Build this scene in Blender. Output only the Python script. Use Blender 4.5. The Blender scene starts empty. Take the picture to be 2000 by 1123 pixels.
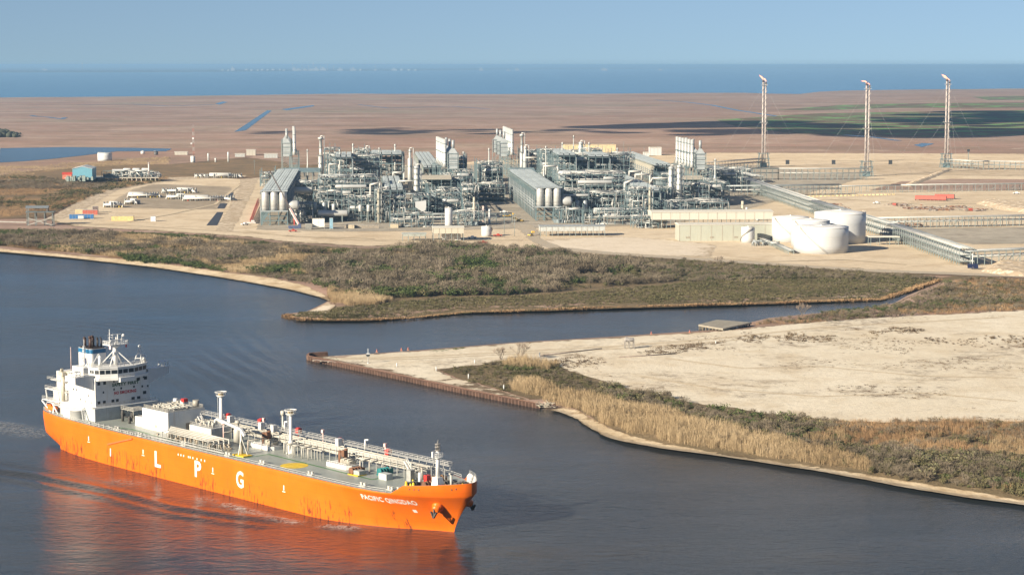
import bpy, bmesh, math, random
import numpy as np
from mathutils import Vector, Matrix, geometry, noise as mnoise
random.seed(7); rng = np.random.default_rng(11)
SC = bpy.context.scene; COL = SC.collection
CAMH, FPX, HZY = 142.0, 3950.0, 127.0
TH = math.atan((561.5-HZY)/FPX); CT, ST = math.cos(TH), math.sin(TH)
GZ = 1.6                                     # general ground level above the water
def P(px, py, z=GZ):                         # where a pixel of the photograph meets the level z
    x = (px-1000)/FPX; y = -(py-561.5)/FPX
    r = (x, CT+y*ST, -ST+y*CT); k = (z-CAMH)/r[2]
    return Vector((r[0]*k, r[1]*k, z))
def PXM(px, py, z=GZ):                       # photograph pixels per metre there
    p = P(px, py, z); return FPX/(p.y*CT-(z-CAMH)*ST)
# ------------------------------------------------------------------ mesh builder
class MB:
    def __init__(s): s.v = []; s.f = []; s.sm = []
    def add(s, vs, fs, smooth=False):
        n = len(s.v); s.v.extend(vs)
        for f in fs: s.f.append(tuple(i+n for i in f))
        s.sm.extend([smooth]*len(fs)) if not isinstance(smooth, list) else s.sm.extend(smooth)
    def box(s, x0, x1, y0, y1, z0, z1, M=None):
        vs = [(x0,y0,z0),(x1,y0,z0),(x1,y1,z0),(x0,y1,z0),(x0,y0,z1),(x1,y0,z1),(x1,y1,z1),(x0,y1,z1)]
        if M: vs = [tuple(M @ Vector(v)) for v in vs]
        s.add(vs, [(0,3,2,1),(4,5,6,7),(0,1,5,4),(1,2,6,5),(2,3,7,6),(3,0,4,7)]); return s
    def cbox(s, c, d, M=None):
        return s.box(c[0]-d[0]/2,c[0]+d[0]/2,c[1]-d[1]/2,c[1]+d[1]/2,c[2]-d[2]/2,c[2]+d[2]/2,M)
    def bar(s, a, b, w, h=None):             # square bar from a to b
        a = Vector(a); b = Vector(b); d = b-a; L = d.length
        if L < 1e-6: return s
        d /= L; up = Vector((0,0,1)) if abs(d.z) < .95 else Vector((1,0,0))
        x = d.cross(up).normalized(); y = x.cross(d); h = h or w
        q = [x*i*w/2+y*j*h/2 for i,j in ((-1,-1),(1,-1),(1,1),(-1,1))]
        s.add([tuple(a+k) for k in q]+[tuple(b+k) for k in q], [(0,3,2,1),(4,5,6,7),(0,1,5,4),(1,2,6,5),(2,3,7,6),(3,0,4,7)]); return s
    def cyl(s, a, b, r0, r1=None, n=10, caps=True):
        a = Vector(a); b = Vector(b); d = (b-a)
        if d.length < 1e-6: return s
        d.normalize(); up = Vector((0,0,1)) if abs(d.z) < .95 else Vector((1,0,0))
        x = d.cross(up).normalized(); y = d.cross(x); r1 = r0 if r1 is None else r1
        vs = []
        for p, r in ((a,r0),(b,r1)):
            for i in range(n):
                t = 2*math.pi*i/n; vs.append(tuple(p+(x*math.cos(t)+y*math.sin(t))*r))
        fs = [(i,(i+1)%n,n+(i+1)%n,n+i) for i in range(n)]; sm = [True]*n
        if caps: fs += [tuple(range(n-1,-1,-1)), tuple(range(n,2*n))]; sm += [False,False]
        s.add(vs, fs, sm); return s
    def lathe(s, c, prof, n=20, ax=None):    # prof: (r, h) along axis ax from c
        c = Vector(c); ax = Vector(ax or (0,0,1)).normalized(); up = Vector((0,0,1)) if abs(ax.z) < .95 else Vector((1,0,0))
        x = ax.cross(up).normalized(); y = ax.cross(x); vs = []
        for r, h in prof:
            for i in range(n):
                t = 2*math.pi*i/n; vs.append(tuple(c+ax*h+(x*math.cos(t)+y*math.sin(t))*max(r,1e-3)))
        fs = []
        for k in range(len(prof)-1):
            fs += [(k*n+i,k*n+(i+1)%n,(k+1)*n+(i+1)%n,(k+1)*n+i) for i in range(n)]
        sm = [True]*len(fs); fs += [tuple(range(n-1,-1,-1)), tuple((len(prof)-1)*n+i for i in range(n))]
        s.add(vs, fs, sm+[False,False]); return s
    def pipe(s, pts, r, n=7):
        pts = [Vector(p) for p in pts]
        for i in range(len(pts)-1):
            s.cyl(pts[i], pts[i+1], r, n=n, caps=True)
            if 0 < i: s.ball(pts[i], r*1.06, 6, 4)
        return s
    def ball(s, c, r, n=10, m=6, sz=1.0):
        prof = [(r*math.sin(math.pi*k/m), -r*sz*math.cos(math.pi*k/m)) for k in range(m+1)]
        return s.lathe(c, prof, n)
    def drum(s, c, ax, r, L, n=14, dome=.4): # vessel with domed ends centred on c
        h = L/2; d = r*dome
        return s.lathe(c, [(0,-h),(r*.6,-h+d*.2),(r*.9,-h+d*.6),(r,-h+d),(r,h-d),(r*.9,h-d*.6),(r*.6,h-d*.2),(0,h)], n, ax)
    def prism(s, poly, z0, z1):              # poly: ccw (x, y)
        n = len(poly); vs = [(p[0],p[1],z0) for p in poly]+[(p[0],p[1],z1) for p in poly]
        s.add(vs, [tuple(range(n-1,-1,-1)), tuple(range(n,2*n))]+[(i,(i+1)%n,n+(i+1)%n,n+i) for i in range(n)]); return s
    def rail(s, pts, h=1.1, w=.09, step=2.5, rails=2):
        pts = [Vector(p) for p in pts]
        for a, b in zip(pts, pts[1:]):
            L = (b-a).length; k = max(1, round(L/step))
            for i in range(k+1):
                p = a.lerp(b, i/k); s.bar(p, p+Vector((0,0,h)), w)
            for j in range(rails):
                z = Vector((0,0,h*(j+1)/rails)); s.bar(a+z, b+z, w)
        return s
    def build(s, name, mat, parent=None, label=None, loc=None, rz=None):
        me = bpy.data.meshes.new(name); me.from_pydata(s.v, [], s.f)
        me.polygons.foreach_set('use_smooth', s.sm[:len(s.f)]); me.materials.append(mat); me.update()
        o = bpy.data.objects.new(name, me); COL.objects.link(o)
        if parent: o.parent = parent
        if label: o['label'] = label
        if loc is not None: o.location = loc
        if rz is not None: o.rotation_euler[2] = rz
        return o
def thing(name, label, cat, loc=(0,0,0), rz=0, group=None):
    o = bpy.data.objects.new(name, None); COL.objects.link(o); o.location = loc; o.rotation_euler[2] = rz
    o.empty_display_size = 1; o['label'] = label; o['category'] = cat
    if group: o['group'] = group
    return o
def tag(o, label, cat, group=None):
    o['label'] = label; o['category'] = cat
    if group: o['group'] = group
    return o
def kind(o, k, label=None):
    o['kind'] = k
    if label: o['label'] = label
    return o
def dup(root, loc, rz=None, sc=None, label=None, group=None):
    r = root.copy(); COL.objects.link(r); r.location = loc
    if rz is not None: r.rotation_euler[2] = rz
    if sc is not None: r.scale = sc if hasattr(sc,'__len__') else (sc,)*3
    if label: r['label'] = label
    if group: r['group'] = group
    for ch in list(root.children):
        c = ch.copy(); COL.objects.link(c); c.parent = r
        for g in list(ch.children):
            d = g.copy(); COL.objects.link(d); d.parent = c
    return r
# ------------------------------------------------------------------ materials
MATS = {}
def ntree(name):
    m = bpy.data.materials.new(name); m.use_nodes = True; nt = m.node_tree
    b = nt.nodes['Principled BSDF']; return m, nt, b
def nd(nt, t, **kw):
    n = nt.nodes.new(t)
    for k, v in kw.items(): setattr(n, k, v)
    return n
def ramp(nt, fac, stops):
    n = nd(nt, 'ShaderNodeValToRGB'); e = n.color_ramp.elements
    while len(e) < len(stops): e.new(.5)
    for el, (p, c) in zip(e, stops):
        el.position = p; el.color = (c, c, c, 1) if not hasattr(c,'__len__') else (*c[:3], 1)
    nt.links.new(fac, n.inputs[0]); return n.outputs[0]
def mixc(nt, fac, a, b, mode='MIX'):
    n = nd(nt, 'ShaderNodeMix', data_type='RGBA', blend_type=mode)
    for s, v in ((n.inputs[0],fac),(n.inputs[6],a),(n.inputs[7],b)):
        if hasattr(v,'is_linked') or isinstance(v, bpy.types.NodeSocket): nt.links.new(v, s)
        elif hasattr(v,'__len__'): s.default_value = (*v[:3],1)
        else: s.default_value = v
    return n.outputs[2]
def noise(nt, scale, detail=4, rough=.55, vec=None, dist=0):
    n = nd(nt, 'ShaderNodeTexNoise'); n.inputs['Scale'].default_value = scale; n.inputs['Detail'].default_value = detail
    n.inputs['Roughness'].default_value = rough; n.inputs['Distortion'].default_value = dist
    if vec is None: vec = nd(nt, 'ShaderNodeNewGeometry').outputs['Position']
    nt.links.new(vec, n.inputs['Vector']); return n.outputs[0]
def vscale(nt, sc, rz=0, coord='pos'):
    src = nd(nt, 'ShaderNodeNewGeometry').outputs['Position'] if coord == 'pos' else nd(nt, 'ShaderNodeTexCoord').outputs['Object']
    m = nd(nt, 'ShaderNodeMapping'); m.inputs['Scale'].default_value = sc; m.inputs['Rotation'].default_value[2] = rz
    nt.links.new(src, m.inputs[0]); return m.outputs[0]
def bump(nt, b, h, strength, dist=1.0, normal=None):
    n = nd(nt, 'ShaderNodeBump'); n.inputs['Strength'].default_value = strength; n.inputs['Distance'].default_value = dist
    nt.links.new(h, n.inputs['Height'])
    if normal: nt.links.new(normal, n.inputs['Normal'])
    if b: nt.links.new(n.outputs[0], b.inputs['Normal'])
    return n.outputs[0]
def paint(name, c, rough=.5, metal=0., var=.25, scale=.6, streak=.0, streakc=(.16,.08,.04), objrand=0.):
    """painted or bare surface with patchy weathering and vertical dirt runs"""
    if name in MATS: return MATS[name]
    m, nt, b = ntree(name); n = noise(nt, scale, 5)
    col = mixc(nt, ramp(nt, n, [(.3,0.),(.7,1.)]), tuple(k*(1-var) for k in c), tuple(min(1,k*(1+var*.6)) for k in c))
    if streak:
        s = noise(nt, 1.0, 4, .6, vscale(nt, (1.1,1.1,.08)))
        col = mixc(nt, ramp(nt, s, [(.55,0.),(.75,streak)]), col, streakc)
    if objrand:
        oi = nd(nt, 'ShaderNodeObjectInfo').outputs['Random']
        col = mixc(nt, ramp(nt, oi, [(0.,0.),(1.,objrand)]), col, tuple(k*.35 for k in c))
    nt.links.new(col, b.inputs['Base Color']); b.inputs['Roughness'].default_value = rough; b.inputs['Metallic'].default_value = metal
    MATS[name] = m; return m
def ground(name, cols, scales, rough=.95, edge=None, fringe=(.1,.08,.05), bumps=.4, bs=.5, extra=None):
    """soil, sand or marsh: two patch sizes mixing three tones, a ragged fringe where the vertex distance 'edge' is small"""
    m, nt, b = ntree(name)
    n1 = noise(nt, scales[0], 5, .6); n2 = noise(nt, scales[1], 6, .65); n3 = noise(nt, scales[1]*7, 4, .7)
    c = mixc(nt, ramp(nt, n1, [(.38,0.),(.62,1.)]), cols[0], cols[1])
    c = mixc(nt, ramp(nt, n2, [(.48,0.),(.68,1.)]), c, cols[2])
    c = mixc(nt, ramp(nt, n3, [(.45,0.),(.8,.5)]), c, tuple(k*.6 for k in cols[0]))
    if extra: c = extra(nt, c)
    if edge:
        a = nd(nt, 'ShaderNodeAttribute', attribute_name='edge').outputs['Fac']
        en = noise(nt, edge[1], 6, .7)
        mm = nd(nt, 'ShaderNodeMath', operation='ADD'); nt.links.new(ramp(nt, en, [(.3,0.),(.7,1.)]), mm.inputs[0]); nt.links.new(a, mm.inputs[1])
        c = mixc(nt, ramp(nt, mm.outputs[0], [(.5-edge[0]*.0,1.),(.75,0.)]), c, fringe)
    nt.links.new(c, b.inputs['Base Color']); b.inputs['Roughness'].default_value = rough; b.inputs['Specular IOR Level'].default_value = .15
    if bumps: bump(nt, b, noise(nt, bs, 6, .7), bumps, 1.5)
    MATS[name] = m; return m
# ------------------------------------------------------------------ camera, sun, sky, haze
cam = bpy.data.cameras.new('camera'); co = bpy.data.objects.new('camera', cam); COL.objects.link(co)
co.location = (0,0,CAMH); co.rotation_euler = (math.pi/2-TH,0,0)
cam.sensor_width = 36; cam.lens = FPX/2000*36; cam.clip_start = 1; cam.clip_end = 2e6; SC.camera = co
SUN_EL = math.radians(21.5); SDX, SDY = .75, .661
w = bpy.data.worlds.new('World'); SC.world = w; w.use_nodes = True
nt = w.node_tree; sky = nt.nodes.new('ShaderNodeTexSky'); sky.sky_type = 'NISHITA'; sky.sun_disc = False
sky.sun_elevation = SUN_EL; sky.sun_rotation = math.atan2(-SDX,-SDY); sky.altitude = 0
sky.air_density = 1.0; sky.dust_density = .0; sky.ozone_density = 6.0
tc = nt.nodes.new('ShaderNodeTexCoord'); ad = nt.nodes.new('ShaderNodeVectorMath'); ad.operation = 'ADD'; ad.inputs[1].default_value = (0,0,.07); nt.links.new(tc.outputs['Generated'], ad.inputs[0]); nm = nt.nodes.new('ShaderNodeVectorMath'); nm.operation = 'NORMALIZE'; nt.links.new(ad.outputs[0], nm.inputs[0]); nt.links.new(nm.outputs[0], sky.inputs[0])
tn = nt.nodes.new('ShaderNodeMix'); tn.data_type = 'RGBA'; tn.blend_type = 'MULTIPLY'; tn.inputs[0].default_value = 1; tn.inputs[7].default_value = (.83,.905,.97,1)
hs = nt.nodes.new('ShaderNodeHueSaturation'); hs.inputs['Saturation'].default_value = .72; hs.inputs['Value'].default_value = .93; nt.links.new(sky.outputs[0], hs.inputs['Color']); nt.links.new(hs.outputs[0], tn.inputs[6]); nt.links.new(tn.outputs[2], nt.nodes['Background'].inputs[0]); nt.nodes['Background'].inputs[1].default_value = .05
sl = bpy.data.lights.new('sun','SUN'); so = bpy.data.objects.new('sun', sl); COL.objects.link(so)
sl.energy = 5.0; sl.angle = math.radians(.5); sl.color = (1,.88,.69)
so.rotation_euler = Vector((SDX*math.cos(SUN_EL), SDY*math.cos(SUN_EL), -math.sin(SUN_EL))).to_track_quat('-Z','Y').to_euler()
vs_ = SC.view_settings; vs_.view_transform = 'Standard'; vs_.look = 'None'; vs_.gamma = 1; vs_.use_curve_mapping = False; vs_.exposure = 1.12
cy = SC.cycles; cy.max_bounces = 6; cy.diffuse_bounces = 3; cy.glossy_bounces = 3; cy.transparent_max_bounces = 8; cy.volume_bounces = 0
cy.use_denoising = True; cy.denoising_prefilter = 'ACCURATE'; cy.sample_clamp_indirect = 3; w.cycles.sampling_method = 'NONE'; cy.use_light_tree = False; cy.caustics_reflective = False; cy.caustics_refractive = False
def haze():
    m = bpy.data.materials.new('haze_air'); m.use_nodes = True; nt = m.node_tree; nt.nodes.clear()
    o = nt.nodes.new('ShaderNodeOutputMaterial'); v = nt.nodes.new('ShaderNodeVolumePrincipled')
    v.inputs['Color'].default_value = (.29,.51,.78,1); v.inputs['Density'].default_value = 3.6e-5; v.inputs['Anisotropy'].default_value = 0
    nt.links.new(v.outputs[0], o.inputs['Volume'])
    h = MB().box(-160e3,160e3,-400,430e3,-4,152).build('haze', m); kind(h, 'stuff', 'thin bluish haze over the whole bay')
haze()
# ------------------------------------------------------------------ outlines in the photograph, on the ground
SHORE_N = [(-420,452),(-200,472),(-60,488),(0,492),(70,498),(140,504),(200,511),(300,522),(380,534),(440,543),(520,557),(575,567),(620,578),(643,586),(632,592),(616,600),(598,608),(566,612),(553,616),(562,622),(600,626),(650,627),(720,626),(800,622),(850,617),(905,611),(1000,609),(1100,606),(1200,602),(1300,600),(1380,597),(1500,594),(1600,590),(1700,588),(1725,585),(1762,573),(1800,560),(1838,546)]
SHORE_S = [(1840,548),(1806,563),(1772,577),(1745,592),(1700,601),(1640,607),(1560,615),(1500,621),(1462,630),(1440,640),(1366,646),(1300,650),(1200,657),(1100,663),(1000,669),(900,677),(800,685),(700,692),(607,697)]
PILE = [(603,698),(601,702),(608,706),(700,724),(800,745),(900,767),(1000,787),(1056,798)]
SHORE_F = [(1066,795),(1090,799),(1120,810),(1145,826),(1175,844),(1220,859),(1300,873),(1400,886),(1500,901),(1600,916),(1700,934),(1800,953),(1900,969),(2000,982),(2120,1000),(2300,1030)]
def w2(pts, z=0): return [P(x,y,z).xy for x,y in pts]
LAND = w2(SHORE_N)+w2(SHORE_S)+w2(PILE)+w2(SHORE_F)
LAND += [Vector((1500,560)),Vector((9000,2500)),Vector((9000,13500))]
LAKE = [(2600,170),(2200,172),(2000,174),(1800,176),(1650,178),(1600,180),(1565,185),(1500,184),(1450,182),(1300,183),(1200,184),(1000,185),(900,185),(700,184),(600,185),(400,188),(200,190),(0,192),(-200,193),(-700,194)]
LAND += w2(LAKE)+[Vector((-6000,2600))]
def seg_dist(p, poly, closed=True):          # p (n,2) -> distance to the outline
    a = np.array([tuple(q) for q in poly]); b = np.roll(a,-1,0)
    if not closed: a, b = a[:-1], b[:-1]
    best = np.full(len(p), 1e18)
    for q0, q1 in zip(a, b):
        d = q1-q0; L = (d*d).sum()
        t = np.clip(((p-q0)@d)/max(L,1e-9),0,1)[:,None]; e = p-(q0+t*d); best = np.minimum(best,(e*e).sum(1))
    return np.sqrt(best)
def inside(p, poly):
    a = np.array([tuple(q) for q in poly]); b = np.roll(a,-1,0); r = np.zeros(len(p),bool)
    for (x0,y0),(x1,y1) in zip(a,b):
        if y0 == y1: continue
        c = ((y0 > p[:,1]) != (y1 > p[:,1])) & (p[:,0] < (x1-x0)*(p[:,1]-y0)/(y1-y0)+x0); r ^= c
    return r
PILE_W = w2(PILE)
BANKS = w2(SHORE_N+SHORE_S), w2(SHORE_F)
def gh(p):                                   # ground height at (n,2) points: banks rise from the water, hard edge along the piles
    d = np.minimum(seg_dist(p, BANKS[0], False), seg_dist(p, BANKS[1], False))
    far = np.maximum(np.abs(p[:,1])-8500,0)
    h = np.clip(d*.12-.04, -.04, GZ)
    return h
def gz(x, y): return float(gh(np.array([[x,y]]))[0])
def densify(poly, step, jit=0., closed=True):
    out = []; n = len(poly)
    for i in range(n if closed else n-1):
        a, b = Vector(poly[i]), Vector(poly[(i+1)%n]); L = (b-a).length; st = step(a) if callable(step) else step
        k = max(1, min(400, int(L/st))); nn = Vector((-(b-a).y,(b-a).x)).normalized() if L > 0 else Vector((0,0))
        for j in range(k):
            q = a.lerp(b, j/k)
            if jit and 0 < j: q = q+nn*(mnoise.noise(Vector((q.x*.06,q.y*.06,3.1)))*1.2+mnoise.noise(Vector((q.x*.25,q.y*.25,9.)))*.7)*jit
            out.append(q)
    return out
LIFT = 0.
def sheet(name, poly, mat, lift=.1, cell=12., jit=2., bstep=5., label=None, edge_w=8., bankcell=None, k='structure'):
    """one ground sheet inside an outline, following the ground height; vertex attribute 'edge' = distance to its outline"""
    global LIFT; LIFT += .004; lift += LIFT
    b = densify(poly, bstep, jit); pa = np.array([tuple(q) for q in b])
    lo, hi = pa.min(0), pa.max(0); pts = []
    if cell:
        xs = np.arange(lo[0], hi[0], cell); ys = np.arange(lo[1], hi[1], cell); g = np.stack(np.meshgrid(xs,ys),-1).reshape(-1,2)
        g = g+rng.uniform(-.25,.25,g.shape)*cell
        g = g[inside(g, b)]
        if len(g): g = g[seg_dist(g, b) > cell*.45]
        pts = [Vector(q) for q in g]
    n = len(b)
    r = geometry.delaunay_2d_cdt(b+pts, [(i,(i+1)%n) for i in range(n)], [], 1, 1e-4)
    V = np.array([tuple(q) for q in r[0]]); F = r[2]; z = gh(V)+lift
    me = bpy.data.meshes.new(name); me.from_pydata([(x,y,zz) for (x,y),zz in zip(V.tolist(),z.tolist())], [], F)
    e = np.clip(seg_dist(V, b)/edge_w,0,1); at = me.attributes.new('edge','FLOAT','POINT'); at.data.foreach_set('value', e.astype(np.float32))
    me.materials.append(mat); me.update()
    bm = bmesh.new(); bm.from_mesh(me); bmesh.ops.recalc_face_normals(bm, faces=bm.faces)
    if bm.faces and sum(f.normal.z for f in bm.faces) < 0: bmesh.ops.reverse_faces(bm, faces=bm.faces)
    bm.to_mesh(me); bm.free()
    o = bpy.data.objects.new(name, me); COL.objects.link(o)
    return kind(o, k, label)
def track(name, pix, wd, mat, lift, label): return sheet(name, strip(densify(w2(pix,GZ),12,0,False), wd), mat, lift, label=label, cell=0, bstep=6, jit=0, edge_w=2)
def strip(pts, width, closed=False):          # outline of a path along world points
    pts = [Vector(q) for q in pts]; l = []; r = []
    for i, q in enumerate(pts):
        d = (pts[min(i+1,len(pts)-1)]-pts[max(i-1,0)]).normalized(); nrm = Vector((-d.y,d.x)); wd = width[i] if hasattr(width,'__len__') else width
        l.append(q+nrm*wd/2); r.append(q-nrm*wd/2)
    return l+r[::-1]
# ================================================================== WATER
def water_mat():
    m, nt, b = ntree('river_water')
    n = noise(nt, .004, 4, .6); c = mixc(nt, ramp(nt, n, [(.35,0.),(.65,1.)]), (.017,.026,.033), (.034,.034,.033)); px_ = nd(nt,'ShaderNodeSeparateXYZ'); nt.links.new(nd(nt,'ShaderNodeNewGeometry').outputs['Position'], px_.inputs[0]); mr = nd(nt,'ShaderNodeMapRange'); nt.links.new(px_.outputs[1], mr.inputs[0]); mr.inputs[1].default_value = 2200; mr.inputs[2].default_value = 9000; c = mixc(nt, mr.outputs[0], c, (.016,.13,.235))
    fo = nd(nt, 'ShaderNodeAttribute', attribute_name='foam').outputs['Fac']
    fn = ramp(nt, noise(nt, .55, 6, .75), [(.42,0.),(.62,1.)])
    fm = nd(nt, 'ShaderNodeMath', operation='MULTIPLY'); nt.links.new(fo, fm.inputs[0]); nt.links.new(fn, fm.inputs[1])
    c = mixc(nt, fm.outputs[0], c, (.55,.52,.48)); nt.links.new(c, b.inputs['Base Color'])
    rr = nd(nt, 'ShaderNodeMath', operation='MULTIPLY_ADD'); nt.links.new(fm.outputs[0], rr.inputs[0]); rr.inputs[1].default_value = .5; rr.inputs[2].default_value = .17
    nt.links.new(rr.outputs[0], b.inputs['Roughness']); b.inputs['IOR'].default_value = 1.33; b.inputs['Specular IOR Level'].default_value = .37
    v1 = vscale(nt, (.55,1.0,1), math.radians(25)); v2 = vscale(nt, (.6,1.,1), math.radians(-12))
    h1 = noise(nt, .42, 5, .6, v1); h2 = noise(nt, .09, 4, .6, v2); h3 = noise(nt, .012, 3, .5)
    bn = bump(nt, None, h3, .2, 6.0); bn = bump(nt, None, h2, .17, 2.2, bn)
    st = ramp(nt, noise(nt, .008, 4, .6, vscale(nt, (.5,1.6,1), math.radians(10))), [(.35,.15),(.65,.5)])
    q = nd(nt, 'ShaderNodeBump'); q.inputs['Distance'].default_value = 1.0; nt.links.new(st, q.inputs['Strength']); nt.links.new(h1, q.inputs['Height']); nt.links.new(bn, q.inputs['Normal'])
    nt.links.new(q.outputs[0], b.inputs['Normal'])
    return m
WATER = water_mat()
SH_O = Vector((-167.4,762.1)); SH_H = Vector((.6947,-.7193)); SH_R = Vector((-.7193,-.6947))   # ship: stern, heading, starboard
def shp(s, t): return SH_O+SH_H*s+SH_R*t
def water():
    x0, x1, y0, y1, c = -330., 330., 520., 1130., 2.0
    xs = np.arange(x0, x1+.1, c); ys = np.arange(y0, y1+.1, c); nx, ny = len(xs), len(ys)
    X, Y = np.meshgrid(xs, ys); Pq = np.stack([X,Y],-1).reshape(-1,2); Z = np.zeros(len(Pq)); F = np.zeros(len(Pq))
    def crest(pix, wd, amp, foam=0., fw=1.5):
        nonlocal Z, F
        d = seg_dist(Pq, densify(w2(pix), 6, 0, False), False)
        Z += amp*np.exp(-(d/wd)**2); F = np.maximum(F, foam*np.exp(-(d/fw)**2))
    for dx, dy, a in ((0,0,.5),(-8,6,-.4),(-16,12,.33),(4,-9,-.33),(-26,19,-.22)):
        crest([(-60+dx,910+dy),(60+dx,926+dy),(220+dx,958+dy),(340+dx,990+dy),(460+dx,1007+dy),(560+dx,1018+dy)], 2.6, a)
    crest([(640,1029),(690,1033),(740,1034)], 2.6, .9, .9, 2.2)
    crest([(655,1030),(685,1032)], 1.5, .2, 1.2, 1.6)
    crest([(735,1036),(765,1034)], 1.8, .4, .7, 1.2)
    crest([(440,985),(480,996),(530,1010),(580,1021),(640,1029)], 2.2, .45, .8, 2.2)
    crest([(395,972),(440,985)], 2.0, .2, .35, 3.0)
    crest([(230,940),(300,948)], 5., .1, .3, 5.0)
    crest([(-80,822),(-20,832),(40,840),(92,852)], 9., .25, .42, 9.)
    crest([(-60,818),(60,834)], 3., .2, .55, 3.)
    crest([(905,1037),(930,1033)], 2.0, .4, .2, 1.5)
    # wave train off the port quarter and swell to the left
    for (cx, cy, rx, ry, lam, ang, a) in ((440,725,120,60,10.,.35,.3),(180,570,220,40,12.,2.4,.22),(560,790,100,60,9.,.2,.2),(250,620,160,40,11.,.9,.14)):
        ctr = P(cx,cy,0).xy; ex = P(cx+rx,cy,0).xy-ctr; rr = max(ex.length,5); ey = abs(P(cx,cy-ry,0).y-ctr.y)
        q = (Pq-np.array(ctr)); env = np.exp(-(q[:,0]/rr)**2-(q[:,1]/ey)**2)
        ph = (q[:,0]*math.cos(ang)+q[:,1]*math.sin(ang))*2*math.pi/lam+np.sin(q[:,1]*.03)*1.5
        Z += a*env*np.sin(ph)
    edge = np.minimum.reduce([Pq[:,0]-x0, x1-Pq[:,0], Pq[:,1]-y0, y1-Pq[:,1]]); Z *= np.clip(edge/30,0,1)
    V = [(x,y,z) for (x,y),z in zip(Pq.tolist(), Z.tolist())]; foam = F.tolist()
    f = [(j*nx+i, j*nx+i+1, (j+1)*nx+i+1, (j+1)*nx+i) for j in range(ny-1) for i in range(nx-1)]
    xa, xb, ya, yb = float(xs[0]), float(xs[-1]), float(ys[0]), float(ys[-1])
    # surrounding water out to the far shore: rim quads share the patch corners
    def q4(a,b,c_,d):
        n = len(V); V.extend([a,b,c_,d]); foam.extend([0]*4); f.append((n,n+1,n+2,n+3))
    q4((-2500,-300,0),(2500,-300,0),(2500,ya,0),(-2500,ya,0)); q4((-2500,ya,0),(xa,ya,0),(xa,yb,0),(-2500,yb,0)); q4((xb,ya,0),(2500,ya,0),(2500,yb,0),(xb,yb,0))
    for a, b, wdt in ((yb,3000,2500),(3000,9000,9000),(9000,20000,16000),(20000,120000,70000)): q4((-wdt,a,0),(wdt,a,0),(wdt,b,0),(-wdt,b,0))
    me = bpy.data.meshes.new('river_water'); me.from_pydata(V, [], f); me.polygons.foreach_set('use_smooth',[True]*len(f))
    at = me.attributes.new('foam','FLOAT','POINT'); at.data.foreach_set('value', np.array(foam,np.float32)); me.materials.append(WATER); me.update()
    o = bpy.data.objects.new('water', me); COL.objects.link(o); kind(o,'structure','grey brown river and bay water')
water()
# ================================================================== GROUND
def streaks(nt, c):                           # creek lines and burnt or wet bands across the open marsh
    n = noise(nt, .0035, 7, .72, vscale(nt,(.35,1.3,1),.06)); c = mixc(nt, ramp(nt,n,[(.46,0.),(.62,.55)]), c, (.20,.145,.105)); k = noise(nt, .012, 8, .75, vscale(nt,(.5,1,1),-.3), 1.5); c = mixc(nt, ramp(nt,k,[(.56,0.),(.62,.7)]), c, (.46,.365,.29)); g = noise(nt, .0011, 4, .6); return mixc(nt, ramp(nt,g,[(.55,0.),(.7,.5)]), c, (.20,.19,.12))
M_MARSH = ground('marsh_soil', [(.32,.20,.15),(.41,.295,.235),(.255,.18,.125)], (.0022,.008), bumps=.6, bs=.05, extra=streaks)
def land():
    b = densify(LAND, lambda a: 4. if a.y < 2600 else 150., 0); pa = np.array([tuple(q) for q in b])
    for q in b:
        if 8000 < q.y: q.y += mnoise.noise(Vector((q.x*.004,0,0)))*160+mnoise.noise(Vector((q.x*.02,3,0)))*50
    pts = []
    for bank, sg in ((BANKS[0],-1),(BANKS[1],-1)):
        d = densify(bank, 4., 0, False)
        for off in (2.,4.,7.,10.,13.):
            for i in range(1,len(d)-1):
                t = (d[i+1]-d[i-1]).normalized(); n = Vector((t.y,-t.x))*sg
                pts.append(d[i]+n*off); 
    q = np.array([tuple(p) for p in pts]); ok = inside(q, b)
    dd = np.minimum(seg_dist(q, BANKS[0], False), seg_dist(q, BANKS[1], False)); ok &= dd > 1.7; q = q[ok]
    # thin near-duplicates
    key = np.round(q/1.6).astype(int); _, idx = np.unique(key, axis=0, return_index=True); q = q[idx]
    n = len(b)
    r = geometry.delaunay_2d_cdt(b+[Vector(p) for p in q], [(i,(i+1)%n) for i in range(n)], [], 1, 1e-4)
    V = np.array([tuple(p) for p in r[0]]); z = gh(V)
    me = bpy.data.meshes.new('marsh_ground'); me.from_pydata([(x,y,h) for (x,y),h in zip(V.tolist(), z.tolist())], [], r[2])
    bm = bmesh.new(); bm.from_mesh(me)
    if sum(f.normal.z for f in bm.faces) < 0: bmesh.ops.reverse_faces(bm, faces=bm.faces)
    # earth below the piled edge
    bm.to_mesh(me); bm.free(); me.materials.append(M_MARSH)
    o = bpy.data.objects.new('marsh_ground', me); COL.objects.link(o); kind(o,'structure','brown coastal marsh reaching to the lake')
land()
M_SAND = ground('pale_sand', [(.68,.575,.42),(.72,.63,.48),(.60,.49,.345)], (.006,.03), edge=(8,.12), fringe=(.16,.12,.07), bumps=.25, bs=.4)
M_BEACH = ground('beach_sand', [(.50,.39,.25),(.64,.53,.375),(.38,.27,.16)], (.04,.10), edge=(3,.3), fringe=(.27,.19,.11), bumps=.3, bs=.8)
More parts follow.
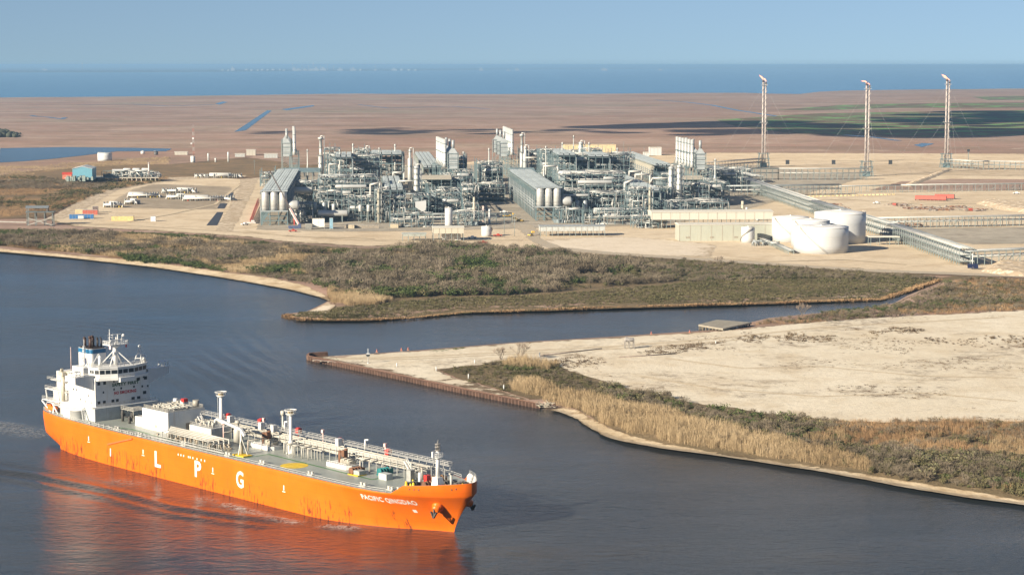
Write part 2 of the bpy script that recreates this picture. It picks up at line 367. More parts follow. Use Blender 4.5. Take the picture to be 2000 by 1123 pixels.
def weeds(nt, c):                             # dead weed cover over the old fill
    n = noise(nt, .013, 7, .72); k = noise(nt, .15, 6, .8)
    s = nd(nt,'ShaderNodeSeparateXYZ'); nt.links.new(nd(nt,'ShaderNodeNewGeometry').outputs['Position'], s.inputs[0])
    mm = nd(nt,'ShaderNodeMath',operation='MULTIPLY'); nt.links.new(ramp(nt,n,[(.50,0.),(.62,1.)]), mm.inputs[0]); nt.links.new(ramp(nt,k,[(.45,0.),(.6,.85)]), mm.inputs[1])
    c = mixc(nt, mm.outputs[0], c, (.15,.10,.065)); dp = noise(nt, .006, 6, .7, vscale(nt,(1,.6,1),.5)); return mixc(nt, ramp(nt,dp,[(.5,0.),(.68,.55)]), c, (.52,.40,.255))
M_FILL = ground('sand_fill', [(.70,.615,.475),(.76,.68,.54),(.62,.52,.375)], (.008,.05), edge=(6,.15), fringe=(.17,.12,.075), bumps=.3, bs=.5, extra=weeds)
M_YARD = ground('yard_earth', [(.62,.50,.35),(.69,.575,.42),(.50,.385,.255)], (.007,.03), edge=(8,.1), fringe=(.2,.15,.09), bumps=.3, bs=.3)
M_GRAVEL = ground('grey_gravel', [(.36,.32,.255),(.46,.405,.325),(.27,.23,.185)], (.012,.06), edge=(6,.1), fringe=(.36,.30,.22), bumps=.2, bs=.5)
M_ROAD = ground('road_surface', [(.42,.375,.31),(.48,.435,.36),(.36,.31,.245)], (.02,.1), edge=(2,.3), fringe=(.42,.35,.26), bumps=.15)
M_PALE = ground('pale_limestone', [(.68,.58,.455),(.72,.62,.49),(.62,.52,.39)], (.01,.06), edge=(3,.2), fringe=(.42,.33,.23), bumps=.1)
M_SCRUB = ground('scrub_soil', [(.15,.115,.066),(.20,.15,.088),(.25,.18,.105)], (.012,.06), edge=(10,.1), fringe=(.13,.09,.05), bumps=.6, bs=.5)
M_GOLD = ground('dry_reed_soil', [(.22,.13,.06),(.26,.165,.08),(.16,.10,.05)], (.012,.06), edge=(10,.1), fringe=(.13,.09,.05), bumps=.6, bs=.5)
M_GREEN = ground('green_pasture', [(.13,.36,.09),(.17,.42,.12),(.22,.28,.11)], (.003,.015), edge=(40,.01), fringe=(.15,.11,.07), bumps=0)
M_MUD = ground('bare_mud', [(.12,.085,.06),(.16,.115,.08),(.10,.07,.05)], (.02,.1), edge=(6,.1), fringe=(.3,.23,.15), bumps=.3)
M_LINER = paint('black_liner', (.035,.036,.04), .5)
def zone(name, pix, mat, lift, label, **kw): return sheet(name, w2(pix, GZ), mat, lift, label=label, **kw)
# low marsh and scrub along the ship channel
zone('scrub_ground', [(-200,440),(0,447),(120,450),(330,455),(480,466),(560,476),(700,485),(900,483),(1060,492),(1300,506),(1500,517),(1700,530),(1850,538),(2100,548),(2300,560),(2300,590),(2000,604),(1750,612),(1600,614),(1640,606),(1745,590),(1838,548),(1800,559),(1760,572),(1720,583),(1600,588),(1400,595),(1100,604),(900,609),(720,624),(610,624),(650,595),(640,578),(560,552),(440,536),(300,515),(140,498),(0,486),(-200,468)], M_SCRUB, .05, 'olive brown scrub and marsh soil behind the beach', cell=22, edge_w=10, bstep=7)
for px in ([(-100,455),(60,462),(180,468),(330,474),(420,482),(480,492),(420,505),(330,510),(240,505),(150,498),(0,480)], [(640,562),(690,566),(760,590),(720,598),(660,594),(640,580)]):
    zone('reed_ground', px, M_GOLD, .10, 'tan ground under dry reeds', cell=18, edge_w=8)
# construction yard of the plant
zone('sand_yard', [(92,430),(140,442),(330,453),(480,463),(560,473),(700,481),(850,480),(1060,488),(1130,496),(1270,502),(1400,513),(1600,523),(1800,533),(1900,537),(2150,547),(2400,555),(2500,306),(2000,301),(1750,300),(1400,299),(1290,302),(1150,300),(1000,312),(900,317),(720,326),(600,332),(520,347),(470,350),(380,346),(320,352),(215,372),(150,402),(100,424)], M_YARD, .14, 'bare sandy construction yard around the gas plant', cell=25, bstep=8, edge_w=14)
zone('plant_pad', [(500,449),(640,453),(810,452),(1060,446),(1300,440),(1420,420),(1700,345),(1690,328),(1400,322),(1200,318),(900,322),(700,328),(560,337),(516,385)], M_GRAVEL, .22, 'grey gravel pad under the process plant', cell=30, edge_w=8)
zone('limestone_pad', [(1060,470),(1190,462),(1330,470),(1400,480),(1385,503),(1270,500),(1130,492),(1050,484)], M_PALE, .22, 'pale crushed limestone lay-down pad', cell=25)
zone('road', [(1000,440),(1040,440),(1062,470),(1100,484),(1200,494),(1400,507),(1700,527),(2100,541),(2100,546),(1700,532),(1400,512),(1200,499),(1085,490),(1040,474)], M_ROAD, .30, 'grey perimeter road on the plant side of the marsh', cell=0, edge_w=3)
zone('road', [(470,351),(505,349),(490,380),(455,452),(420,452),(450,400),(462,372)], M_PALE, .22, 'pale haul road past the left end of the plant', cell=20)
zone('road', [(92,428),(125,428),(160,412),(230,372),(330,352),(480,346),(480,343),(330,347),(215,364),(150,396)], M_PALE, .22, 'pale earth road to the pumping platform', cell=0)
zone('gravel_patch', [(200,405),(260,370),(300,360),(450,365),(460,385),(420,410),(300,408)], ground('grey_earth', [(.33,.27,.2),(.40,.33,.25),(.27,.22,.15)], (.02,.08), edge=(8,.1), fringe=(.45,.37,.27)), .2, 'greyish earth under the white pipe manifold', cell=20)
zone('gravel_patch', [(1700,372),(1800,372),(2100,372),(2100,352),(1860,350),(1760,355)], M_MARSH, .22, 'dry grass basin right of the flares', cell=30)
zone('mud_patch', [(1780,447),(2100,443),(2100,475),(1900,478),(1830,468)], M_GRAVEL, .22, 'grey mud basin behind the pipe rack', cell=25)
zone('mud_patch', [(1500,325),(1800,318),(2000,330),(2000,345),(1750,342),(1600,338)], ground('stained_sand', [(.50,.40,.28),(.58,.47,.34),(.36,.27,.17)], (.01,.05), edge=(8,.1), fringe=(.5,.41,.3)), .22, 'stained sand below the flare stacks', cell=40)
for px in ([(403,441),(424,441),(436,415),(424,415)], [(424,408),(438,408),(444,398),(430,398)], [(438,389),(452,388),(456,377),(443,378)]):
    zone('basin', px, M_LINER, .3, 'small lined basin', cell=0, jit=0)
# sandy peninsula
zone('sand_fill', [(614,693),(700,693),(800,687),(1000,671),(1200,660),(1366,650),(1450,643),(1560,632),(1700,621),(1850,614),(2000,606),(2300,596),(2300,825),(2000,827),(1700,827),(1560,823),(1450,803),(1350,790),(1250,768),(1150,740),(1085,716),(1000,703),(940,714),(850,722),(880,735),(960,758),(1040,784),(1050,788),(1000,776),(900,756),(800,734),(700,713),(616,697)], M_FILL, .08, 'pale dredged sand field on the peninsula', cell=9, bstep=4, edge_w=5)
zone('beach', [(-300,462),(0,490),(70,496),(140,502),(300,519),(380,531),(440,540),(520,554),(575,564),(622,576),(646,585),(640,576),(600,559),(540,545),(440,532),(300,512),(140,497),(0,485),(-300,452)], M_BEACH, .18, 'narrow sand beach on the far bank', cell=4, bstep=3, edge_w=2.5, jit=1)
zone('beach', [(640,587),(620,598),(600,606),(575,613),(640,612),(655,598)], M_PALE, .18, 'whitish shell bank at the marsh point', cell=4, bstep=3, jit=1)
zone('beach', [(570,622),(650,625),(710,624),(700,621),(640,619),(600,619)], M_BEACH, .18, 'muddy sand strip at the marsh point', cell=4, bstep=3, jit=1)
zone('beach', [(1075,797),(1092,800),(1122,811),(1147,827),(1177,845),(1222,860),(1300,874),(1400,887),(1500,902),(1600,917),(1700,935),(1800,954),(1900,970),(2000,983),(2300,1031),(2300,1015),(2000,970),(1900,954),(1800,938),(1700,922),(1600,905),(1500,891),(1400,876),(1300,862),(1230,846),(1190,832),(1160,815),(1130,797),(1090,790)], M_BEACH, .18, 'curving sand beach below the reeds', cell=3, bstep=2.5, edge_w=2, jit=1)
zone('scrub_ground', [(1100,780),(1180,825),(1240,850),(1400,880),(1600,908),(1800,941),(2000,973),(2300,1020),(2300,822),(2000,824),(1700,824),(1560,820),(1450,800),(1350,787),(1250,765),(1150,737),(1085,713),(1000,700),(940,713),(855,722),(885,735),(965,758),(1040,783)], M_SCRUB, .12, 'dark soil under the foreground thicket', cell=6, edge_w=4)
# distant marsh features
for px, l in (([(0,300),(0,290),(120,288),(250,289),(335,291),(325,296),(230,296),(165,304),(100,311),(40,316),(0,318),(-300,320),(-300,292)],'blue lagoon behind the pumping platform'), ([(458,258),(480,255),(530,217),(522,216)],'straight canal across the marsh'), ([(1480,228),(1560,236),(1672,256),(1660,257),(1560,239)],'narrow bayou behind the flares'), ([(1785,284),(1800,280),(1825,281),(1800,288)],'small marsh pool'), ([(420,203),(435,199),(445,200),(428,205)],'far marsh pond'), ([(550,214),(612,206),(614,208),(560,216)],'thin far ditch')):
    zone('pond_water', px, WATER, .12, l, cell=0, bstep=20)
for px, l in (([(1520,215),(1640,206),(1760,203),(2100,200),(2100,211),(1760,211),(1600,216)],'strip of green pasture in the far marsh'), ([(1400,235),(1600,222),(2100,214),(2100,262),(1800,268),(1560,262),(1440,248)],'wide green grazing marsh'), ([(1900,190),(2100,186),(2100,195),(1930,196)],'small far pasture')):
    zone('pasture', px, M_GREEN, .2, l, cell=0, bstep=40, edge_w=120)
zone('dry_grass', [(-300,346),(0,343),(60,335),(130,330),(190,322),(330,322),(480,308),(560,318),(560,322),(640,322),(640,336),(470,349),(330,348),(215,362),(150,394),(90,426),(-300,434)], ground('rank_grass', [(.19,.135,.08),(.27,.18,.10),(.145,.12,.07)], (.02,.06), edge=(8,.05), fringe=(.15,.1,.06), bumps=.6, bs=.4), .1, 'rank brown grass around the pumping platform', cell=30)
# wheel tracks and winding creeks
M_TRK = ground('wheel_track', [(.50,.40,.27),(.57,.46,.32),(.44,.34,.22)], (.05,.2), edge=(2,.3), fringe=(.58,.48,.34), bumps=.1)
for px, wd, l in (([(660,700),(800,698),(1000,688),(1200,677),(1400,662),(1600,640),(2000,618)],3.,'wheel track along the sand roadway'),([(665,702),(800,702),(1000,692),(1200,682),(1400,668),(1560,652)],2.2,'fainter wheel track along the sand roadway'),([(1300,700),(1450,720),(1600,716),(1800,735),(2050,740)],2.,'wheel track across the sand field'),([(1250,735),(1400,760),(1600,775),(1800,768),(2050,790)],2.,'lower wheel track across the sand field')): track('wheel_track',px,wd,M_TRK,.1,l)
for px, wd, l in (([(110,436),(300,444),(480,455),(700,470),(900,470),(1050,470)],4.,'worn track in front of the plant'),([(1330,500),(1500,512),(1650,508),(1800,520)],3.5,'worn track below the white tanks'),([(1500,395),(1650,390),(1800,400),(2050,396)],4.,'track past the red units'),([(1420,312),(1600,316),(1800,312),(2050,316)],5.,'track along the back of the yard'),([(480,452),(560,462),(760,468)],3.,'second worn track in front of the plant'),([(250,434),(330,420),(420,400),(470,360)],3.5,'track across the earth yard')): track('wheel_track',px,wd,M_TRK,.26,l)
for px, wd, l in (([(1280,196),(1340,200),(1390,206),(1440,216),(1520,228),(1600,240),(1672,256)],16.,'winding bayou in the far marsh'),([(1550,255),(1620,262),(1700,268),(1760,276)],12.,'thin creek right of the bayou'),([(60,226),(70,228),(90,229),(120,233),(128,230)],14.,'small creek loop at the far left'),([(150,205),(260,204),(330,208),(420,205)],16.,'long thin far creek'),([(700,205),(760,212),(880,208),(960,214)],10.,'thin creek behind the left train')): track('creek',px,wd,WATER,.14,l)
# far side of the bay
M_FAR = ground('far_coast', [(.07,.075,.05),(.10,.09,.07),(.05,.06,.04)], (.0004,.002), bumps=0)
def far_land():
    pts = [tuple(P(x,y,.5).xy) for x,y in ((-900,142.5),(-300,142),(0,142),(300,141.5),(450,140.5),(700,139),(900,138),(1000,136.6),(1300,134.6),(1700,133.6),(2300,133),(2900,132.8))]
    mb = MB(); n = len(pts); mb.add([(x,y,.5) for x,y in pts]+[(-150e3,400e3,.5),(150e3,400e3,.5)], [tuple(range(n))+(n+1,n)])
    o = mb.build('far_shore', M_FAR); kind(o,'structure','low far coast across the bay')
far_land()
# ================================================================== SHIP
def ship():
    ROOT = thing('gas_carrier_ship', 'long orange gas carrier ship with white bridge at the stern steaming along the channel', 'ship', (SH_O.x,SH_O.y,0), math.atan2(SH_H.y,SH_H.x))
    # local axes: x forward, y to port (= -t), z up
    ZD = 12.5; L = 226.
    orange = hull_mat(); white = paint('ship_white', (.66,.65,.63), .4, var=.06, streak=.3, streakc=(.42,.27,.15)); white2 = paint('ship_white_clean', (.68,.675,.655), .4, var=.04)
    deckm = ground('deck_paint', [(.29,.315,.285),(.335,.355,.32),(.25,.265,.235)], (.06,.25), rough=.35, bumps=0); MATS['deck_paint'].node_tree.nodes['Principled BSDF'].inputs['Specular IOR Level'].default_value = .4
    glass = paint('ship_glass', (.018,.022,.027), .35); red = paint('ship_red', (.5,.03,.025), .4); yellow = paint('ship_yellow', (.75,.5,.02), .5)
    greenp = paint('deck_green', (.06,.2,.05), .5); blue = paint('funnel_blue', (.018,.12,.25), .4); black = paint('soot_black', (.03,.022,.02), .6); steel = paint('ship_grey', (.30,.30,.285), .5, var=.2)
    cream = paint('pipe_cream', (.43,.415,.37), .45, var=.15, scale=.4, streak=.5, streakc=(.35,.18,.08)); rust = paint('rusty_gear', (.16,.075,.04), .7, var=.5); dark = paint('dark_gear', (.07,.065,.06), .6, var=.4); rail = paint('rail_white', (.50,.49,.46), .5)
    def lerp_tab(tab, x):
        return float(np.interp(x, [a for a,_ in tab], [b for _,b in tab]))
    DK = [(0,11.2),(3,13.2),(8,14.6),(15,15.9),(25,16.9),(40,17.7),(60,18.2),(75,18.3),(178,18.3),(188,18.0),(196,17.2),(203,15.7),(209,13.6),(214,11.2),(218,8.7),(221.5,6.0),(224,3.6),(225.5,1.6),(226,0.0)]
    WL = [(0,9.6),(6,11.6),(10,13.),(15,14.4),(22,15.9),(33,17.3),(50,18.2),(60,18.3),(166,18.3),(176,17.4),(186,14.6),(196,10.6),(204,7.6),(212,4.6),(219,2.1),(223,.9),(226,.0)]
    KN = [(0,0.),(226,0.)]
    def top(x): return lerp_tab([(0,ZD),(204,ZD),(208.5,ZD+2.7),(226,ZD+3.9)], x)
    def stem_x(z): return 217.2+(226-217.2)*min(1.,max(0.,z/ZD))**1.3
    def half(x, z):                          # half-breadth of the hull
        k = min(1.,max(0.,z/ZD)); d = lerp_tab(DK, x); wl = lerp_tab(WL, x)
        if x > 150:                           # flared bow, raked stem
            e = k**1.5
            if x > 196: x = 196+(x-196)*30/(stem_x(z)-196)
            if x >= 226: return 0.
            return lerp_tab(WL, x)*(1-e)+lerp_tab(DK, x)*e
        if x < 60:
            e = min(1,k*1.25)**.75 if x < 30 else min(1,k*1.1)**.8
            return wl*(1-e)+d*e
        return d
    zs = [-3.,-1.5,0.,1.5,3.,4.5,6.,7.5,9.,10.5,11.6,12.5]
    xs = [0,1,2.5,4.5,7,10,12.5,14,14.99,15,17,22,28,35,43,52,60]+list(range(68,168,8))+[168,174,180,185,190,194,198,201,204,206.5,208.5,210.5,212.5,214.5,216.5,218,219.5,221,222.3,223.4,224.3,225,225.5,225.85,226]
    hb = MB(); NX, NZ = len(xs), len(zs)+1
    def zb(x): return 3.4*(1-x/15.)**.8 if x < 15 else -3.    # counter stern rises clear of the water
    for sgn in (1,-1):
        n0 = len(hb.v)
        for x in xs:
            z0 = zb(x)
            zz = [z0+(z-(-3.))/(ZD+3.)*(ZD-z0) for z in zs]+[top(x)]
            for i, z in enumerate(zz):
                xx = x if x <= 196 else 196+(x-196)*(stem_x(z)-196)/30.
                b_ = half(xx, max(z,0))
                if x < 15 and i == 0: b_ = b_*.86
                hb.v.append((xx, -sgn*b_, z))
        fs = []
        for i in range(NX-1):
            for j in range(NZ-1):
                a = n0+i*NZ+j; q = (a, a+NZ, a+NZ+1, a+1)
                fs.append(q if sgn > 0 else q[::-1])
        hb.f += fs; hb.sm += [True]*len(fs)
    # transom
    for j in range(NZ-2): hb.f.append((j, j+1, NX*NZ+j+1, NX*NZ+j)); hb.sm.append(False)
    for i in range(9): hb.f.append((i*NZ, NX*NZ+i*NZ, NX*NZ+(i+1)*NZ, (i+1)*NZ)); hb.sm.append(False)
    hull = hb.build('hull', orange, ROOT)
    # inner face of the bow bulwark
    ib = MB(); pts = [x for x in xs if x >= 206.5]
    for sgn in (1,-1):
        n0 = len(ib.v)
        for x in pts:
            b_ = max(0, half(x,ZD)-.25); ib.v += [(min(x,225.7),-sgn*b_,ZD),(min(x,225.7),-sgn*b_,top(x)+.02),(min(x,225.95),-sgn*(b_+.3),top(x)+.02)]
        for i in range(len(pts)-1):
            for j in (0,1):
                a = n0+i*3+j; ib.f.append((a,a+1,a+4,a+3) if sgn > 0 else (a+3,a+4,a+1,a)); ib.sm.append(False)
    for x in np.arange(209,225,1.1):         # stiffeners
        for sgn in (1,-1):
            b_ = half(x,ZD)-.3
            if b_ > .6: ib.bar((x,-sgn*b_,ZD),(x,-sgn*b_,top(x)-.1),.16); ib.bar((x,-sgn*max(b_-1.1,0),ZD),(x,-sgn*b_,top(x)-.6),.14)
    ib.build('bulwark', white, ROOT)
    dk = MB(); n = len(xs); v = [(min(x,225.6),-max(half(x,ZD)-.12,0),ZD) for x in xs]+[(min(x,225.6),max(half(x,ZD)-.12,0),ZD) for x in xs]
    dk.add(v, [(i,i+1,n+i+1,n+i) for i in range(n-1)]); dk.build('main_deck', deckm, ROOT)
    # ------------ deck markings
    def flat(name, poly, z, m, par): 
        b = MB(); b.add([(x,-t,z) for x,t in poly], [tuple(range(len(poly)))]); 
        return b.build(name, m, par)
    md = bpy.data.objects['main_deck']
    def line(pts, wd, m=greenp, z=ZD+.02):
        b = MB()
        for (x0,t0),(x1,t1) in zip(pts, pts[1:]):
            d = Vector((x1-x0,t1-t0)).normalized(); q = Vector((-d.y,d.x))*wd/2
            b.add([(x0-q.x,-(t0-q.y),z),(x1-q.x,-(t1-q.y),z),(x1+q.x,-(t1+q.y),z),(x0+q.x,-(t0+q.y),z)], [(0,1,2,3)])
        return b.build('deck_marking', m, md)
    line([(36,13.5),(44,15),(56,11),(127.5,15.8)], .7); line([(127.5,15.8),(128,4.2)], .7, z=ZD+.026); line([(128,4.2),(184,6.2)], .8, z=ZD+.032); line([(184,6.2),(184,-1)], .8, z=ZD+.038)
    b = MB(); b.add([(149.3+4.6*math.cos(t),-10-4.6*math.sin(t),ZD+.03) for t in np.linspace(0,2*math.pi,33)[:-1]], [tuple(range(32))]); b.build('deck_marking', yellow, md, label='yellow winching circle')
    pale = paint('walk_grey', (.45,.46,.44), .4)
    line([(x, half(x,ZD)-1.1) for x in list(range(60,205,6))], 1.1, pale)
    b = MB()
    for k in range(40):
        t0 = k/40*2*math.pi; t1 = (k+1)/40*2*math.pi
        b.add([(150.5+6.8*math.cos(t0),-.6-5*math.sin(t0),ZD+.03),(150.5+6.8*math.cos(t1),-.6-5*math.sin(t1),ZD+.03),(150.5+6.5*math.cos(t1),-.6-4.8*math.sin(t1),ZD+.03),(150.5+6.5*math.cos(t0),-.6-4.8*math.sin(t0),ZD+.03)],[(0,1,2,3)])
    b.build('deck_marking', pale, md)
    # ------------ side rails
    for sgn in (1,-1):
        b = MB(); xx = [x for x in np.arange(1,205,3.)]
        b.rail([(x,-sgn*(half(x,ZD)-.3),ZD) for x in xx], 1.15, .10, 3., 2); b.build('railing', rail, ROOT)
    b = MB(); b.rail([(.6,t,ZD) for t in np.linspace(-10.8,10.8,8)], 1.15, .1, 3, 2); b.build('railing', rail, ROOT)
    b = MB(); b.rail([(x,half(x,ZD)-.3,top(x)) for x in np.arange(209,224.5,1.7)], 1.0, .08, 1.7, 2); b.build('railing', rail, ROOT)
    # ------------ lettering on the side
    def text_mesh(s, bold=.02):
        c = bpy.data.curves.new('t','FONT'); c.body = s; c.size = 1; c.offset = bold; c.resolution_u = 3; c.space_character = 1.12
        o = bpy.data.objects.new('t', c); COL.objects.link(o); dg = bpy.context.evaluated_depsgraph_get(); dg.update()
        me = bpy.data.meshes.new_from_object(o.evaluated_get(dg)); bpy.data.objects.remove(o); bpy.data.curves.remove(c)
        bm = bmesh.new(); bm.from_mesh(me); bmesh.ops.triangulate(bm, faces=bm.faces)
        vs = [tuple(v.co) for v in bm.verts]; fs = [tuple(v.index for v in f.verts) for f in bm.faces]; bm.free(); bpy.data.meshes.remove(me)
        a = np.array(vs); a[:,:2] -= a[:,:2].min(0); return a, fs
    def letter(s, fn, name, m, par, w_, h_, bold=.02):
        a, fs = text_mesh(s, bold); mx = a[:,:2].max(0); b = MB()
        b.add([fn(x/mx[0]*w_, y/mx[1]*h_) for x,y,_ in a.tolist()], fs); return b.build(name, m, par)
    lw = paint('letter_white', (.74,.72,.68), .45, var=.05)
    for ch, x0, w_ in (('L',81.6,3.6),('P',105.4,3.7),('G',128.9,4.0)):
        letter(ch, lambda u,v: (x0+u, -(18.3+.04), 3.6+v), 'hull_letter', lw, hull, w_, 5.6, .025)
    letter('PACIFIC QINGDAO', lambda u,v: (190.8+u, -(half(190.8+u, 8.6+v*.97-u*.012)+.10), 8.6+v-u*.012), 'ship_name', lw, hull, 19.6, 2.0, .03)
    # draught marks, tug marks and small symbols
    b = MB(); hs = lambda x,z,o=.05: -(half(x,z)+o)
    for x, z, hh in ((38.5,6.8,1.6),(74.5,7.0,1.6),(115.8,6.6,1.6),(154.5,6.4,1.6)):
        b.add([(x-.25,hs(x,z),z),(x+.25,hs(x,z),z),(x+.25,hs(x,z),z+hh),(x-.25,hs(x,z),z+hh)],[(0,1,2,3)]); b.add([(x-.8,hs(x,z),z-.6),(x+.8,hs(x,z),z-.6),(x+.8,hs(x,z),z-.35),(x-.8,hs(x,z),z-.35)],[(0,1,2,3)])
    for k,x in enumerate((95.6,97.2,98.8,101.6,102.6,104.2,106.6,109,111)):
        b.add([(x,hs(x,9.7),9.5),(x+.5,hs(x,9.7),9.5),(x+.5,hs(x,9.7),10.2),(x,hs(x,9.7),10.2)],[(0,1,2,3)])
    for x, z in ((53.2,3.3),): b.add([(x,hs(x,z),z),(x+.6,hs(x,z),z),(x+.6,hs(x,z+2.8),z+2.8),(x,hs(x,z+2.8),z+2.8)],[(0,1,2,3)])
    b.add([(207,hs(207,5.9),5.9),(208.2,hs(208.2,5.9),5.9),(208.2,hs(208.2,6.9),6.9),(207,hs(207,6.9),6.9)],[(0,1,2,3)])
    b.build('hull_mark', lw, hull)
    b = MB()
    for x,z in ((210.5,14.3),(212,14.3),(213.5,14.3),(222.3,14.6),(223.3,14.8)):
        y = half(x,min(z,12.5)); b.cyl((x,-y-.06+.2,z),(x,-y-.08,z),.28,n=8)
    b.build('mooring_chock', dark, hull)
    # boarding ladder recess
    b = MB(); b.bar((52,-half(52,6.5)-.25,7.4),(68,-half(68,11)-.25,11.6),.32,.5); b.build('boarding_ladder', paint('ladder_orange',(.52,.14,.04),.5), ROOT)
    # anchors with bulged hawse
    for sgn in (1,-1):
        hz = MB(); x = 216.2; z = 8.8; y = half(x,z)
        hz.ball((x-.3,-sgn*(y-.2),z), 2.0, 14, 8); hz.cyl((x-.3,-sgn*(y-.6),z+.2),(x+.5,-sgn*(y+1.9),z-1.2),1.9,1.15,n=14)
        hz.build('hawse_bulge', orange, ROOT)
        a = MB(); c = Vector((x+.6,-sgn*(y+2.1),z-1.5)); a.bar(c+Vector((0,0,1.2)), c+Vector((.1,0,-1.6)), .45)
        a.bar(c+Vector((-1.3,-sgn*.1,.1)), c+Vector((.0,-sgn*.2,-1.7)), .7,.4); a.bar(c+Vector((1.3,-sgn*.1,.1)), c+Vector((0,-sgn*.2,-1.7)), .7,.4); a.build('anchor', dark, ROOT)
    # ================= accommodation
    def face_box(name, x0,x1,t0,t1,z0,z1,m,par): return MB().box(x0,x1,-t1,-t0,z0,z1).build(name, m, par)
    lower = face_box('accommodation_block', 12,34.5,-13.5,12.2,ZD,17.2,paint('house_grey',(.42,.44,.44),.5,var=.1,streak=.3),ROOT)
    acc = MB(); acc.box(15,32.5,-10.6,10.6,17.2,28.0); acc.box(12,33.4,-12.6,12.6,17.2,17.45); acc.box(14,15,-9.5,9.5,17.2,26)
    acc = acc.build('accommodation_block', white, ROOT)
    aft = MB(); aft.box(4,14,-9.5,9.5,ZD,21); aft.box(5,14,-8.5,8.5,21,27.5); aft.box(2,15,-11.6,11,20.6,20.9); aft.box(1.5,12,-12.6,12,16.6,16.9); aft.box(4,14.8,-10.5,12,24.2,24.45); aft = aft.build('engine_casing', white, ROOT)
    b = MB()
    for z, x0, x1, t in ((20.9,2,15,11.5),(16.9,1.5,12,12.5),(24.45,4,14.8,11.9),(28.0,15,28,10.4)):
        b.rail([(x0,10,z),(x0,-t,z),(x1,-t,z)],1.1,.1,2.5,2)
    b.rail([(33.2,-12.4,17.45),(33.2,12.4,17.45)],1.1,.11,1.9,2); b.build('railing', rail, ROOT)
    # supports under the aft platforms
    b = MB(); b.bar((3,-13.6,16.6),(7,-12.6,ZD),.45); b.bar((9,-13.6,16.6),(11,-12.6,ZD),.4); b.bar((4,-12.5,20.6),(4,-12.,17),.35); b.bar((12,-12.8,20.6),(12,-12.5,17),.35); b.build('platform_support', white, ROOT)
    # stores house on the quarter and lifeboat
    st = MB(); st.lathe((24.5,-12.4,ZD),[(3.6,0),(3.6,3.4),(3.75,3.4),(3.75,3.7)],18); st.box(17,24.5,-14.6,-10,ZD,ZD+3.2); st.build('stores_house', white2, ROOT)
    lb = MB(); lb.drum((6.5,-12.2,ZD+1.3),(1,0,.1),1.05,6.5,10,.9); lb.box(5,7.2,-12.8,-11.6,ZD+1.9,ZD+2.8); lb.build('lifeboat', paint('boat_orange',(.75,.16,.02),.4), ROOT)
    b = MB(); b.bar((2.5,-11.3,ZD),(3.4,-11.8,ZD+3.4),.3); b.bar((9.4,-13.5,ZD),(8.8,-12.4,ZD+3.6),.3); b.bar((3.4,-11.8,ZD+3.4),(8.8,-12.4,ZD+3.6),.25); b.build('boat_davit', white2, ROOT)
    # stairs beside the house
    b = MB()
    for dy in (0,1.1): b.bar((30.5,-13.9-dy*.8,ZD),(27.5,-12.7-dy*.8,17.2),.2)
    for k in range(9): q = Vector((30.5,-14.3,ZD)).lerp(Vector((27.5,-13.1,17.2)),k/8); b.cbox(q,(.4,1.2,.08))
    b.build('stairway', white2, ROOT)
    # windows of the front face
    def window(x, t, z, w_, h_, par=acc):
        MB().cbox((x+.03,-t,z),(.1,w_,h_)).build('window', glass, par)
    for z, ts in ((26.0,(9.1,6.6,-6.6,-9.2)),(23.7,()),(18.9,(9.2,6.9,3.2,1.3,-4.6,-6.6)),(20.6,(-8.8,))):
        for t in ts: window(32.5,t,z,1.15,1.15)
    for t,z in ((2.6,26.2),(-2.4,26.2),(-8.6,26.3+.2),(2.6,23.6-.4),(-.4,23.3),(-5.,23.3),(-8,23.0),(7.2,22.6),(-10,22.9)): window(32.5,t,z,.55,.75)
    for x,z in ((29.5,18.8),(26,18.8),(22.5,19.2),(18,22.5),(20,22.5),(28,21.2)):
        MB().cbox((x,-10.63,z),(.55,.1,.75)).build('window', glass, acc)
    for t in (5.5,1,-4,-9): MB().cbox((34.53,-t,14.4),(.1,1.1,2.1)).build('door', paint('door_grey',(.4,.41,.4),.5), lower)
    darkg = paint('slogan_green',(.03,.09,.05),.5); redl = paint('slogan_red',(.45,.03,.04),.5)
    letter('SAFETY FIRST', lambda u,v: (32.5+.06, -3.4+u, 24.25+v), 'slogan', darkg, acc, 10.2, 1.25, .05)
    letter('NO SMOKING', lambda u,v: (32.5+.06, -2.6+u, 21.15+v), 'slogan', redl, acc, 8.4, 1.25, .05)
    # wheelhouse
    wh = MB(); plan = [(27.5,10.2),(27.5,-10.2),(31.5,-10.2),(33.2,-9.2),(35,-5.4),(36.2,-3.2),(36.2,3.2),(35,5.4),(33.2,9.2),(31.5,10.2)]
    P2 = [(x,-t) for x,t in plan][::-1]
    def ccw(p): 
        a = sum(p[i][0]*p[(i+1)%len(p)][1]-p[(i+1)%len(p)][0]*p[i][1] for i in range(len(p))); return p if a > 0 else p[::-1]
    P2 = ccw(P2); wh.prism(P2, 28.0, 31.6); ctr = Vector((30,0)); 
    wh.prism([tuple(ctr+(Vector(p)-ctr)*1.05) for p in P2], 31.6, 31.95); wh.prism([tuple(ctr+(Vector(p)-ctr)*1.06) for p in P2], 27.1, 28.1); wh.box(35.3,37.3,-2.9,2.9,26.4,28.05)
    wh = wh.build('wheelhouse', white2, ROOT)
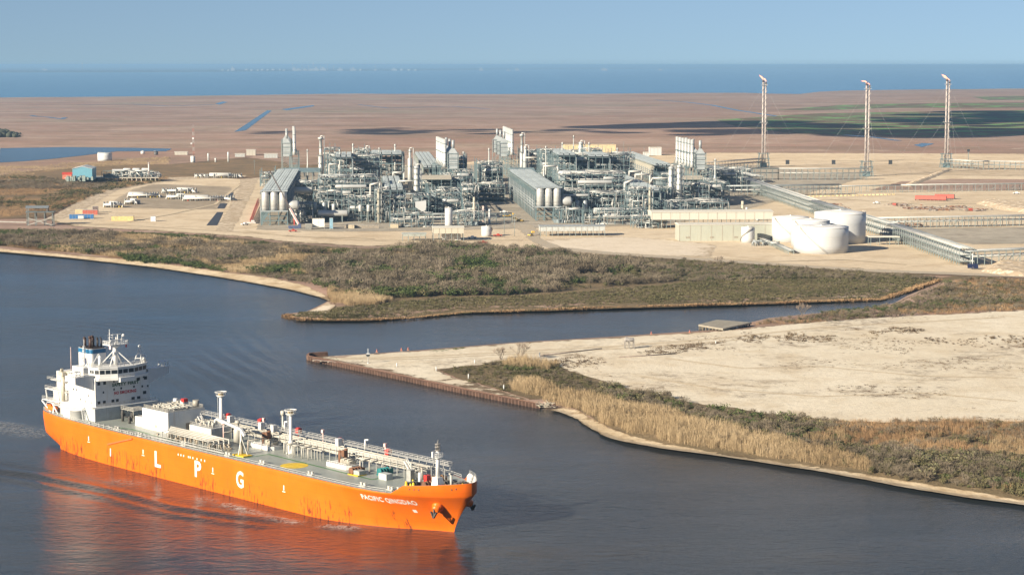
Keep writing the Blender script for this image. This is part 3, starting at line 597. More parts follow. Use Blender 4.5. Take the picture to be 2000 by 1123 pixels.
    for (x0,t0),(x1,t1) in zip(plan[2:-1], plan[3:]):
        a = Vector((x0,-t0)); c = Vector((x1,-t1)); d = (c-a); Ln = d.length; d.normalize(); nrm = Vector((d.y,-d.x)); 
        if nrm.dot(Vector((1,0))) < -.1: nrm = -nrm
        if (a+c).length and nrm.dot((a+c)/2-ctr) < 0: nrm = -nrm
        k = max(1,round(Ln/2.0))
        for i in range(k):
            p0 = a+d*(Ln*i/k+.16); p1 = a+d*(Ln*(i+1)/k-.16); o = nrm*.05
            MB().add([(p0.x+o.x,p0.y+o.y,29.5),(p1.x+o.x,p1.y+o.y,29.5),(p1.x+o.x*2.5,p1.y+o.y*2.5,30.95),(p0.x+o.x*2.5,p0.y+o.y*2.5,30.95)],[(0,1,2,3)]) 
            b = MB(); b.add([(p0.x+o.x,p0.y+o.y,29.5),(p1.x+o.x,p1.y+o.y,29.5),(p1.x+o.x,p1.y+o.y,30.95),(p0.x+o.x,p0.y+o.y,30.95)],[(0,1,2,3)]); b.build('window', glass, wh)
    for x in (30.6,29.2): MB().cbox((x,-10.23,30.2),(1.0,.1,1.2)).build('window', glass, wh)
    b = MB(); b.rail([(27.8,9.9,31.95),(27.8,-9.9,31.95),(31.5,-9.9,31.95),(33.2,-9,31.95),(35.8,-3.2,31.95),(35.8,3.2,31.95),(33.2,9,31.95),(31.5,9.9,31.95),(27.8,9.9,31.95)],1.2,.1,1.8,3); b.rail([(37.1,-2.8,28.05),(37.1,2.8,28.05)],1.0,.08,1.5,2); b.build('railing', rail, wh)
    # bridge wings
    for sgn in (1,-1):
        b = MB(); t0, t1 = 10.6, 18.4
        v = [(28.6,-sgn*t0,28.9),(28.6,-sgn*t1,28.9),(28.6,-sgn*t1,26.6),(28.6,-sgn*t0,23.6)]; v2 = [(31.6,y,z) for _,y,z in v]
        b.add(v+v2, [(0,1,2,3),(7,6,5,4),(0,4,5,1),(1,5,6,2),(2,6,7,3)] if sgn > 0 else [(3,2,1,0),(4,5,6,7),(1,5,4,0),(2,6,5,1),(3,7,6,2)])
        b.box(28.4,31.8,-sgn*t1-.1 if sgn>0 else t0, -t0 if sgn>0 else t1+.1, 28.9, 29.05); wg = b.build('bridge_wing', white, ROOT)
        c = MB(); yy = -sgn*17.2
        for dx in (-1.2,1.2):
            for dy in (-1.1,1.1): c.bar((30.1+dx,yy+dy,29.05),(30.1+dx,yy+dy,31.0),.22)
        c.cbox((30.1,yy,31.05),(2.7,2.5,.2)); c.bar((31.3,yy-1.1,29.9),(31.3,yy+1.1,29.9),.2); c.bar((28.9,yy-1.1,29.9),(31.3,yy-1.1,29.9),.2); c.bar((28.9,yy+1.1,29.9),(31.3,yy+1.1,29.9),.2)
        c.build('wing_cab', white2, wg)
    # roof houses behind the starboard wing
    b = MB(); b.box(16.5,19.5,-9.8,-6.9,28,31.0); b.box(20.2,24,-10.2,-6.4,28,30.9); b.cyl((21,-8.3,28),(21,-8.3,31.1),1.7,n=14); b.build('vent_house', white2, ROOT)
    b = MB(); b.cyl((14.6,-9,27),(14.6,-9,37.6),.14,n=6); b.build('whip_aerial', paint('aerial',(.55,.4,.36),.5), ROOT)
    # provision crane at the aft starboard side
    b = MB(); b.cyl((13.2,-11.6,16.9),(13.2,-11.6,27.2),.75,n=12); b.cbox((13.2,-11.6,27.8),(2.6,2.2,1.4)); b.bar((13.2,-11.2,28.2),(18,-9.4,28.9),.6); b.cbox((12.7,-11.6,29),(.5,1,1.2))
    for k in range(12): b.bar((14.2,-12.3,17+k*.85),(14.2,-11.,17+k*.85),.1)
    b.build('provision_crane', paint('crane_cream',(.48,.44,.35),.5), ROOT)
    # funnel
    fx, fy = 9.5, 0.
    def fsec(x0,x1,hw,z0,z1,m,name,par):
        b = MB(); r = 1.2; pl = []
        for (cx,cy2,a0) in ((x1-r,hw-r,0),(x0+r,hw-r,90),(x0+r,-hw+r,180),(x1-r,-hw+r,270)):
            for k in range(5): a = math.radians(a0+k*22.5); pl.append((cx+r*math.cos(a),cy2+r*math.sin(a)))
        b.prism(pl,z0,z1); o = b.build(name,m,par); return o
    fun = fsec(10.5,18.5,3.3,27.5,36.6,white2,'funnel',ROOT)
    fsec(10.45,18.55,3.35,34.9,36.5,blue,'funnel_band',fun); fsec(10.45,18.55,3.35,27.6,29.4,blue,'funnel_band',fun); fsec(10.8,18.2,3.,36.5,36.9,black,'funnel_top',fun)
    for x,y,r,h in ((7,-1.3,.75,4.2),(8.3,.9,.85,4.6),(9.6,-.9,.8,4.7),(10.6,1.3,.45,4.3),(6.3,1.4,.4,3.8),(11.8,-1.6,.3,3.8),(11.9,1.8,.35,4.4)):
        b = MB(); x += 5.5; h -= 1.3; b.cyl((x,y,36.9),(x,y,36.9+h),r*.68,n=10); b.cyl((x,y,36.9+h),(x-.5,y,37.4+h),r*.68,r*.6,n=10); b.build('exhaust_pipe', black if r<.7 else paint('flue_brown',(.065,.035,.028),.6,var=.4), fun)
    b = MB()                                   # flame-like swirl emblem
    def arc(cx,cz,r,a0,a1,w0,w1,k=14):
        v=[]; 
        for i in range(k+1):
            t=i/k; a=math.radians(a0+(a1-a0)*t); ww=w0+(w1-w0)*t
            v += [(cx+(r-ww/2)*math.cos(a),cz+(r-ww/2)*math.sin(a)*1.15),(cx+(r+ww/2)*math.cos(a),cz+(r+ww/2)*math.sin(a)*1.15)]
        b.add([(x,-3.33,z) for x,z in v],[(2*i,2*i+1,2*i+3,2*i+2) for i in range(k)])
    arc(14.2,31.9,1.5,150,400,.15,.55); arc(14.5,32.,.85,120,-60,.15,.45); arc(15.1,32.6,1.2,140,230,.1,.4); b.build('emblem', paint('emblem_blue',(.03,.04,.09),.5), fun)
    # radar mast
    mx = 29.6; b = MB(); b.cyl((mx,0,31.9),(mx,0,39.5),.95,.7,n=12)
    for dx,dy in ((-3.5,-4),(-3.5,4),(3,-4.2),(3,4.2)): b.bar((mx+dx,dy,31.9),(mx,0,37.6),.32)
    b.bar((mx+3,-4.2,31.9+3),(mx+3-3,4.2-4,36),.2); b.prism(ccw([(mx-2.6,-3.6),(mx+2.6,-3.6),(mx+2.6,3.6),(mx-2.6,3.6)]),39.3,39.6); b.lathe((mx,0,38.2),[(.7,0),(2.3,1.1)],8)
    mast = b.build('radar_mast', white2, ROOT)
    b = MB(); b.rail([(mx-2.5,-3.5,39.6),(mx+2.5,-3.5,39.6),(mx+2.5,3.5,39.6),(mx-2.5,3.5,39.6),(mx-2.5,-3.5,39.6)],1.2,.13,1.4,2)
    for dx,dy,h in ((0,-2.2,4.4),(0,-.8,4.0),(1,-2.9,3.2),(0,2.6,2.7),(1.5,.3,3.6)): b.cyl((mx+dx,dy,39.6),(mx+dx,dy,39.6+h),.16,n=6)
    for z in (41.0,42.1,43.0): b.bar((mx,-2.9,z),(mx,.6,z),.16); b.bar((mx-1,-1.5,z),(mx+1.2,-1.5,z),.14)
    b.cyl((mx,-2.2,43),(mx,-2.2,45.2),.1,n=5); b.ball((mx+1.,2.6,42.6),.55,8,6); b.build('mast_gear', white2, mast)
    b = MB(); b.cbox((mx+2.6,-1.6,41.2),(.3,3.8,.35)); b.cyl((mx+2.6,-1.6,39.6),(mx+2.6,-1.6,41),.3,n=8); b.build('radar_scanner', white2, mast)
    b = MB(); b.cbox((mx-1.2,1.2,42.8),(.3,3.2,.3)); b.cyl((mx-1.2,1.2,39.6),(mx-1.2,1.2,42.6),.22,n=8); b.build('radar_scanner', white2, mast)
    def flag(x,y,z,m,w_=2.0,h_=1.3):
        b = MB(); n=6; b.add([(x-i*w_/n*.9,y+math.sin(i*1.3)*.18+i*.08,z-dz*h_-i*.05) for i in range(n+1) for dz in (0,1)],[(2*i,2*i+1,2*i+3,2*i+2) for i in range(n)]); return b.build('flag', m, mast)
    flag(mx+.3,4.1,39.2,paint('flag_red',(.5,.04,.05),.7)); flag(19.6,3.9,37.4,paint('flag_pink',(.75,.5,.5),.7),2.2,1.4)
    # signal masts on the compass deck
    b = MB()
    for dx,dy in ((-1,-1.6),(-1,1.6),(1.3,0)): b.bar((32+dx,7.6+dy,31.9),(32,7.6,37.8),.26)
    for z in (33.6,35.3): k=(37.8-z)/5.9; b.bar((32-k,7.6-1.6*k,z),(32-k,7.6+1.6*k,z),.18); b.bar((32-k,7.6-1.6*k,z),(32+1.3*k,7.6,z),.18); b.bar((32-k,7.6+1.6*k,z),(32+1.3*k,7.6,z),.18)
    b.ball((32,7.6,38.1),.55,8,6); b.cyl((32,9.1,31.9),(32,9.1,34.6),.55,.45,n=10); b.ball((32,9.1,34.7),.5,8,6); b.build('signal_mast', white2, ROOT)
    b = MB()
    for dx,dy in ((-.8,-.8),(-.8,.8),(.8,-.8),(.8,.8)): b.bar((17+dx,-5+dy,28),(17+dx*.3,-5+dy*.3,38),.15)
    for k in range(9): z=28.5+k*1.05; q=1-.7*(z-28)/10; b.bar((17-.8*q,-5-.8*q,z),(17+.8*q,-5-.8*q,z+.5),.12); b.bar((17-.8*q,-5+.8*q,z),(17-.8*q,-5-.8*q,z+.5),.12)
    b.bar((17,-5,38),(17,-5,40.5),.12); b.build('signal_mast', white2, ROOT)
    b = MB(); b.bar((27.8,-9,31.9),(28.5,-6.4,36.4),.2); b.bar((29.6,-5,31.9),(28.5,-6.4,36.4),.2); b.cyl((29,-6.2,31.9),(29,-6.2,34.9),.6,n=12); b.ball((29,-6.2,35.),.75,12,6); b.build('satellite_dome', white2, ROOT)
    # ================= deck houses forward of the bridge
    ch = MB(); ch.box(56.5,72.6,-6.4,9.5,ZD,ZD+7.3); ch.box(50.5,56.5,-5.6,5,ZD,ZD+3.4); ch = ch.build('compressor_house', white, ROOT)
    MB().box(56.7,72.4,-6.2,9.3,ZD+7.3,ZD+7.42).build('house_roof', steel, ch)
    MB().cbox((72.63,2.2,ZD+1.4),(.1,2.2,2.8)).build('door', paint('door_brown',(.30,.25,.2),.6), ch)
    MB().cbox((65,-6.43,ZD+1.6),(1.2,.1,1.0)).build('louvre', paint('louvre_tan',(.55,.42,.28),.6), ch)
    b = MB(); b.rail([(57,-6,ZD+7.4),(72.3,-6,ZD+7.4),(72.3,9,ZD+7.4),(57,9,ZD+7.4),(57,-6,ZD+7.4)],1.1,.09,1.8,3)
    for k in range(9): b.cyl((60+k*1.35,-2+random.uniform(-1,6),ZD+7.4),(60+k*1.35,-2,ZD+8.5),.3,n=7)
    for k in range(5): b.pipe([(58.5,-3+k*2,ZD+8.2),(71.5,-3+k*2,ZD+8.2)],.22)
    for k in range(16): b.cbox((58+k*.85,random.uniform(-4.5,7.5),ZD+7.9),(random.uniform(.5,1.1),random.uniform(.5,1.2),random.uniform(.6,1.5)))
    b.build('roof_piping', cream, ch)
    for x,t,z,r,h,m in ((58.5,-6.5,ZD+7.4,.8,2.0,white2),(61,-8,ZD+7.4,.9,1.4,white2),(68.5,-8.5,ZD+7.4,1.2,2.4,paint('filter_grey',(.3,.28,.24),.5))):
        MB().cyl((x,-t,z),(x,-t,z+h),r,n=12).build('roof_vent', m, ch)
    for x,t,z in ((55.,-3,ZD+6.4),(62.,-8.,ZD+9)): MB().cbox((x,-t,z),(1.8,1.8,1.2)).build('hose_cabinet', red, ROOT)
    b = MB()
    for x,t,h in ((40,4,4.2),(43,2,3.4),(46,5,2.6),(48,0,3.5),(44,-3,4.5),(47,-6,5.5)):
        b.cyl((x,-t,ZD),(x,-t,ZD+h),.5,n=8); b.cbox((x+.4,-t,ZD+h*.6),(1.1,1.3,1))
    for k in range(7): b.pipe([(38+k*2.4,-2+k*.4,ZD+.9),(38+k*2.4,6,ZD+.9),(38+k*2.4,6,ZD+3)],.22)
    b.build('deck_machinery', dark, ROOT)
    b = MB(); 
    for x in (37,40.5,44): b.bar((x,-2,ZD),(x,-2,ZD+4),.25); b.bar((x,5,ZD),(x,5,ZD+4),.25)
    b.box(36.4,44.8,-2.4,5.4,ZD+3.9,ZD+4.05); b.rail([(36.5,-2.3,ZD+4.05),(44.7,-2.3,ZD+4.05),(44.7,5.3,ZD+4.05)],1.1,.1,1.8,2); b.build('deck_platform', cream, ROOT)
    # grey reliquefaction plant with its piping forward of the compressor house
    b = MB(); b.box(83,96,-4.6,4.2,ZD,ZD+4.4); rl = b.build('deck_house', paint('house_pale',(.50,.51,.49),.5,var=.15,streak=.4), ROOT)
    b = MB(); b.rail([(83.2,4,ZD+4.4),(83.2,-4.4,ZD+4.4),(95.8,-4.4,ZD+4.4),(95.8,4,ZD+4.4)],1.1,.09,1.4,2)
    for k in range(14): b.cbox((84.5+random.uniform(0,10),random.uniform(-3.5,3.5),ZD+5),(random.uniform(.4,1.2),random.uniform(.4,1.2),random.uniform(.8,1.8)))
    b.build('roof_piping', cream, rl)
    b = MB(); b.lathe((103,1.5,ZD),[(1.5,0),(1.5,4.2),(1.1,5),(.6,5.4),(.6,6.5),(.9,6.6),(.9,7.4),(0,7.6)],14); b.build('separator_drum', cream, ROOT)
    # low piping loops along the starboard side
    b = MB()
    for k in range(5):
        t = 9.5+k*1.0; z = ZD+3.6-k*.25
        b.pipe([(79+k,-t,ZD+.5),(79+k,-t,z),(113-k*1.5,-t,z),(113-k*1.5,-t,ZD+.4)],.3 if k < 3 else .22)
    for k in range(13): b.bar((80+k*2.7,-9,ZD),(80+k*2.7,-9,ZD+3.3),.2); b.bar((80+k*2.7,-14,ZD),(80+k*2.7,-14,ZD+2.6),.2); b.bar((80+k*2.7,-9,ZD+3.3),(80+k*2.7,-14,ZD+2.4),.2)
    b.build('cargo_piping', cream, ROOT)
    b = MB()
    for k in range(34):
        x = random.uniform(78,116); t = random.uniform(9.5,15); h = random.uniform(.6,2.3)
        b.cyl((x,-t,ZD),(x,-t,ZD+h),random.uniform(.15,.4),n=6); b.cbox((x,-t,ZD+h),(random.uniform(.4,1.1),random.uniform(.4,1.1),.4))
    b.build('valve_cluster', paint('valve_mix',(.35,.29,.22),.6,var=.6,scale=1.2), ROOT)
    b = MB(); b.rail([(x,-(half(x,ZD)-2.3),ZD) for x in range(76,120,2)],1.5,.14,2,2); b.build('railing', rail, ROOT)
    b = MB(); b.pipe([(x,-(half(x,ZD)-2.0),ZD+.8) for x in (74,90,106,120)],.28); b.pipe([(36+k*4,-(half(36+k*4,ZD)-1.6),ZD+.7) for k in range(11)],.22)
    for k in range(26): x=36+k*1.6; b.cbox((x,-(half(x,ZD)-random.uniform(1.2,2.6)),ZD+.5),(.5,.5,1.0))
    b.build('deck_edge_piping', steel, ROOT)
    # pipe trunk along the port side of the centreline
    b = MB(); pr = MB(); sup = MB(); x0, x1 = 74., 196.
    for k,(t,z,r) in enumerate(((-4.2,ZD+3.95,.34),(-5.2,ZD+3.95,.42),(-6.4,ZD+3.95,.28),(-7.4,ZD+3.95,.42),(-9.4,ZD+3.95,.3),(-10.,ZD+3.1,.35),(-4.6,ZD+2.6,.4),(-5.8,ZD+2.6,.3),(-6.9,ZD+2.6,.42),(-8.2,ZD+2.6,.35))):
        pass; xe = x1-random.uniform(0,30)*(k%3 == 1)
        b.pipe([(x0+random.uniform(0,8),-t,ZD+.5),(x0+random.uniform(0,6),-t,z),(xe,-t,z),(xe,-t,ZD+.4)],r*.74)
    b.build('cargo_pipe', cream, ROOT)
    for x in np.arange(76,206,3.4):
        e = 3.2 if x < 198 else 5
        sup.bar((x,3.6 if x<198 else 6.,ZD),(x,3.6 if x<198 else 6.,ZD+4.9),.17); sup.bar((x,10. if x<198 else 8.2,ZD),(x,10. if x<198 else 8.2,ZD+4.9),.17); sup.bar((x,3.6 if x<198 else 6,ZD+3.8),(x,10 if x<198 else 8.2,ZD+3.8),.16); sup.bar((x,3.6 if x < 198 else 6,ZD+2.1),(x,10 if x<198 else 8.2,ZD+2.1),.15)
    sup.build('pipe_support', rail, ROOT)
    cw = MB(); cw.box(72,205,7.9,9.,ZD+5.2,ZD+5.3); cw.rail([(72,7.6,ZD+5.35),(196,7.6,ZD+5.35)],1.1,.06,2.4,2); cw.rail([(72,9.2,ZD+5.35),(205,9.2,ZD+5.35)],1.1,.07,2.4,2); cw.rail([(190,7.6,ZD+5.35),(205,7.6,ZD+5.35)],1.1,.1,1.9,2)
    cw.build('catwalk', rail, ROOT)
    for x,t in ((76,-5),(189,-4)):                       # stairs on to the catwalk
        s = MB(); s.bar((x,-t,ZD+5.3),(x+5,-t,ZD),.3); s.bar((x,-t-1.1,ZD+5.3),(x+5,-t-1.1,ZD),.3); s.rail([(x,-t,ZD+5.3),(x+5,-t,ZD)],1.1,.1,1.3,1)
        for k in range(10): s.cbox((x+k*.55,-t-.5,ZD+5.1-k*.55),(.4,1,.08))
        s.build('stairway', white2, ROOT)
    b = MB()                                               # branch lines
    for x,t,e in ((101,-3,3),(108,-3,1),(119,-3,6),(131,-3,0),(134,-3,1),(138,-3,1.5),(142,-3,1.2),(145,-3,1),(172,-3,1),(176,-3,.5)):
        b.pipe([(x,-t,ZD+3.6),(x,-e,ZD+3.6),(x,-e,ZD+.2)],.24)
    for k in range(12): x = 132+k*1.5; b.bar((x,1.5,ZD),(x,1.5,ZD+3.2),.2)
    b.build('branch_piping', cream, ROOT); MB().box(131,150,.9,2.2,ZD+3.25,ZD+3.5).build('pipe_tray', cream, ROOT)
    for k,x in enumerate((92,110,117,152)): 
        MB().cbox((x,6.5,ZD+6),(1.6,1.8,2.4)).build('deck_box', paint('box_grey',(.55,.55,.53),.5), ROOT)
    # cargo domes with valves
    for x,t in ((118,-2.2),(161.5,-.2)):
        d = MB(); pl = [(x-5,-t-2.6),(x+5,-t-2.6),(x+6,-t-1),(x+6,-t+2.6),(x-5,-t+2.6)]; d.prism(ccw(pl),ZD,ZD+1.3); d.rail([(x-4.8,-t-2.4,ZD+1.3),(x+4.9,-t-2.4,ZD+1.3)],.5,.1,1.2,1); dm = d.build('cargo_dome', white, ROOT)
        g = MB(); g.cyl((x-1,-t,ZD+1.3),(x-1,-t,ZD+5.2),.7,n=9); g.cyl((x+1.2,-t+.6,ZD+1.3),(x+1.2,-t+.6,ZD+6),.6,n=9); g.cbox((x+1.2,-t,ZD+4.6),(1.4,1.6,2)); g.build('pump_motor', rust, dm)
        g = MB()
        for k in range(7): q = x+1+k*.7; g.pipe([(q,-t-1.4,ZD+1.3),(q,-t-1.4,ZD+2.6+.25*(k%3)),(q,-t+1.4,ZD+2.6+.25*(k%3)),(q,-t+1.4,ZD+1.3)],.22)
        g.build('dome_valves', paint('valve_pale',(.48,.45,.38),.5,var=.4,scale=1.5), dm)
        MB().cbox((x+.2,-t+.5,ZD+3),(1.3,1.6,3.2)).build('pump_cover', dark, dm)
    # vent masts with crow's nests
    for x,t,h,big in ((85.8,-7.,13.6,1),(131.3,-2.6,13.3,1)):
        m_ = MB(); m_.cyl((x,-t,ZD),(x,-t,ZD+h),.68,.52,n=12); m_.lathe((x,-t,ZD+h-.8),[(.5,0),(1.7,.8),(1.7,.92)],12)
        for k in range(int(h/.8)-2): m_.bar((x-1.35,-t-.35,ZD+2+k*.8),(x-1.35,-t+.35,ZD+2+k*.8),.1)
        m_.bar((x-1.35,-t-.35,ZD+1.5),(x-1.35,-t-.35,ZD+h),.1); m_.bar((x-1.35,-t+.35,ZD+1.5),(x-1.35,-t+.35,ZD+h),.1)
        if x > 100: m_.lathe((x,-t,ZD),[(2.1,0),(1.9,.4),(.8,4.4)],4)
        vm = m_.build('vent_mast', white2, ROOT)
        r_ = MB(); n=10
        ring = [(x+1.7*math.cos(i*2*math.pi/n),-t+1.7*math.sin(i*2*math.pi/n),ZD+h+.15) for i in range(n+1)]; r_.rail(ring,1.1,.13,1.3,1); r2=[(x+2.15*math.cos(i*2*math.pi/n),-t+2.15*math.sin(i*2*math.pi/n),ZD+h+1.3) for i in range(n+1)]
        for p,q in zip(r2,r2[1:]): r_.bar(p,q,.16)
        r_.build('crows_nest', white2, vm); MB().cyl((x,-t,ZD+h),(x,-t,ZD+h+1.1),1.0,n=10).build('vent_head', paint('vent_tan',(.42,.33,.2),.6), vm)
    b = MB(); x,t = 113.5,-13.
    b.cyl((x,-t,ZD),(x,-t,ZD+10),.4,.32,n=10); b.bar((x+2.4,-t+.5,ZD),(x+.3,-t,ZD+6),.3); b.bar((x+.5,-t-2.2,ZD),(x,-t,ZD+6),.3); b.lathe((x,-t,ZD+9.2),[(.5,0),(.8,.5),(.8,1.6),(.3,1.8)],8)
    for k in range(11): b.bar((x-1,-t-.3,ZD+1+k*.8),(x-1,-t+.3,ZD+1+k*.8),.1)
    b.build('light_mast', cream, ROOT)
    # hose crane
    b = MB(); x,t = 122.3,11.2; b.cyl((x,-t,ZD),(x,-t,ZD+8.7),.55,.5,n=10); b.bar((x+3.2,-t+.3,ZD),(x,-t,ZD+6),.3); b.bar((x+1.2,-t-2.2,ZD),(x,-t,ZD+6),.26); b.build('crane_post', cream, ROOT)
    b = MB(); b.bar((x,-t,ZD+8.6),(x-15.5,-t+1.5,ZD+10.0),.9,.7); b.bar((x,-t,ZD+8.6),(x+2.,-t,ZD+6.6),.8); b.pipe([(x-15.5,-t+1.5,ZD+10),(x-17,-t+1.6,ZD+9.4),(x-17,-t+1.6,ZD+8.4)],.3); b.build('crane_boom', white2, ROOT)
    MB().box(x-1.5,x+4.5,-t-2.6,-t+1.2,ZD+.05,ZD+.35).build('crane_foot', yellow, ROOT)
    # red fire monitors and posts beside the catwalk
    for x,t,z in ((86.5,-9.5,6.),(104,-10.8,6.2),(125.,-10.8,5.7),(148.5,-9.8,5.4),(173.5,-9.6,5.2)):
        b = MB(); b.cbox((x,-t,ZD+z),(1.7,1.7,1.6)); b.cyl((x,-t,ZD+z+.8),(x,-t,ZD+z+1.1),.7,n=10); b.bar((x,-t,ZD),(x,-t,ZD+z),.22); b.build('hose_drum', red, ROOT)
    for x,t in ((107,-9.8),(139,-10.3),(172.5,-9.2),(101.5,3.4)):
        b = MB(); b.cyl((x,-t,ZD),(x,-t,ZD+7.4),.22,n=7); b.cbox((x,-t,ZD+7.4),(.9,.9,1.1)); b.build('lamp_post', paint('post_pink',(.72,.5,.45),.5), ROOT)
    for x,t in ((163.5,-8.2),(118.5,-10)): 
        b = MB(); b.pipe([(x,-t,ZD+5),(x,-t,ZD+8),(x+1.8,-t,ZD+8.3)],.28); b.build('gooseneck_vent', white2, ROOT)
    # loose deck gear
    for x,t,l,w_,h,m in ((186.4,2.6,3.8,2.6,1.9,paint('locker_grey',(.45,.47,.45),.5)),(194,-1.2,2.0,1.8,3.6,steel),(176,4.6,2.8,2.6,1.6,paint('hatch_grey',(.38,.37,.33),.6))):
        MB().cbox((x,-t,ZD+h/2),(l,w_,h)).build('deck_locker', m, ROOT)
    b = MB(); b.box(172.5,177.5,-6.6,-2.8,ZD+.05,ZD+.3); b.build('winch_bed', yellow, ROOT)
    def winch(x,t,m,name='mooring_winch'):
        b = MB(); b.cyl((x,-t-1.6,ZD+1.2),(x,-t+1.6,ZD+1.2),.75,n=10); 
        for dy in (-1.7,-.6,.6,1.7): b.cyl((x,-t+dy-.1,ZD+1.2),(x,-t+dy+.1,ZD+1.2),1.15,n=12)
        b.box(x-1.1,x+1.1,-t+1.9,-t+3.2,ZD,ZD+1.8); b.box(x-1.2,x+1.2,-t-2,-t+2,ZD,ZD+.3); return b.build(name, m, ROOT)
    winch(173.3,4.2,rust); winch(180.5,-1.5,paint('winch_teal',(.02,.16,.17),.5)); winch(203,6.5,dark); winch(206.5,2.,rust); winch(210,-3.2,dark); winch(214.5,3.,rust); winch(215,-4,dark); winch(202,-5.5,paint('winch_brown',(.25,.14,.07),.6)); winch(7,5,dark); winch(7,-4,rust)
    for x,t,s_ in ((204.8,9.6,1.),(206.3,9.,.8),(208.,9.2,1.),(211,1.,.9),(219,3.2,.9),(218.4,-2.6,.8),(200.5,3.5,.7),(198,-4,.7)):
        b = MB(); b.lathe((x,-t,ZD),[(1.0*s_,0),(1.*s_,.5),(.55*s_,1.7*s_),(.35*s_,2.9*s_),(0,3.1*s_)],9); b.build('mushroom_vent', yellow, ROOT)
    for x,t in ((54,15.5),(70,16.3),(96,16.),(121,15.7),(140,15.8),(165,15.6),(190,14.8),(200.5,12.6),(204,11.6)):
        b = MB()
        for dx in (-.8,.8): b.cyl((x+dx,-t,ZD),(x+dx,-t,ZD+1.1),.42,n=9); b.cyl((x+dx,-t,ZD+1.1),(x+dx,-t,ZD+1.3),.55,n=9)
        b.cbox((x,-t,ZD+.15),(2.8,1.3,.3)); b.build('bollard', paint('bitts_grey',(.55,.53,.48),.5), ROOT)
    b = MB(); b.rail([(186,9.8,ZD),(203,5.5,ZD)],.9,.12,1.2,2)
    for k in range(18): x = random.uniform(199,219); t = random.uniform(-6,8)*(224-x)/24; b.cyl((x,-t,ZD),(x,-t,ZD+random.uniform(.7,2.4)),random.uniform(.18,.5),n=7)
    b.build('forecastle_gear', paint('gear_mixed',(.32,.26,.18),.6,var=.6,scale=.9), ROOT)
    MB().cbox((205.5,-1.5,ZD+2.6),(1.6,1.8,2.6)).build('hose_drum', red, ROOT)
    b = MB(); b.cyl((203.2,-2.8,ZD),(203.2,-2.8,ZD+4.6),.55,n=9); b.build('vent_post', white2, ROOT); b = MB(); b.cyl((218.7,-2.4,ZD),(218.7,-2.4,ZD+6.2),.4,n=8); b.cbox((218.7,-2.4,ZD+6.2),(.8,1.4,.4)); b.build('vent_post', cream, ROOT)
    # foremast
    x,t = 212.6,2.9
    b = MB(); pts=[(1.9,0),(1.5,4.2)]; b.add([(x-1.9,-t-1.5,ZD),(x+1.9,-t-1.5,ZD),(x+1.9,-t+1.5,ZD),(x-1.9,-t+1.5,ZD),(x-1.4,-t-1.1,ZD+4.4),(x+1.1,-t-1.1,ZD+4.4),(x+1.1,-t+1.1,ZD+4.4),(x-1.4,-t+1.1,ZD+4.4)],[(4,5,6,7),(0,1,5,4),(1,2,6,5),(2,3,7,6),(3,0,4,7)])
    b.cyl((x,-t,ZD+4.3),(x,-t,ZD+12.8),.74,.55,n=12); b.lathe((x,-t,ZD+9.9),[(.7,0),(1.75,.7),(1.75,.85)],10); fm = b.build('foremast', white2, ROOT)
    b = MB(); ring=[(x+1.7*math.cos(i*math.pi/4),-t+1.7*math.sin(i*math.pi/4),ZD+10.75) for i in range(9)]; b.rail(ring,1.1,.13,1.3,2)
    for k in range(9): b.bar((x-1,-t-.25,ZD+4.5+k*.7),(x-1,-t+.25,ZD+4.5+k*.7),.1)
    b.cbox((x,-t-1.9,ZD+11.6),(.7,.7,1.8)); b.build('mast_platform', white2, fm)
    b = MB(); [b.cyl((x,-t,ZD+z),(x,-t,ZD+z+.25),.95,n=8) for z in (12.6,13.6,14.5)]; b.cyl((x,-t,ZD+12.6),(x,-t,ZD+14.8),.3,n=6); [b.bar((x+dx,-t+dy,ZD+12.7),(x+dx,-t+dy,ZD+14.6),.13) for dx,dy in ((-.8,0),(.8,0),(0,-.8),(0,.8))]; b.bar((x-.2,-t,ZD+14.6),(x+.3,-t,ZD+16.),.2); b.build('mast_lamp', paint('lamp_grey',(.26,.24,.22),.6,var=.4,scale=1.5), fm)
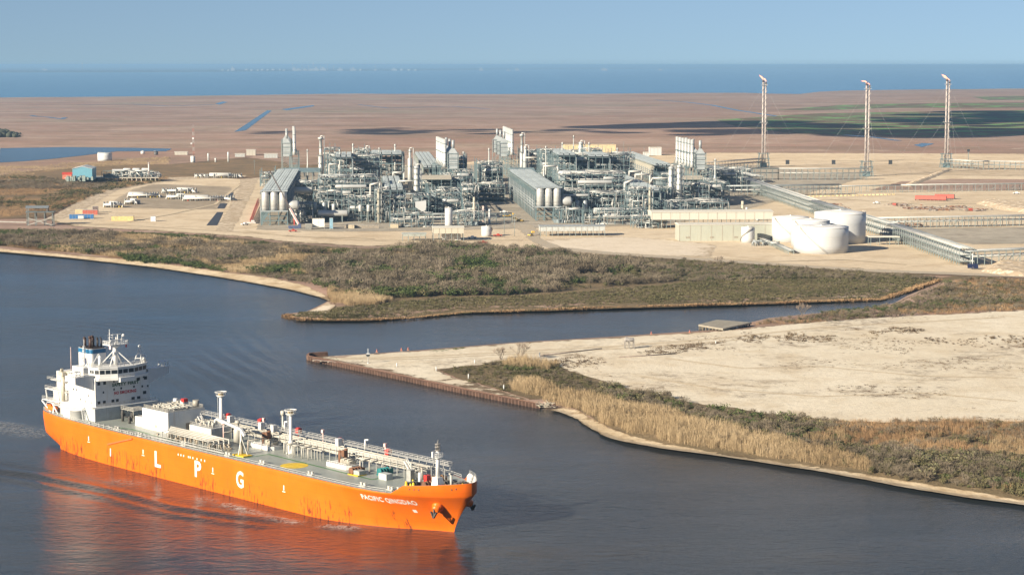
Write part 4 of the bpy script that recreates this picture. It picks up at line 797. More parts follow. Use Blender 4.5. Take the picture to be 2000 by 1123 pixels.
def hull_mat():
    m, nt, b = ntree('hull_orange')
    base = mixc(nt, ramp(nt, noise(nt, .12, 4, .6), [(.35,0.),(.65,1.)]), (.69,.127,.006), (.75,.148,.009))
    oc = nd(nt,'ShaderNodeTexCoord').outputs['Object']; sp = nd(nt,'ShaderNodeSeparateXYZ'); nt.links.new(oc, sp.inputs[0])
    mp = nd(nt,'ShaderNodeMapping'); mp.inputs['Scale'].default_value = (1.1,.05,.22); nt.links.new(oc, mp.inputs[0])
    s1 = noise(nt, 1.0, 5, .65, mp.outputs[0]); mp2 = nd(nt,'ShaderNodeMapping'); mp2.inputs['Scale'].default_value = (.05,.02,.02); nt.links.new(oc, mp2.inputs[0]); s2 = noise(nt, 1.0, 3, .5, mp2.outputs[0])
    hgt = nd(nt,'ShaderNodeMapRange'); nt.links.new(sp.outputs[2], hgt.inputs[0]); hgt.inputs[1].default_value = 7.5; hgt.inputs[2].default_value = 1.0
    a = nd(nt,'ShaderNodeMath',operation='MULTIPLY'); nt.links.new(ramp(nt,s1,[(.53,0.),(.62,1.)]), a.inputs[0]); nt.links.new(hgt.outputs[0], a.inputs[1])
    c = nd(nt,'ShaderNodeMath',operation='MULTIPLY'); nt.links.new(a.outputs[0], c.inputs[0]); nt.links.new(ramp(nt,s2,[(.44,.0),(.56,1.)]), c.inputs[1])
    col = mixc(nt, ramp(nt, c.outputs[0], [(.06,0.),(.34,.92)]), base, (.15,.038,.014))
    mp3 = nd(nt,'ShaderNodeMapping'); mp3.inputs['Scale'].default_value = (.35,.03,.02); nt.links.new(oc, mp3.inputs[0]); s3 = noise(nt, 1.0, 4, .6, mp3.outputs[0])
    col = mixc(nt, ramp(nt,s3,[(.62,0.),(.74,.35)]), col, (.55,.13,.015))
    bk = nd(nt,'ShaderNodeTexBrick'); cb = nd(nt,'ShaderNodeCombineXYZ'); nt.links.new(sp.outputs[0], cb.inputs[0]); nt.links.new(sp.outputs[2], cb.inputs[1]); nt.links.new(cb.outputs[0], bk.inputs['Vector']); bk.inputs['Scale'].default_value = 1.; bk.inputs['Brick Width'].default_value = 9.; bk.inputs['Row Height'].default_value = 2.7; bk.inputs['Mortar Size'].default_value = .05; bk.inputs['Mortar Smooth'].default_value = .4
    sm = nd(nt,'ShaderNodeMath',operation='MULTIPLY'); nt.links.new(bk.outputs['Fac'], sm.inputs[0]); sm.inputs[1].default_value = .3; col = mixc(nt, sm.outputs[0], col, (.36,.05,.006))
    nt.links.new(col, b.inputs['Base Color']); b.inputs['Roughness'].default_value = .38; b.inputs['Specular IOR Level'].default_value = .35
    return m
def warp():                                   # lengthen the stern and shorten the bow a little
    for o in [q for q in bpy.data.objects if q.type == 'MESH']:
        r = o
        while r.parent: r = r.parent
        if r.name != 'gas_carrier_ship': continue
        n = len(o.data.vertices); c = np.empty(n*3,np.float32); o.data.vertices.foreach_get('co',c); c = c.reshape(-1,3); x = c[:,0].copy()
        y = c[:,1]; up = (c[:,2] > 17.1)&(x > 13.5)&(x < 40)&(y > 0)
        c[:,1] = np.where(up, y*1.21, y)
        c[:,0] = np.where(x < 20, x-3.2*(1-x/20), np.where(x > 200, 200+(x-200)*(23.4/26), x)); o.data.vertices.foreach_set('co',c.ravel()); o.data.update()
ship(); warp()
# ================================================================== GAS PLANT
PHI = math.atan(.075)
def at(px, py, z=GZ): return P(px,py,z)
def gy(d): return HZY+(CAMH-GZ)*FPX/d        # photograph row of the ground at a depth
def dep(py): return (CAMH-GZ)*FPX/(py-HZY)
def spot(px, d):                             # ground point seen in a photograph column at a depth
    return P(px, gy(d))
STEEL = paint('plant_steel', (.13,.185,.20), .55, var=.25, scale=.15); STEEL2 = paint('rack_steel', (.21,.25,.245), .55, var=.25, scale=.15)
PIPEM = paint('insulated_pipe', (.52,.51,.48), .42, metal=.2, var=.2, scale=.1); PIPED = paint('dull_pipe', (.28,.30,.305), .45, metal=.2, var=.35, scale=.1)
VESS = paint('vessel_cladding', (.50,.505,.49), .4, metal=.2, var=.12, scale=.1, streak=.25, streakc=(.35,.28,.2)); WHITE = paint('tank_white', (.50,.51,.515), .45, var=.03, scale=.1, streak=.12, streakc=(.55,.47,.38))
GRATE = paint('floor_grating', (.10,.125,.13), .6, var=.3, scale=.1); ROOFM = paint('ribbed_roof', (.38,.42,.435), .4, metal=.3, var=.15, scale=.08); ROOFD = paint('dark_roof', (.16,.235,.255), .5, var=.2, scale=.08); SHEDW = paint('site_wall',(.42,.40,.345),.6,var=.08,scale=.1); TAN = paint('tan_cladding', (.44,.40,.32), .55, var=.08, scale=.08)
EQUIP = paint('equipment_mix', (.24,.24,.22), .5, var=.5, scale=.22); BEIGE = paint('beige_wall', (.48,.45,.37), .55, var=.06, scale=.08, streak=.15); RUST = paint('rusty_steel', (.20,.105,.065), .75, var=.4, scale=.3)
DARK = paint('dark_void', (.03,.035,.04), .6); REDM = paint('red_paint', (.48,.06,.04), .5, var=.25); BLUEM = paint('blue_paint', (.03,.13,.32), .5, var=.2); YELM = paint('yellow_paint', (.62,.45,.10), .5, var=.2); WOOD = paint('grey_wood', (.36,.32,.26), .8, var=.3); CONC = paint('concrete', (.45,.42,.36), .8, var=.25, scale=.4)
def T(name, label, cat, pos, rz=PHI, group=None): return thing(name, label, cat, tuple(pos), rz, group)
def module(label, px0, px1, d, depth, H, seed, lev=5.2, bay=6.5, dens=1., roof=None, name='process_structure', vessels=1, zoff=0):
    """steel frame of several floors filled with pipes, drums and exchangers; local x across, y away from the front"""
    R = random.Random(seed); a = spot(px0,d); b = spot(px1,d); W = b.x-a.x
    t = T(name, label, 'process unit', a.lerp(b,.5)); nx = max(1,round(W/bay)); ny = max(1,round(depth/10)); nz = max(1,round(H/lev)); sx = W/nx; sy = depth/ny; sz = H/nz
    f = MB()
    for i in range(nx+1):
        for j in range(ny+1):
            if j in (0,ny) or i in (0,nx): f.bar((-W/2+i*sx,j*sy,0),(-W/2+i*sx,j*sy,H+R.choice((0,0,1.2,3.,6.))),.5)
    for k in range(1,nz+1):
        z = k*sz
        for j in range(ny+1):
            if j in (0,ny): f.bar((-W/2,j*sy,z),(W/2,j*sy,z),.42); f.bar((-W/2,j*sy,z+1.1),(W/2,j*sy,z+1.1),.16)
        for i in range(nx+1): f.bar((-W/2+i*sx,0,z),(-W/2+i*sx,depth,z),.4)
        for i in range(nx):
            if R.random() < .3: f.bar((-W/2+i*sx,0,z-sz),(-W/2+(i+1)*sx,0,z),.26)
    f.build('steel_frame', STEEL, t)
    g = MB()
    for k in range(1,nz+1):
        if R.random() < .8: 
            x0 = -W/2+sx*R.randint(0,max(0,nx//2)); x1 = min(W/2,x0+sx*R.randint(1,nx)); g.box(x0,x1,1.5,depth*R.uniform(.5,1),k*sz-.1,k*sz+.05)
    if not g.v: g.box(-W/2,W/2,1.5,depth,sz-.1,sz+.05)
    g.build('floor_grating', GRATE, t)
    for mm, nm, q in ((PIPEM,'pipework',1.05),(PIPED,'pipework',1.)):
        p = MB()
        for _ in range(int(q*dens*(nx*nz*2.0+6))):
            z = R.randint(0,nz)*sz+R.uniform(.6,2.6); y = R.uniform(-.8,depth*.7); x0 = R.uniform(-W/2,W/2*.7); x1 = min(W/2,x0+R.uniform(.15,.7)*W); r = R.choice((.14,.2,.26,.34,.45))
            pts = [(x0,y,z),(x1,y,z)]
            if R.random() < .6: pts = [(x0,y,max(.3,z-R.uniform(2,9)))]+pts
            if R.random() < .6: pts.append((x1,y,max(.3,z-R.uniform(2,9))))
            if R.random() < .3: pts.append((x1,y+R.uniform(3,12),pts[-1][2]))
            p.pipe(pts, r, 6)
        for _ in range(int(dens*q*nx*1.3)):
            x = R.uniform(-W/2,W/2); y = R.uniform(-1,2); z0 = R.uniform(0,H*.5); p.cyl((x,y,z0),(x,y,min(H+2,z0+R.uniform(4,14))),R.choice((.2,.3,.45)),n=6)
        for _ in range(int(dens*q*(nx+2))):
            x = R.uniform(-W/2,W/2); y = R.uniform(0,depth); zz = H+R.uniform(.4,2.2); p.pipe([(x,0,zz),(x,depth*R.uniform(.4,1),zz)],R.choice((.25,.4,.55)),6)
        p.build(nm, mm, t)
    e = MB()
    for _ in range(int(dens*nx*nz*2)):
        x = R.uniform(-W/2+1,W/2-1); y = R.uniform(.5,depth*.8); k = R.randint(0,nz); s = R.uniform(.8,2.4)
        if R.random() < .5: e.cbox((x,y,k*sz+s/2+.1),(R.uniform(1,3.4),R.uniform(1,3),s))
        else: e.cyl((x,y,k*sz+.2),(x,y,k*sz+.2+s*1.3),R.uniform(.4,1.1),n=8)
    big = MB()
    for _ in range(int(nx*nz*.55)+1):
        x = R.uniform(-W/2+2,W/2-2); y = R.uniform(depth*.12,depth*.6); k = R.randint(0,max(0,nz-1)); big.box(x-R.uniform(1.5,4),x+R.uniform(1.5,4),y,y+R.uniform(3,8),k*sz+.06,k*sz+R.uniform(2.2,sz*.9))
    kind(big.build('exchanger_block', paint('exchanger_grey',(.25,.29,.305),.5,var=.45,scale=.12), t),'stuff')
    kind(e.build('equipment_clutter', EQUIP, t),'stuff')
    for _ in range(vessels):
        v = MB(); k = R.randint(0,max(0,nz-1)); Lv = min(W*.6,R.uniform(9,18)); x = R.uniform(-W/2+Lv/2,W/2-Lv/2); r = R.uniform(1.2,2.1); v.drum((x,R.uniform(.5,4),k*sz+r+.8),(1,0,0),r,Lv,12)
        for dx in (-Lv*.3,Lv*.3): v.cbox((x+dx,2,k*sz+.7),(.6,1.6,1.4))
        v.build('drum', VESS, t)
    if roof: MB().add and MB().box(-W/2-1.5,W/2+1.5,-1.5,depth+1.5,H+2.2,H+2.5).build('roof', roof, t)
    return t
def cooler(label, pxl, pxr, d, length, H, W=23., drums=True, ribs=3, wall=False):
    """long bank of air coolers on a tall steel rack, seen end on"""
    p = spot((pxl+pxr)/2, d); t = T('air_cooler_bank', label, 'cooler bank', p); Y = .0
    f = MB(); n = max(3,round(length/9)); sy = length/n
    for j in range(n+1):
        for x in (-W/2,-W/6,W/6,W/2):
            if abs(x) > W/4 or j in (0,n): f.bar((x,j*sy,0),(x,j*sy,H-2),.5)
        f.bar((-W/2,j*sy,H*.62),(W/2,j*sy,H*.62),.35); f.bar((-W/2,j*sy,H-4),(W/2,j*sy,H-4),.35)
    for z in (H*.2,H*.4,H*.62,H-4):
        for x in (-W/2,W/2): f.bar((x,0,z),(x,length,z),.4)
    for j in range(n):
        for x in (-W/2,W/2):
            f.bar((x,j*sy,H*.4),(x,(j+1)*sy,H*.62),.25)
            if j%3 == 0: f.bar((x,j*sy,0),(x,(j+1)*sy,H*.4),.3)
    f.build('steel_frame', STEEL, t)
    rf = MB(); bw = W/ribs
    for k in range(ribs):
        x0 = -W/2+k*bw; prof = [(x0+.2,H-2.6),(x0+.5,H-1.0),(x0+bw*.35,H),(x0+bw*.5,H-.5),(x0+bw*.65,H),(x0+bw-1.1,H-1.0),(x0+bw-.8,H-2.6)]
        m = len(prof); v = [(x,0,z) for x,z in prof]+[(x,length,z) for x,z in prof]
        rf.add(v, [tuple(range(m-1,-1,-1)), tuple(range(m,2*m))]+[(i,i+1,m+i+1,m+i) for i in range(m-1)])
        for j in range(n): rf.box(x0+.2,x0+bw-.8,j*sy,j*sy+.35,H-.95,H+.18)
    rf.build('cooler_roof', ROOFM, t)
    u = MB(); u.box(-W/2+.3,W/2-.3,.4,length-.4,H-4.2,H-2.62); u.build('fan_deck', DARK, t)
    w_ = MB(); w_.box(-W/2-1.2,-W/2-.25,0,length,H-3.2,H-3.05); w_.box(W/2+.25,W/2+1.2,0,length,H-3.2,H-3.05); w_.rail([(W/2+1.1,0,H-3),(W/2+1.1,length,H-3)],1.1,.12,5,2); w_.rail([(-W/2-1.1,0,H-3),(-W/2-1.1,length,H-3)],1.1,.12,5,2)
    w_.build('walkway', STEEL2, t)
    hp = MB()
    for k in range(4): hp.pipe([(W/2+.7-k*.0,2,H-5-k*3.2),(W/2+.7,length-2,H-5-k*3.2)],.55); hp.pipe([(-W/2-.7,2,H*.3+k*2.6),(-W/2-.7,length-2,H*.3+k*2.6)],.4)
    for j in range(0,n,2): hp.cyl((W/2+.9,j*sy,2),(W/2+.9,j*sy,H-5),.4,n=6); hp.cyl((-W/2-.9,j*sy+2,1),(-W/2-.9,j*sy+2,H-8),.35,n=6)
    hp.build('header_pipe', PIPED, t)
    if wall:
        for x in (-W/2-.1,): 
            b = MB(); b.box(x-.3,x,1,length,H*.38,H-1.9); b.build('side_wall', TAN, t); b2 = MB()
            for j in range(n+1): b2.box(x-.5,x-.3,j*sy,j*sy+.5,H*.36,H-1.8)
            b2.build('wall_post', STEEL2, t)
    if drums:
        for k in range(3):
            x = -W/2+W/6+k*W/3; b = MB(); b.lathe((x,-4.4,13.2),[(3.3,0),(3.3,16.2),(2.9,16.7)],20)
            for z in (2,5.5,9,12.5,15.6): b.lathe((x,-4.4,13.2+z),[(3.3,-.12),(3.42,-.1),(3.42,.1),(3.3,.12)],20)
            b.build('inlet_drum', VESS, t)
        b = MB(); b.box(-W/2-.6,W/2+.6,-8.4,-.4,12.2,13.15); b.box(-W/2-.4,W/2+.4,-8.2,-.6,29.9,30.9); b.build('drum_platform', ROOFM, t)
        s = MB()
        for x in (-W/2,-W/6,W/6,W/2): 
            for y in (-8,-1): s.bar((x,y,0),(x,y,12.2),.6)
        for z in (4.2,8.2): s.bar((-W/2,-8,z),(W/2,-8,z),.45); s.bar((-W/2,-1,z),(W/2,-1,z),.4)
        s.bar((-W/2,-8,0),(-W/6,-8,8.2),.35); s.bar((-W/6,-8,0),(-W/2,-8,8.2),.35); s.bar((W/2,-8,0),(W/6,-8,8.2),.35)
        s.build('drum_legs', STEEL, t)
        b = MB(); b.drum((W/2+5,-.5,17.5),(1,0,0),4.2,11,16,.5); b.build('surge_drum', VESS, t)
    return t
def tower(label, px, d, H, r, sections, name='process_column', m=None, rings=4, pipe=True, cat='column'):
    p = spot(px,d); t = T(name, label, cat, p); b = MB(); prof = []
    for z0,z1,k in sections: prof += [(r*k,z0*H),(r*k,z1*H)]
    prof += [(prof[-1][0]*.75,H+.5),(prof[-1][0]*.3,H+1.0)]; b.lathe((0,0,0), prof, 18); b.build('shell', m or VESS, t)
    g = MB()
    for k in range(rings):
        z = H*(.3+.66*k/max(1,rings-1)); rr = r*max(q[2] for q in sections if q[0] <= z/H <= q[1]+.02)
        g.lathe((0,0,z),[(rr,0),(rr+1.3,0),(rr+1.3,.15),(rr,.15)],16); ring = [((rr+1.2)*math.cos(i*math.pi/5),(rr+1.2)*math.sin(i*math.pi/5),z+.15) for i in range(11)]; g.rail(ring,1.1,.13,9,1)
    for k in range(int(H/1.4)): g.bar((-.4,-r-.5,k*1.4),(.4,-r-.5,k*1.4),.12)
    g.bar((-.4,-r-.5,0),(-.4,-r-.5,H*.95),.14); g.bar((.4,-r-.5,0),(.4,-r-.5,H*.95),.14); g.build('platform', STEEL2, t)
    if pipe: q = MB(); q.pipe([(0,0,H+.4),(0,0,H+2.2),(r+1.2,-.4,H+2.2),(r+1.2,-.4,2)],.5 if r > 1.5 else .25); q.build('overhead_pipe', PIPEM, t)
    return t
def stackbank(label, px_front, px_back, d0, d1, z0, z1, body_side):
    a = spot(px_front,d0); c = spot(px_back,d1); t = T('exhaust_stack_bank', label, 'stacks', a, 0); v = (c-a)
    for k in range(6):
        q = v*(k/5); b = MB(); b.lathe((q.x,q.y,z0),[(2.6,0),(1.85,4.5),(1.85,z1-z0),(1.6,z1-z0),(1.6,z1-z0-1)],18)
        for z in (9,16,22): b.lathe((q.x,q.y,z0+z),[(1.85,-.2),(2.0,-.2),(2.0,.2),(1.85,.2)],18)
        sk = b.build('stack', VESS, t); w6 = MB(); [w6.lathe((q.x,q.y,z0+z),[(1.85,-.35),(1.97,-.33),(1.97,.33),(1.85,.35)],16) for z in (6,15.5,25)]; w6.build('band', STEEL, sk)
    s = MB(); R = random.Random(len(label))
    for k in range(6):
        q = v*(k/5)
        for dx in (-6,6): s.bar((q.x+dx,q.y,0),(q.x+dx,q.y,z0),.7)
        for z in (z0*.33,z0*.66,z0): s.bar((q.x-6,q.y,z),(q.x+6,q.y,z),.5)
        s.bar((q.x-6,q.y,0),(q.x+6,q.y,z0*.5),.4); s.bar((q.x-2.4,q.y,z0+15),(q.x+2.4,q.y,z0+15),.4)
        for dx in (-4,4): s.bar((q.x+dx,q.y-2,z0),(q.x+dx*.4,q.y,z0+6),.35)
    for z in (z0*.33,z0*.66,z0): s.bar((-6,0,z),(v.x-6,v.y,z),.5); s.bar((6,0,z),(v.x+6,v.y,z),.5)
    s.bar((-2.2,0,z0+15),(v.x-2.2,v.y,z0+15),.5); s.box(-7,v.x+7,-2,v.y+2,z0-.4,z0-.1); s.build('support_frame', STEEL, t)
    bx = body_side*9.5
    for k in (0,1,2):
        q = v*(k/2.2+.05); b = MB(); h = z0-2
        b.box(q.x+bx-5,q.x+bx+5,q.y-5,q.y+5,h,h+17); b.add([(q.x+bx-5,q.y-5,h+17),(q.x+bx+5,q.y-5,h+17),(q.x+bx+5,q.y+5,h+17),(q.x+bx-5,q.y+5,h+17),(q.x+bx-1.6,q.y-1.6,h+22),(q.x+bx+1.6,q.y-1.6,h+22),(q.x+bx+1.6,q.y+1.6,h+22),(q.x+bx-1.6,q.y+1.6,h+22)],[(4,5,6,7),(0,1,5,4),(1,2,6,5),(2,3,7,6),(3,0,4,7)])
        b.cyl((q.x+bx,q.y,h+22),(q.x+bx,q.y,h+31),1.5,n=14); u = b.build('heat_recovery_unit', paint('duct_grey',(.36,.385,.39),.45,metal=.15,var=.15,scale=.15,streak=.3,streakc=(.2,.17,.14)), t); w5 = MB(); [w5.box(q.x+bx-5.08,q.x+bx+5.08,q.y-5.08,q.y+5.08,h+zz,h+zz+.5) for zz in (3.,7.5,12.,16.4)]; w5.build('casing_band', STEEL, u)
        g = MB()
        for z in (0,5.5,11,16.5):
            for sx in (-1,1): g.rail([(q.x+bx+sx*6.2,q.y-6,h+z),(q.x+bx+sx*6.2,q.y+6,h+z)],1.1,.2,3,2); g.box(q.x+bx+min(5*sx,6.4*sx),q.x+bx+max(5*sx,6.4*sx),q.y-6,q.y+6,h+z-.15,h+z)
            g.bar((q.x+bx-6.4,q.y-6,h+z),(q.x+bx+6.4,q.y-6,h+z),.35)
        for dx in (-6,6):
            for dy in (-6,6): g.bar((q.x+bx+dx,q.y+dy,0),(q.x+bx+dx,q.y+dy,h+17),.55)
        for k2 in range(3): g.bar((q.x+bx-6,q.y-6,k2*h/3),(q.x+bx+6,q.y-6,(k2+1)*h/3),.35)
        g.build('access_gantry', STEEL2, u)
    return t
def rack(label, pts, W=8., H=9., bay=6., pipes=6, lv=2, name='pipe_rack', m=None, pm=None, brace=.2, seed=1):
    R = random.Random(seed); pts = [Vector(p) for p in pts]; o = pts[0]; t = T(name, label, 'pipe rack', o, 0); f = MB(); pm = pm or PIPED
    loc = [p-o for p in pts]; pp = {PIPEM.name:MB(), pm.name:MB()}
    for a, b in zip(loc, loc[1:]):
        d = b-a; L = d.length; d = d/L; nrm = Vector((-d.y,d.x,0)); n = max(1,round(L/bay))
        for i in range(n+1):
            q = a+d*(L*i/n)
            for s in (-1,1): f.bar(q+nrm*s*W/2, q+nrm*s*W/2+Vector((0,0,H)), .42)
            for k in range(lv): z = Vector((0,0,H*(1-k*.38))); f.bar(q-nrm*W/2+z, q+nrm*W/2+z, .36)
            if i < n and R.random() < brace:
                for s in (-1,1): f.bar(q+nrm*s*W/2, q+d*(L/n)+nrm*s*W/2+Vector((0,0,H*.62)), .26)
        for k in range(lv):
            z = Vector((0,0,H*(1-k*.38)-.3))
            for s in (-1,1): f.bar(a+nrm*s*W/2+z, b+nrm*s*W/2+z, .3)
            for j in range(pipes):
                off = -W/2+W*(j+.5)/pipes; r = R.choice((.22,.3,.4,.5)); mbx = pp[(PIPEM if R.random() < .5 else pm).name]
                mbx.cyl(a+nrm*off+z+Vector((0,0,.3+r)), b+nrm*off+z+Vector((0,0,.3+r)), r, n=6)
    f.build('rack_frame', m or STEEL2, t)
    for mm in (PIPEM, pm):
        if pp[mm.name].v: pp[mm.name].build('rack_pipes', mm, t)
    return t
# ---- four air cooler banks, four stack banks
cooler('front cooler bank with three pale drums behind the raised crane boom', 510,563,1775,375,30.5)
cooler('front cooler bank with three white drums beside the middle road', 1045,1096,1826,320,30.5)
cooler('walled cooler bank behind the short stacks, left of the middle road', 826,862,2330,370,25,W=20,drums=False,ribs=4,wall=True)
cooler('walled cooler bank running back behind the six separate stacks', 1280,1309,2370,330,25,W=19,drums=False,ribs=4,wall=True)
cooler('narrow cooler roof over pipework right of the left cooler bank', 752,788,1895,200,26,W=18,drums=False,ribs=3)
cooler('narrow cooler roof over pipework between the middle bank and the six stacks', 1252,1288,1900,230,25,W=18,drums=False,ribs=3)
stackbank('stacks in one line like a single flue, tallest at the left end of the plant', 575.5,574.5,2530,2655,28,60,-1)
stackbank('close row of tall pale stacks above the middle cooler bank', 1000,984.5,2530,2655,28,60,-1)
stackbank('slab-like row of stacks beside the tan canopy, left of the middle road', 869,855,2190,2275,30,60,1)
stackbank('six clearly separate stacks stepping down behind the long warehouse', 1351,1322,2180,2270,30,60,1)
# ---- process structures, front to back
module('low pipe floors in front of the left drums, beside the white equipment box', 568,612,1800,30,15,1,vessels=1)
module('shaded ground-level drums and pipes right of the crane', 612,668,1822,40,24,2,vessels=2)
module('pipe floors carrying two pale upright tanks near the beige column', 668,732,1815,40,20,3,vessels=1)
module('tall open pipe tower with many risers beside the beige column', 733,762,1795,34,29,4,bay=5,vessels=0)
module('pipe tower full of vertical risers right of the beige column', 762,792,1800,30,22,5,bay=5,dens=1.4,vessels=0)
module('middle pipe floors with a long horizontal drum under the left compressor shelter', 572,622,1960,45,25,6)
module('densest stack of pipe floors in the middle of the left process train', 622,738,1930,60,32,7,dens=1.2,vessels=2)
module('upper exchanger floors behind the left process train with tall pipe loops', 640,742,2180,60,41,8,dens=1.1,vessels=2)
module('blue fan coolers on white pillars behind the left process train', 722,790,2420,60,33,9,dens=.8,roof=None,vessels=0)
module('shaded open frames right of the white chute', 792,838,1880,60,18,10,dens=.6,vessels=0)
module('open braced frames below the slab-like stacks', 838,902,1905,90,20,11,dens=.6,vessels=1)
module('pipe floors under the tan canopy', 818,905,2050,70,24,12,vessels=1)
module('shelter frame at the foot of the slab-like stacks', 885,925,2150,60,26,13)
module('short pipe floors left of the middle road behind the white chimney', 905,935,1850,30,12,14,vessels=1)
module('raised pipe floors bridging the middle road', 926,985,2080,24,17,15,dens=1.2,vessels=0)
module('tall frame left of the long middle cooler roof', 940,982,2250,50,26,16)
module('equipment floors in shade right of the three white drums', 1098,1150,1850,40,24,17,vessels=2)
module('pipe floors with long pale drum right of the white drums', 1150,1226,1860,46,21,18,vessels=2)
module('many-riser pipe tower in front of the narrow middle cooler roof', 1226,1268,1835,34,27,19,bay=5,dens=1.3,vessels=0)
module('densest pipe floors in the middle process train', 1090,1222,1975,60,33,20,dens=1.2,vessels=2)
module('upper exchanger floors of the middle process train with white loop pipes', 1080,1230,2200,60,41,21,dens=1.1,vessels=2)
module('blue-grey fan coolers behind the middle process train', 1060,1140,2440,60,34,22,vessels=0)
module('low cluttered pipework left of the beige far building', 1020,1095,2560,70,30,23,vessels=1)
module('pipe floors left of the paired pale columns', 1268,1310,1960,50,20,24)
module('pipe floors with white steam lines below the six stacks', 1310,1385,1990,60,21,25,dens=1.2)
module('open braced frame right of the six stacks', 1385,1425,2020,80,22,26,dens=.7)
module('dark low frames behind the long warehouse', 1300,1425,1835,50,15,27,dens=.6,vessels=1)
module('pale ducts and frames right of the six stacks, further back', 1372,1450,2260,60,21,28,dens=.8)
module('low pipework between the left stacks and the left drums', 536,575,2260,60,20,29)
module('front pipe bridge left of the white chimney', 762,845,1745,14,11,30,lev=5,dens=.7,vessels=0)
module('front pipe bridge right of the white chimney', 882,948,1765,14,11,31,lev=5,dens=.7,vessels=0)
module('slatted frame in front of the three white drums', 1084,1138,1790,14,12,32,lev=12,bay=3.,dens=.3,vessels=0)
module('front pipe frames right of the three white drums', 1140,1262,1775,16,12,33,lev=6,dens=.6,vessels=1)
module('frames beside the left gable of the long warehouse', 1236,1302,1735,14,9,34,lev=4.5,dens=.9,vessels=0)
# ---- compressor shelters and canopies
def shelter(label, px0, px1, d, depth, H, m, slope=2.2, name='compressor_shelter', wallh=0, wm=None):
    a = spot(px0,d); b = spot(px1,d); W = b.x-a.x; t = T(name,label,'shelter',a.lerp(b,.5)); r = MB()
    r.add([(-W/2,-1,H),(W/2,-1,H),(W/2,depth*.5,H+slope),(-W/2,depth*.5,H+slope),(-W/2,depth+1,H),(W/2,depth+1,H),(-W/2,-1,H-.4),(W/2,-1,H-.4),(W/2,depth+1,H-.4),(-W/2,depth+1,H-.4)],[(0,1,2,3),(3,2,5,4),(6,7,1,0),(7,8,5,2,1),(9,6,0,3,4),(8,9,4,5),(9,8,7,6)])
    r.build('roof', m, t); f = MB(); n = max(2,round(W/9))
    for i in range(n+1):
        for y in (0,depth): f.bar((-W/2+.4+i*(W-.8)/n,y,0),(-W/2+.4+i*(W-.8)/n,y,H-.4),.45)
    for z in (H*.55,H-1): f.bar((-W/2,0,z),(W/2,0,z),.35)
    f.build('frame', STEEL, t)
    if wallh: w_ = MB(); w_.box(-W/2+.1,W/2-.1,-.35,-.25+.1,H-wallh,H-.42); w_.box(-W/2-.2,-W/2+.1,-.2,depth,H-wallh,H-.42); w_.box(W/2-.1,W/2+.2,-.2,depth,H-wallh,H-.42); w_.build('wall', wm or m, t)
    return t
shelter('dark roofed compressor shelter behind the left cooler bank', 552,626,2170,60,26,ROOFD,2.5)
shelter('dark roofed compressor shelter above the middle cooler bank', 1000,1047,2175,60,26,ROOFD,2.5)
shelter('tan roofed canopy under the slab-like stacks', 824,882,2030,40,26,TAN,3)
shelter('cream roofed canopy at the foot of the six stacks', 1332,1378,2080,40,23,TAN,2.5)
# ---- columns, drums, chimneys
C6 = [(0,.62,1),(.63,.97,.55),(.975,1,1.1)]; C7 = [(0,1,1)]
tower('tall column with slimmer crowned top behind the left compressor shelter', 627,2345,56,2.9,C6,rings=5)
tower('stout column with domed cap in the middle of the left process train', 716,2330,45,2.3,[(0,.85,1),(.87,1,.7)])
tower('thick column with wrapped platforms beside the tan canopy', 814,1960,42,3.1,[(0,.55,1),(.56,1,.85)],rings=6)
tower('slim column on a pale bulb left of the walled cooler bank', 801,2200,48,2.6,[(0,.8,1),(.82,1,.5)],rings=3)
tower('crowned slim column behind the middle compressor shelter', 1019,2420,57,2.4,C6,rings=5)
tower('smooth column with tapered top right of the tall pale stacks', 1026,2330,46,2.8,[(0,.8,1),(.86,1,.6)],rings=3)
tower('column with bulbous domed top behind the middle process train', 1134,2360,50,3.4,[(0,.55,.85),(.6,.9,1),(.93,1,.7)],rings=4)
tower('left one of the paired pale columns before the six stacks', 1310,1985,40,2.9,[(0,.5,1),(.52,1,.9)],rings=5)
tower('right one of the paired pale columns before the six stacks', 1326,1975,42,2.7,[(0,.6,1),(.62,1,.85)],rings=6)
tower('slender beige column at the front of the left process train', 740,1792,29,1.15,C7,m=TAN,rings=4)
tower('slender column in front of the narrow middle cooler roof', 1269,1812,30,1.1,C7,rings=4,m=TAN)
tower('slim grey column with curved top behind the middle train', 1170,2290,42,1.8,C7,rings=3)
def drum(label, px, d, z, r, L, ax=(1,0,0), m=None, name='horizontal_drum', saddle=True):
    t = T(name,label,'drum',spot(px,d)); b = MB(); b.drum((0,0,z),ax,r,L,18,.5); b.build('shell', m or VESS, t); s = MB()
    A = Vector(ax)
    if abs(A.z) < .5:
        for k in (-.3,.3): q = A*L*k; MB().cbox((q.x,q.y,(z-r*.5)/2),(1.,r*1.5,z-r*.5)).build('saddle',STEEL2,t)
        s.cyl((L*.2,0,z+r),(L*.2,0,z+r+1.6),.4,n=8)
    else:
        for k in range(4): a = k*math.pi/2; s.bar((r*.9*math.cos(a),r*.9*math.sin(a),0),(r*.9*math.cos(a),r*.9*math.sin(a),z-L/2+r*.4),.4)
        s.cyl((0,0,z+L/2-.2),(0,0,z+L/2+1.2),.35,n=8)
    s.build('nozzle' if abs(A.z) < .5 else 'support_legs', STEEL2, t); return t
drum('long grey drum lying at ground level in the left train', 650,1806,8,2.9,28)
drum('long grey drum lying at ground level in the middle train', 1188,1830,8.5,2.9,28)
drum('ribbed pale drum on the middle floor of the left train', 592,1945,20,3.2,20)
drum('pale drum high in the left train beside pipe loops', 686,1915,25.5,1.7,30)
drum('pale drum high in the middle train', 1162,1960,27,1.9,34)
drum('big white end-on drum on top of the middle train', 1103,1990,32,4.6,14,m=WHITE)
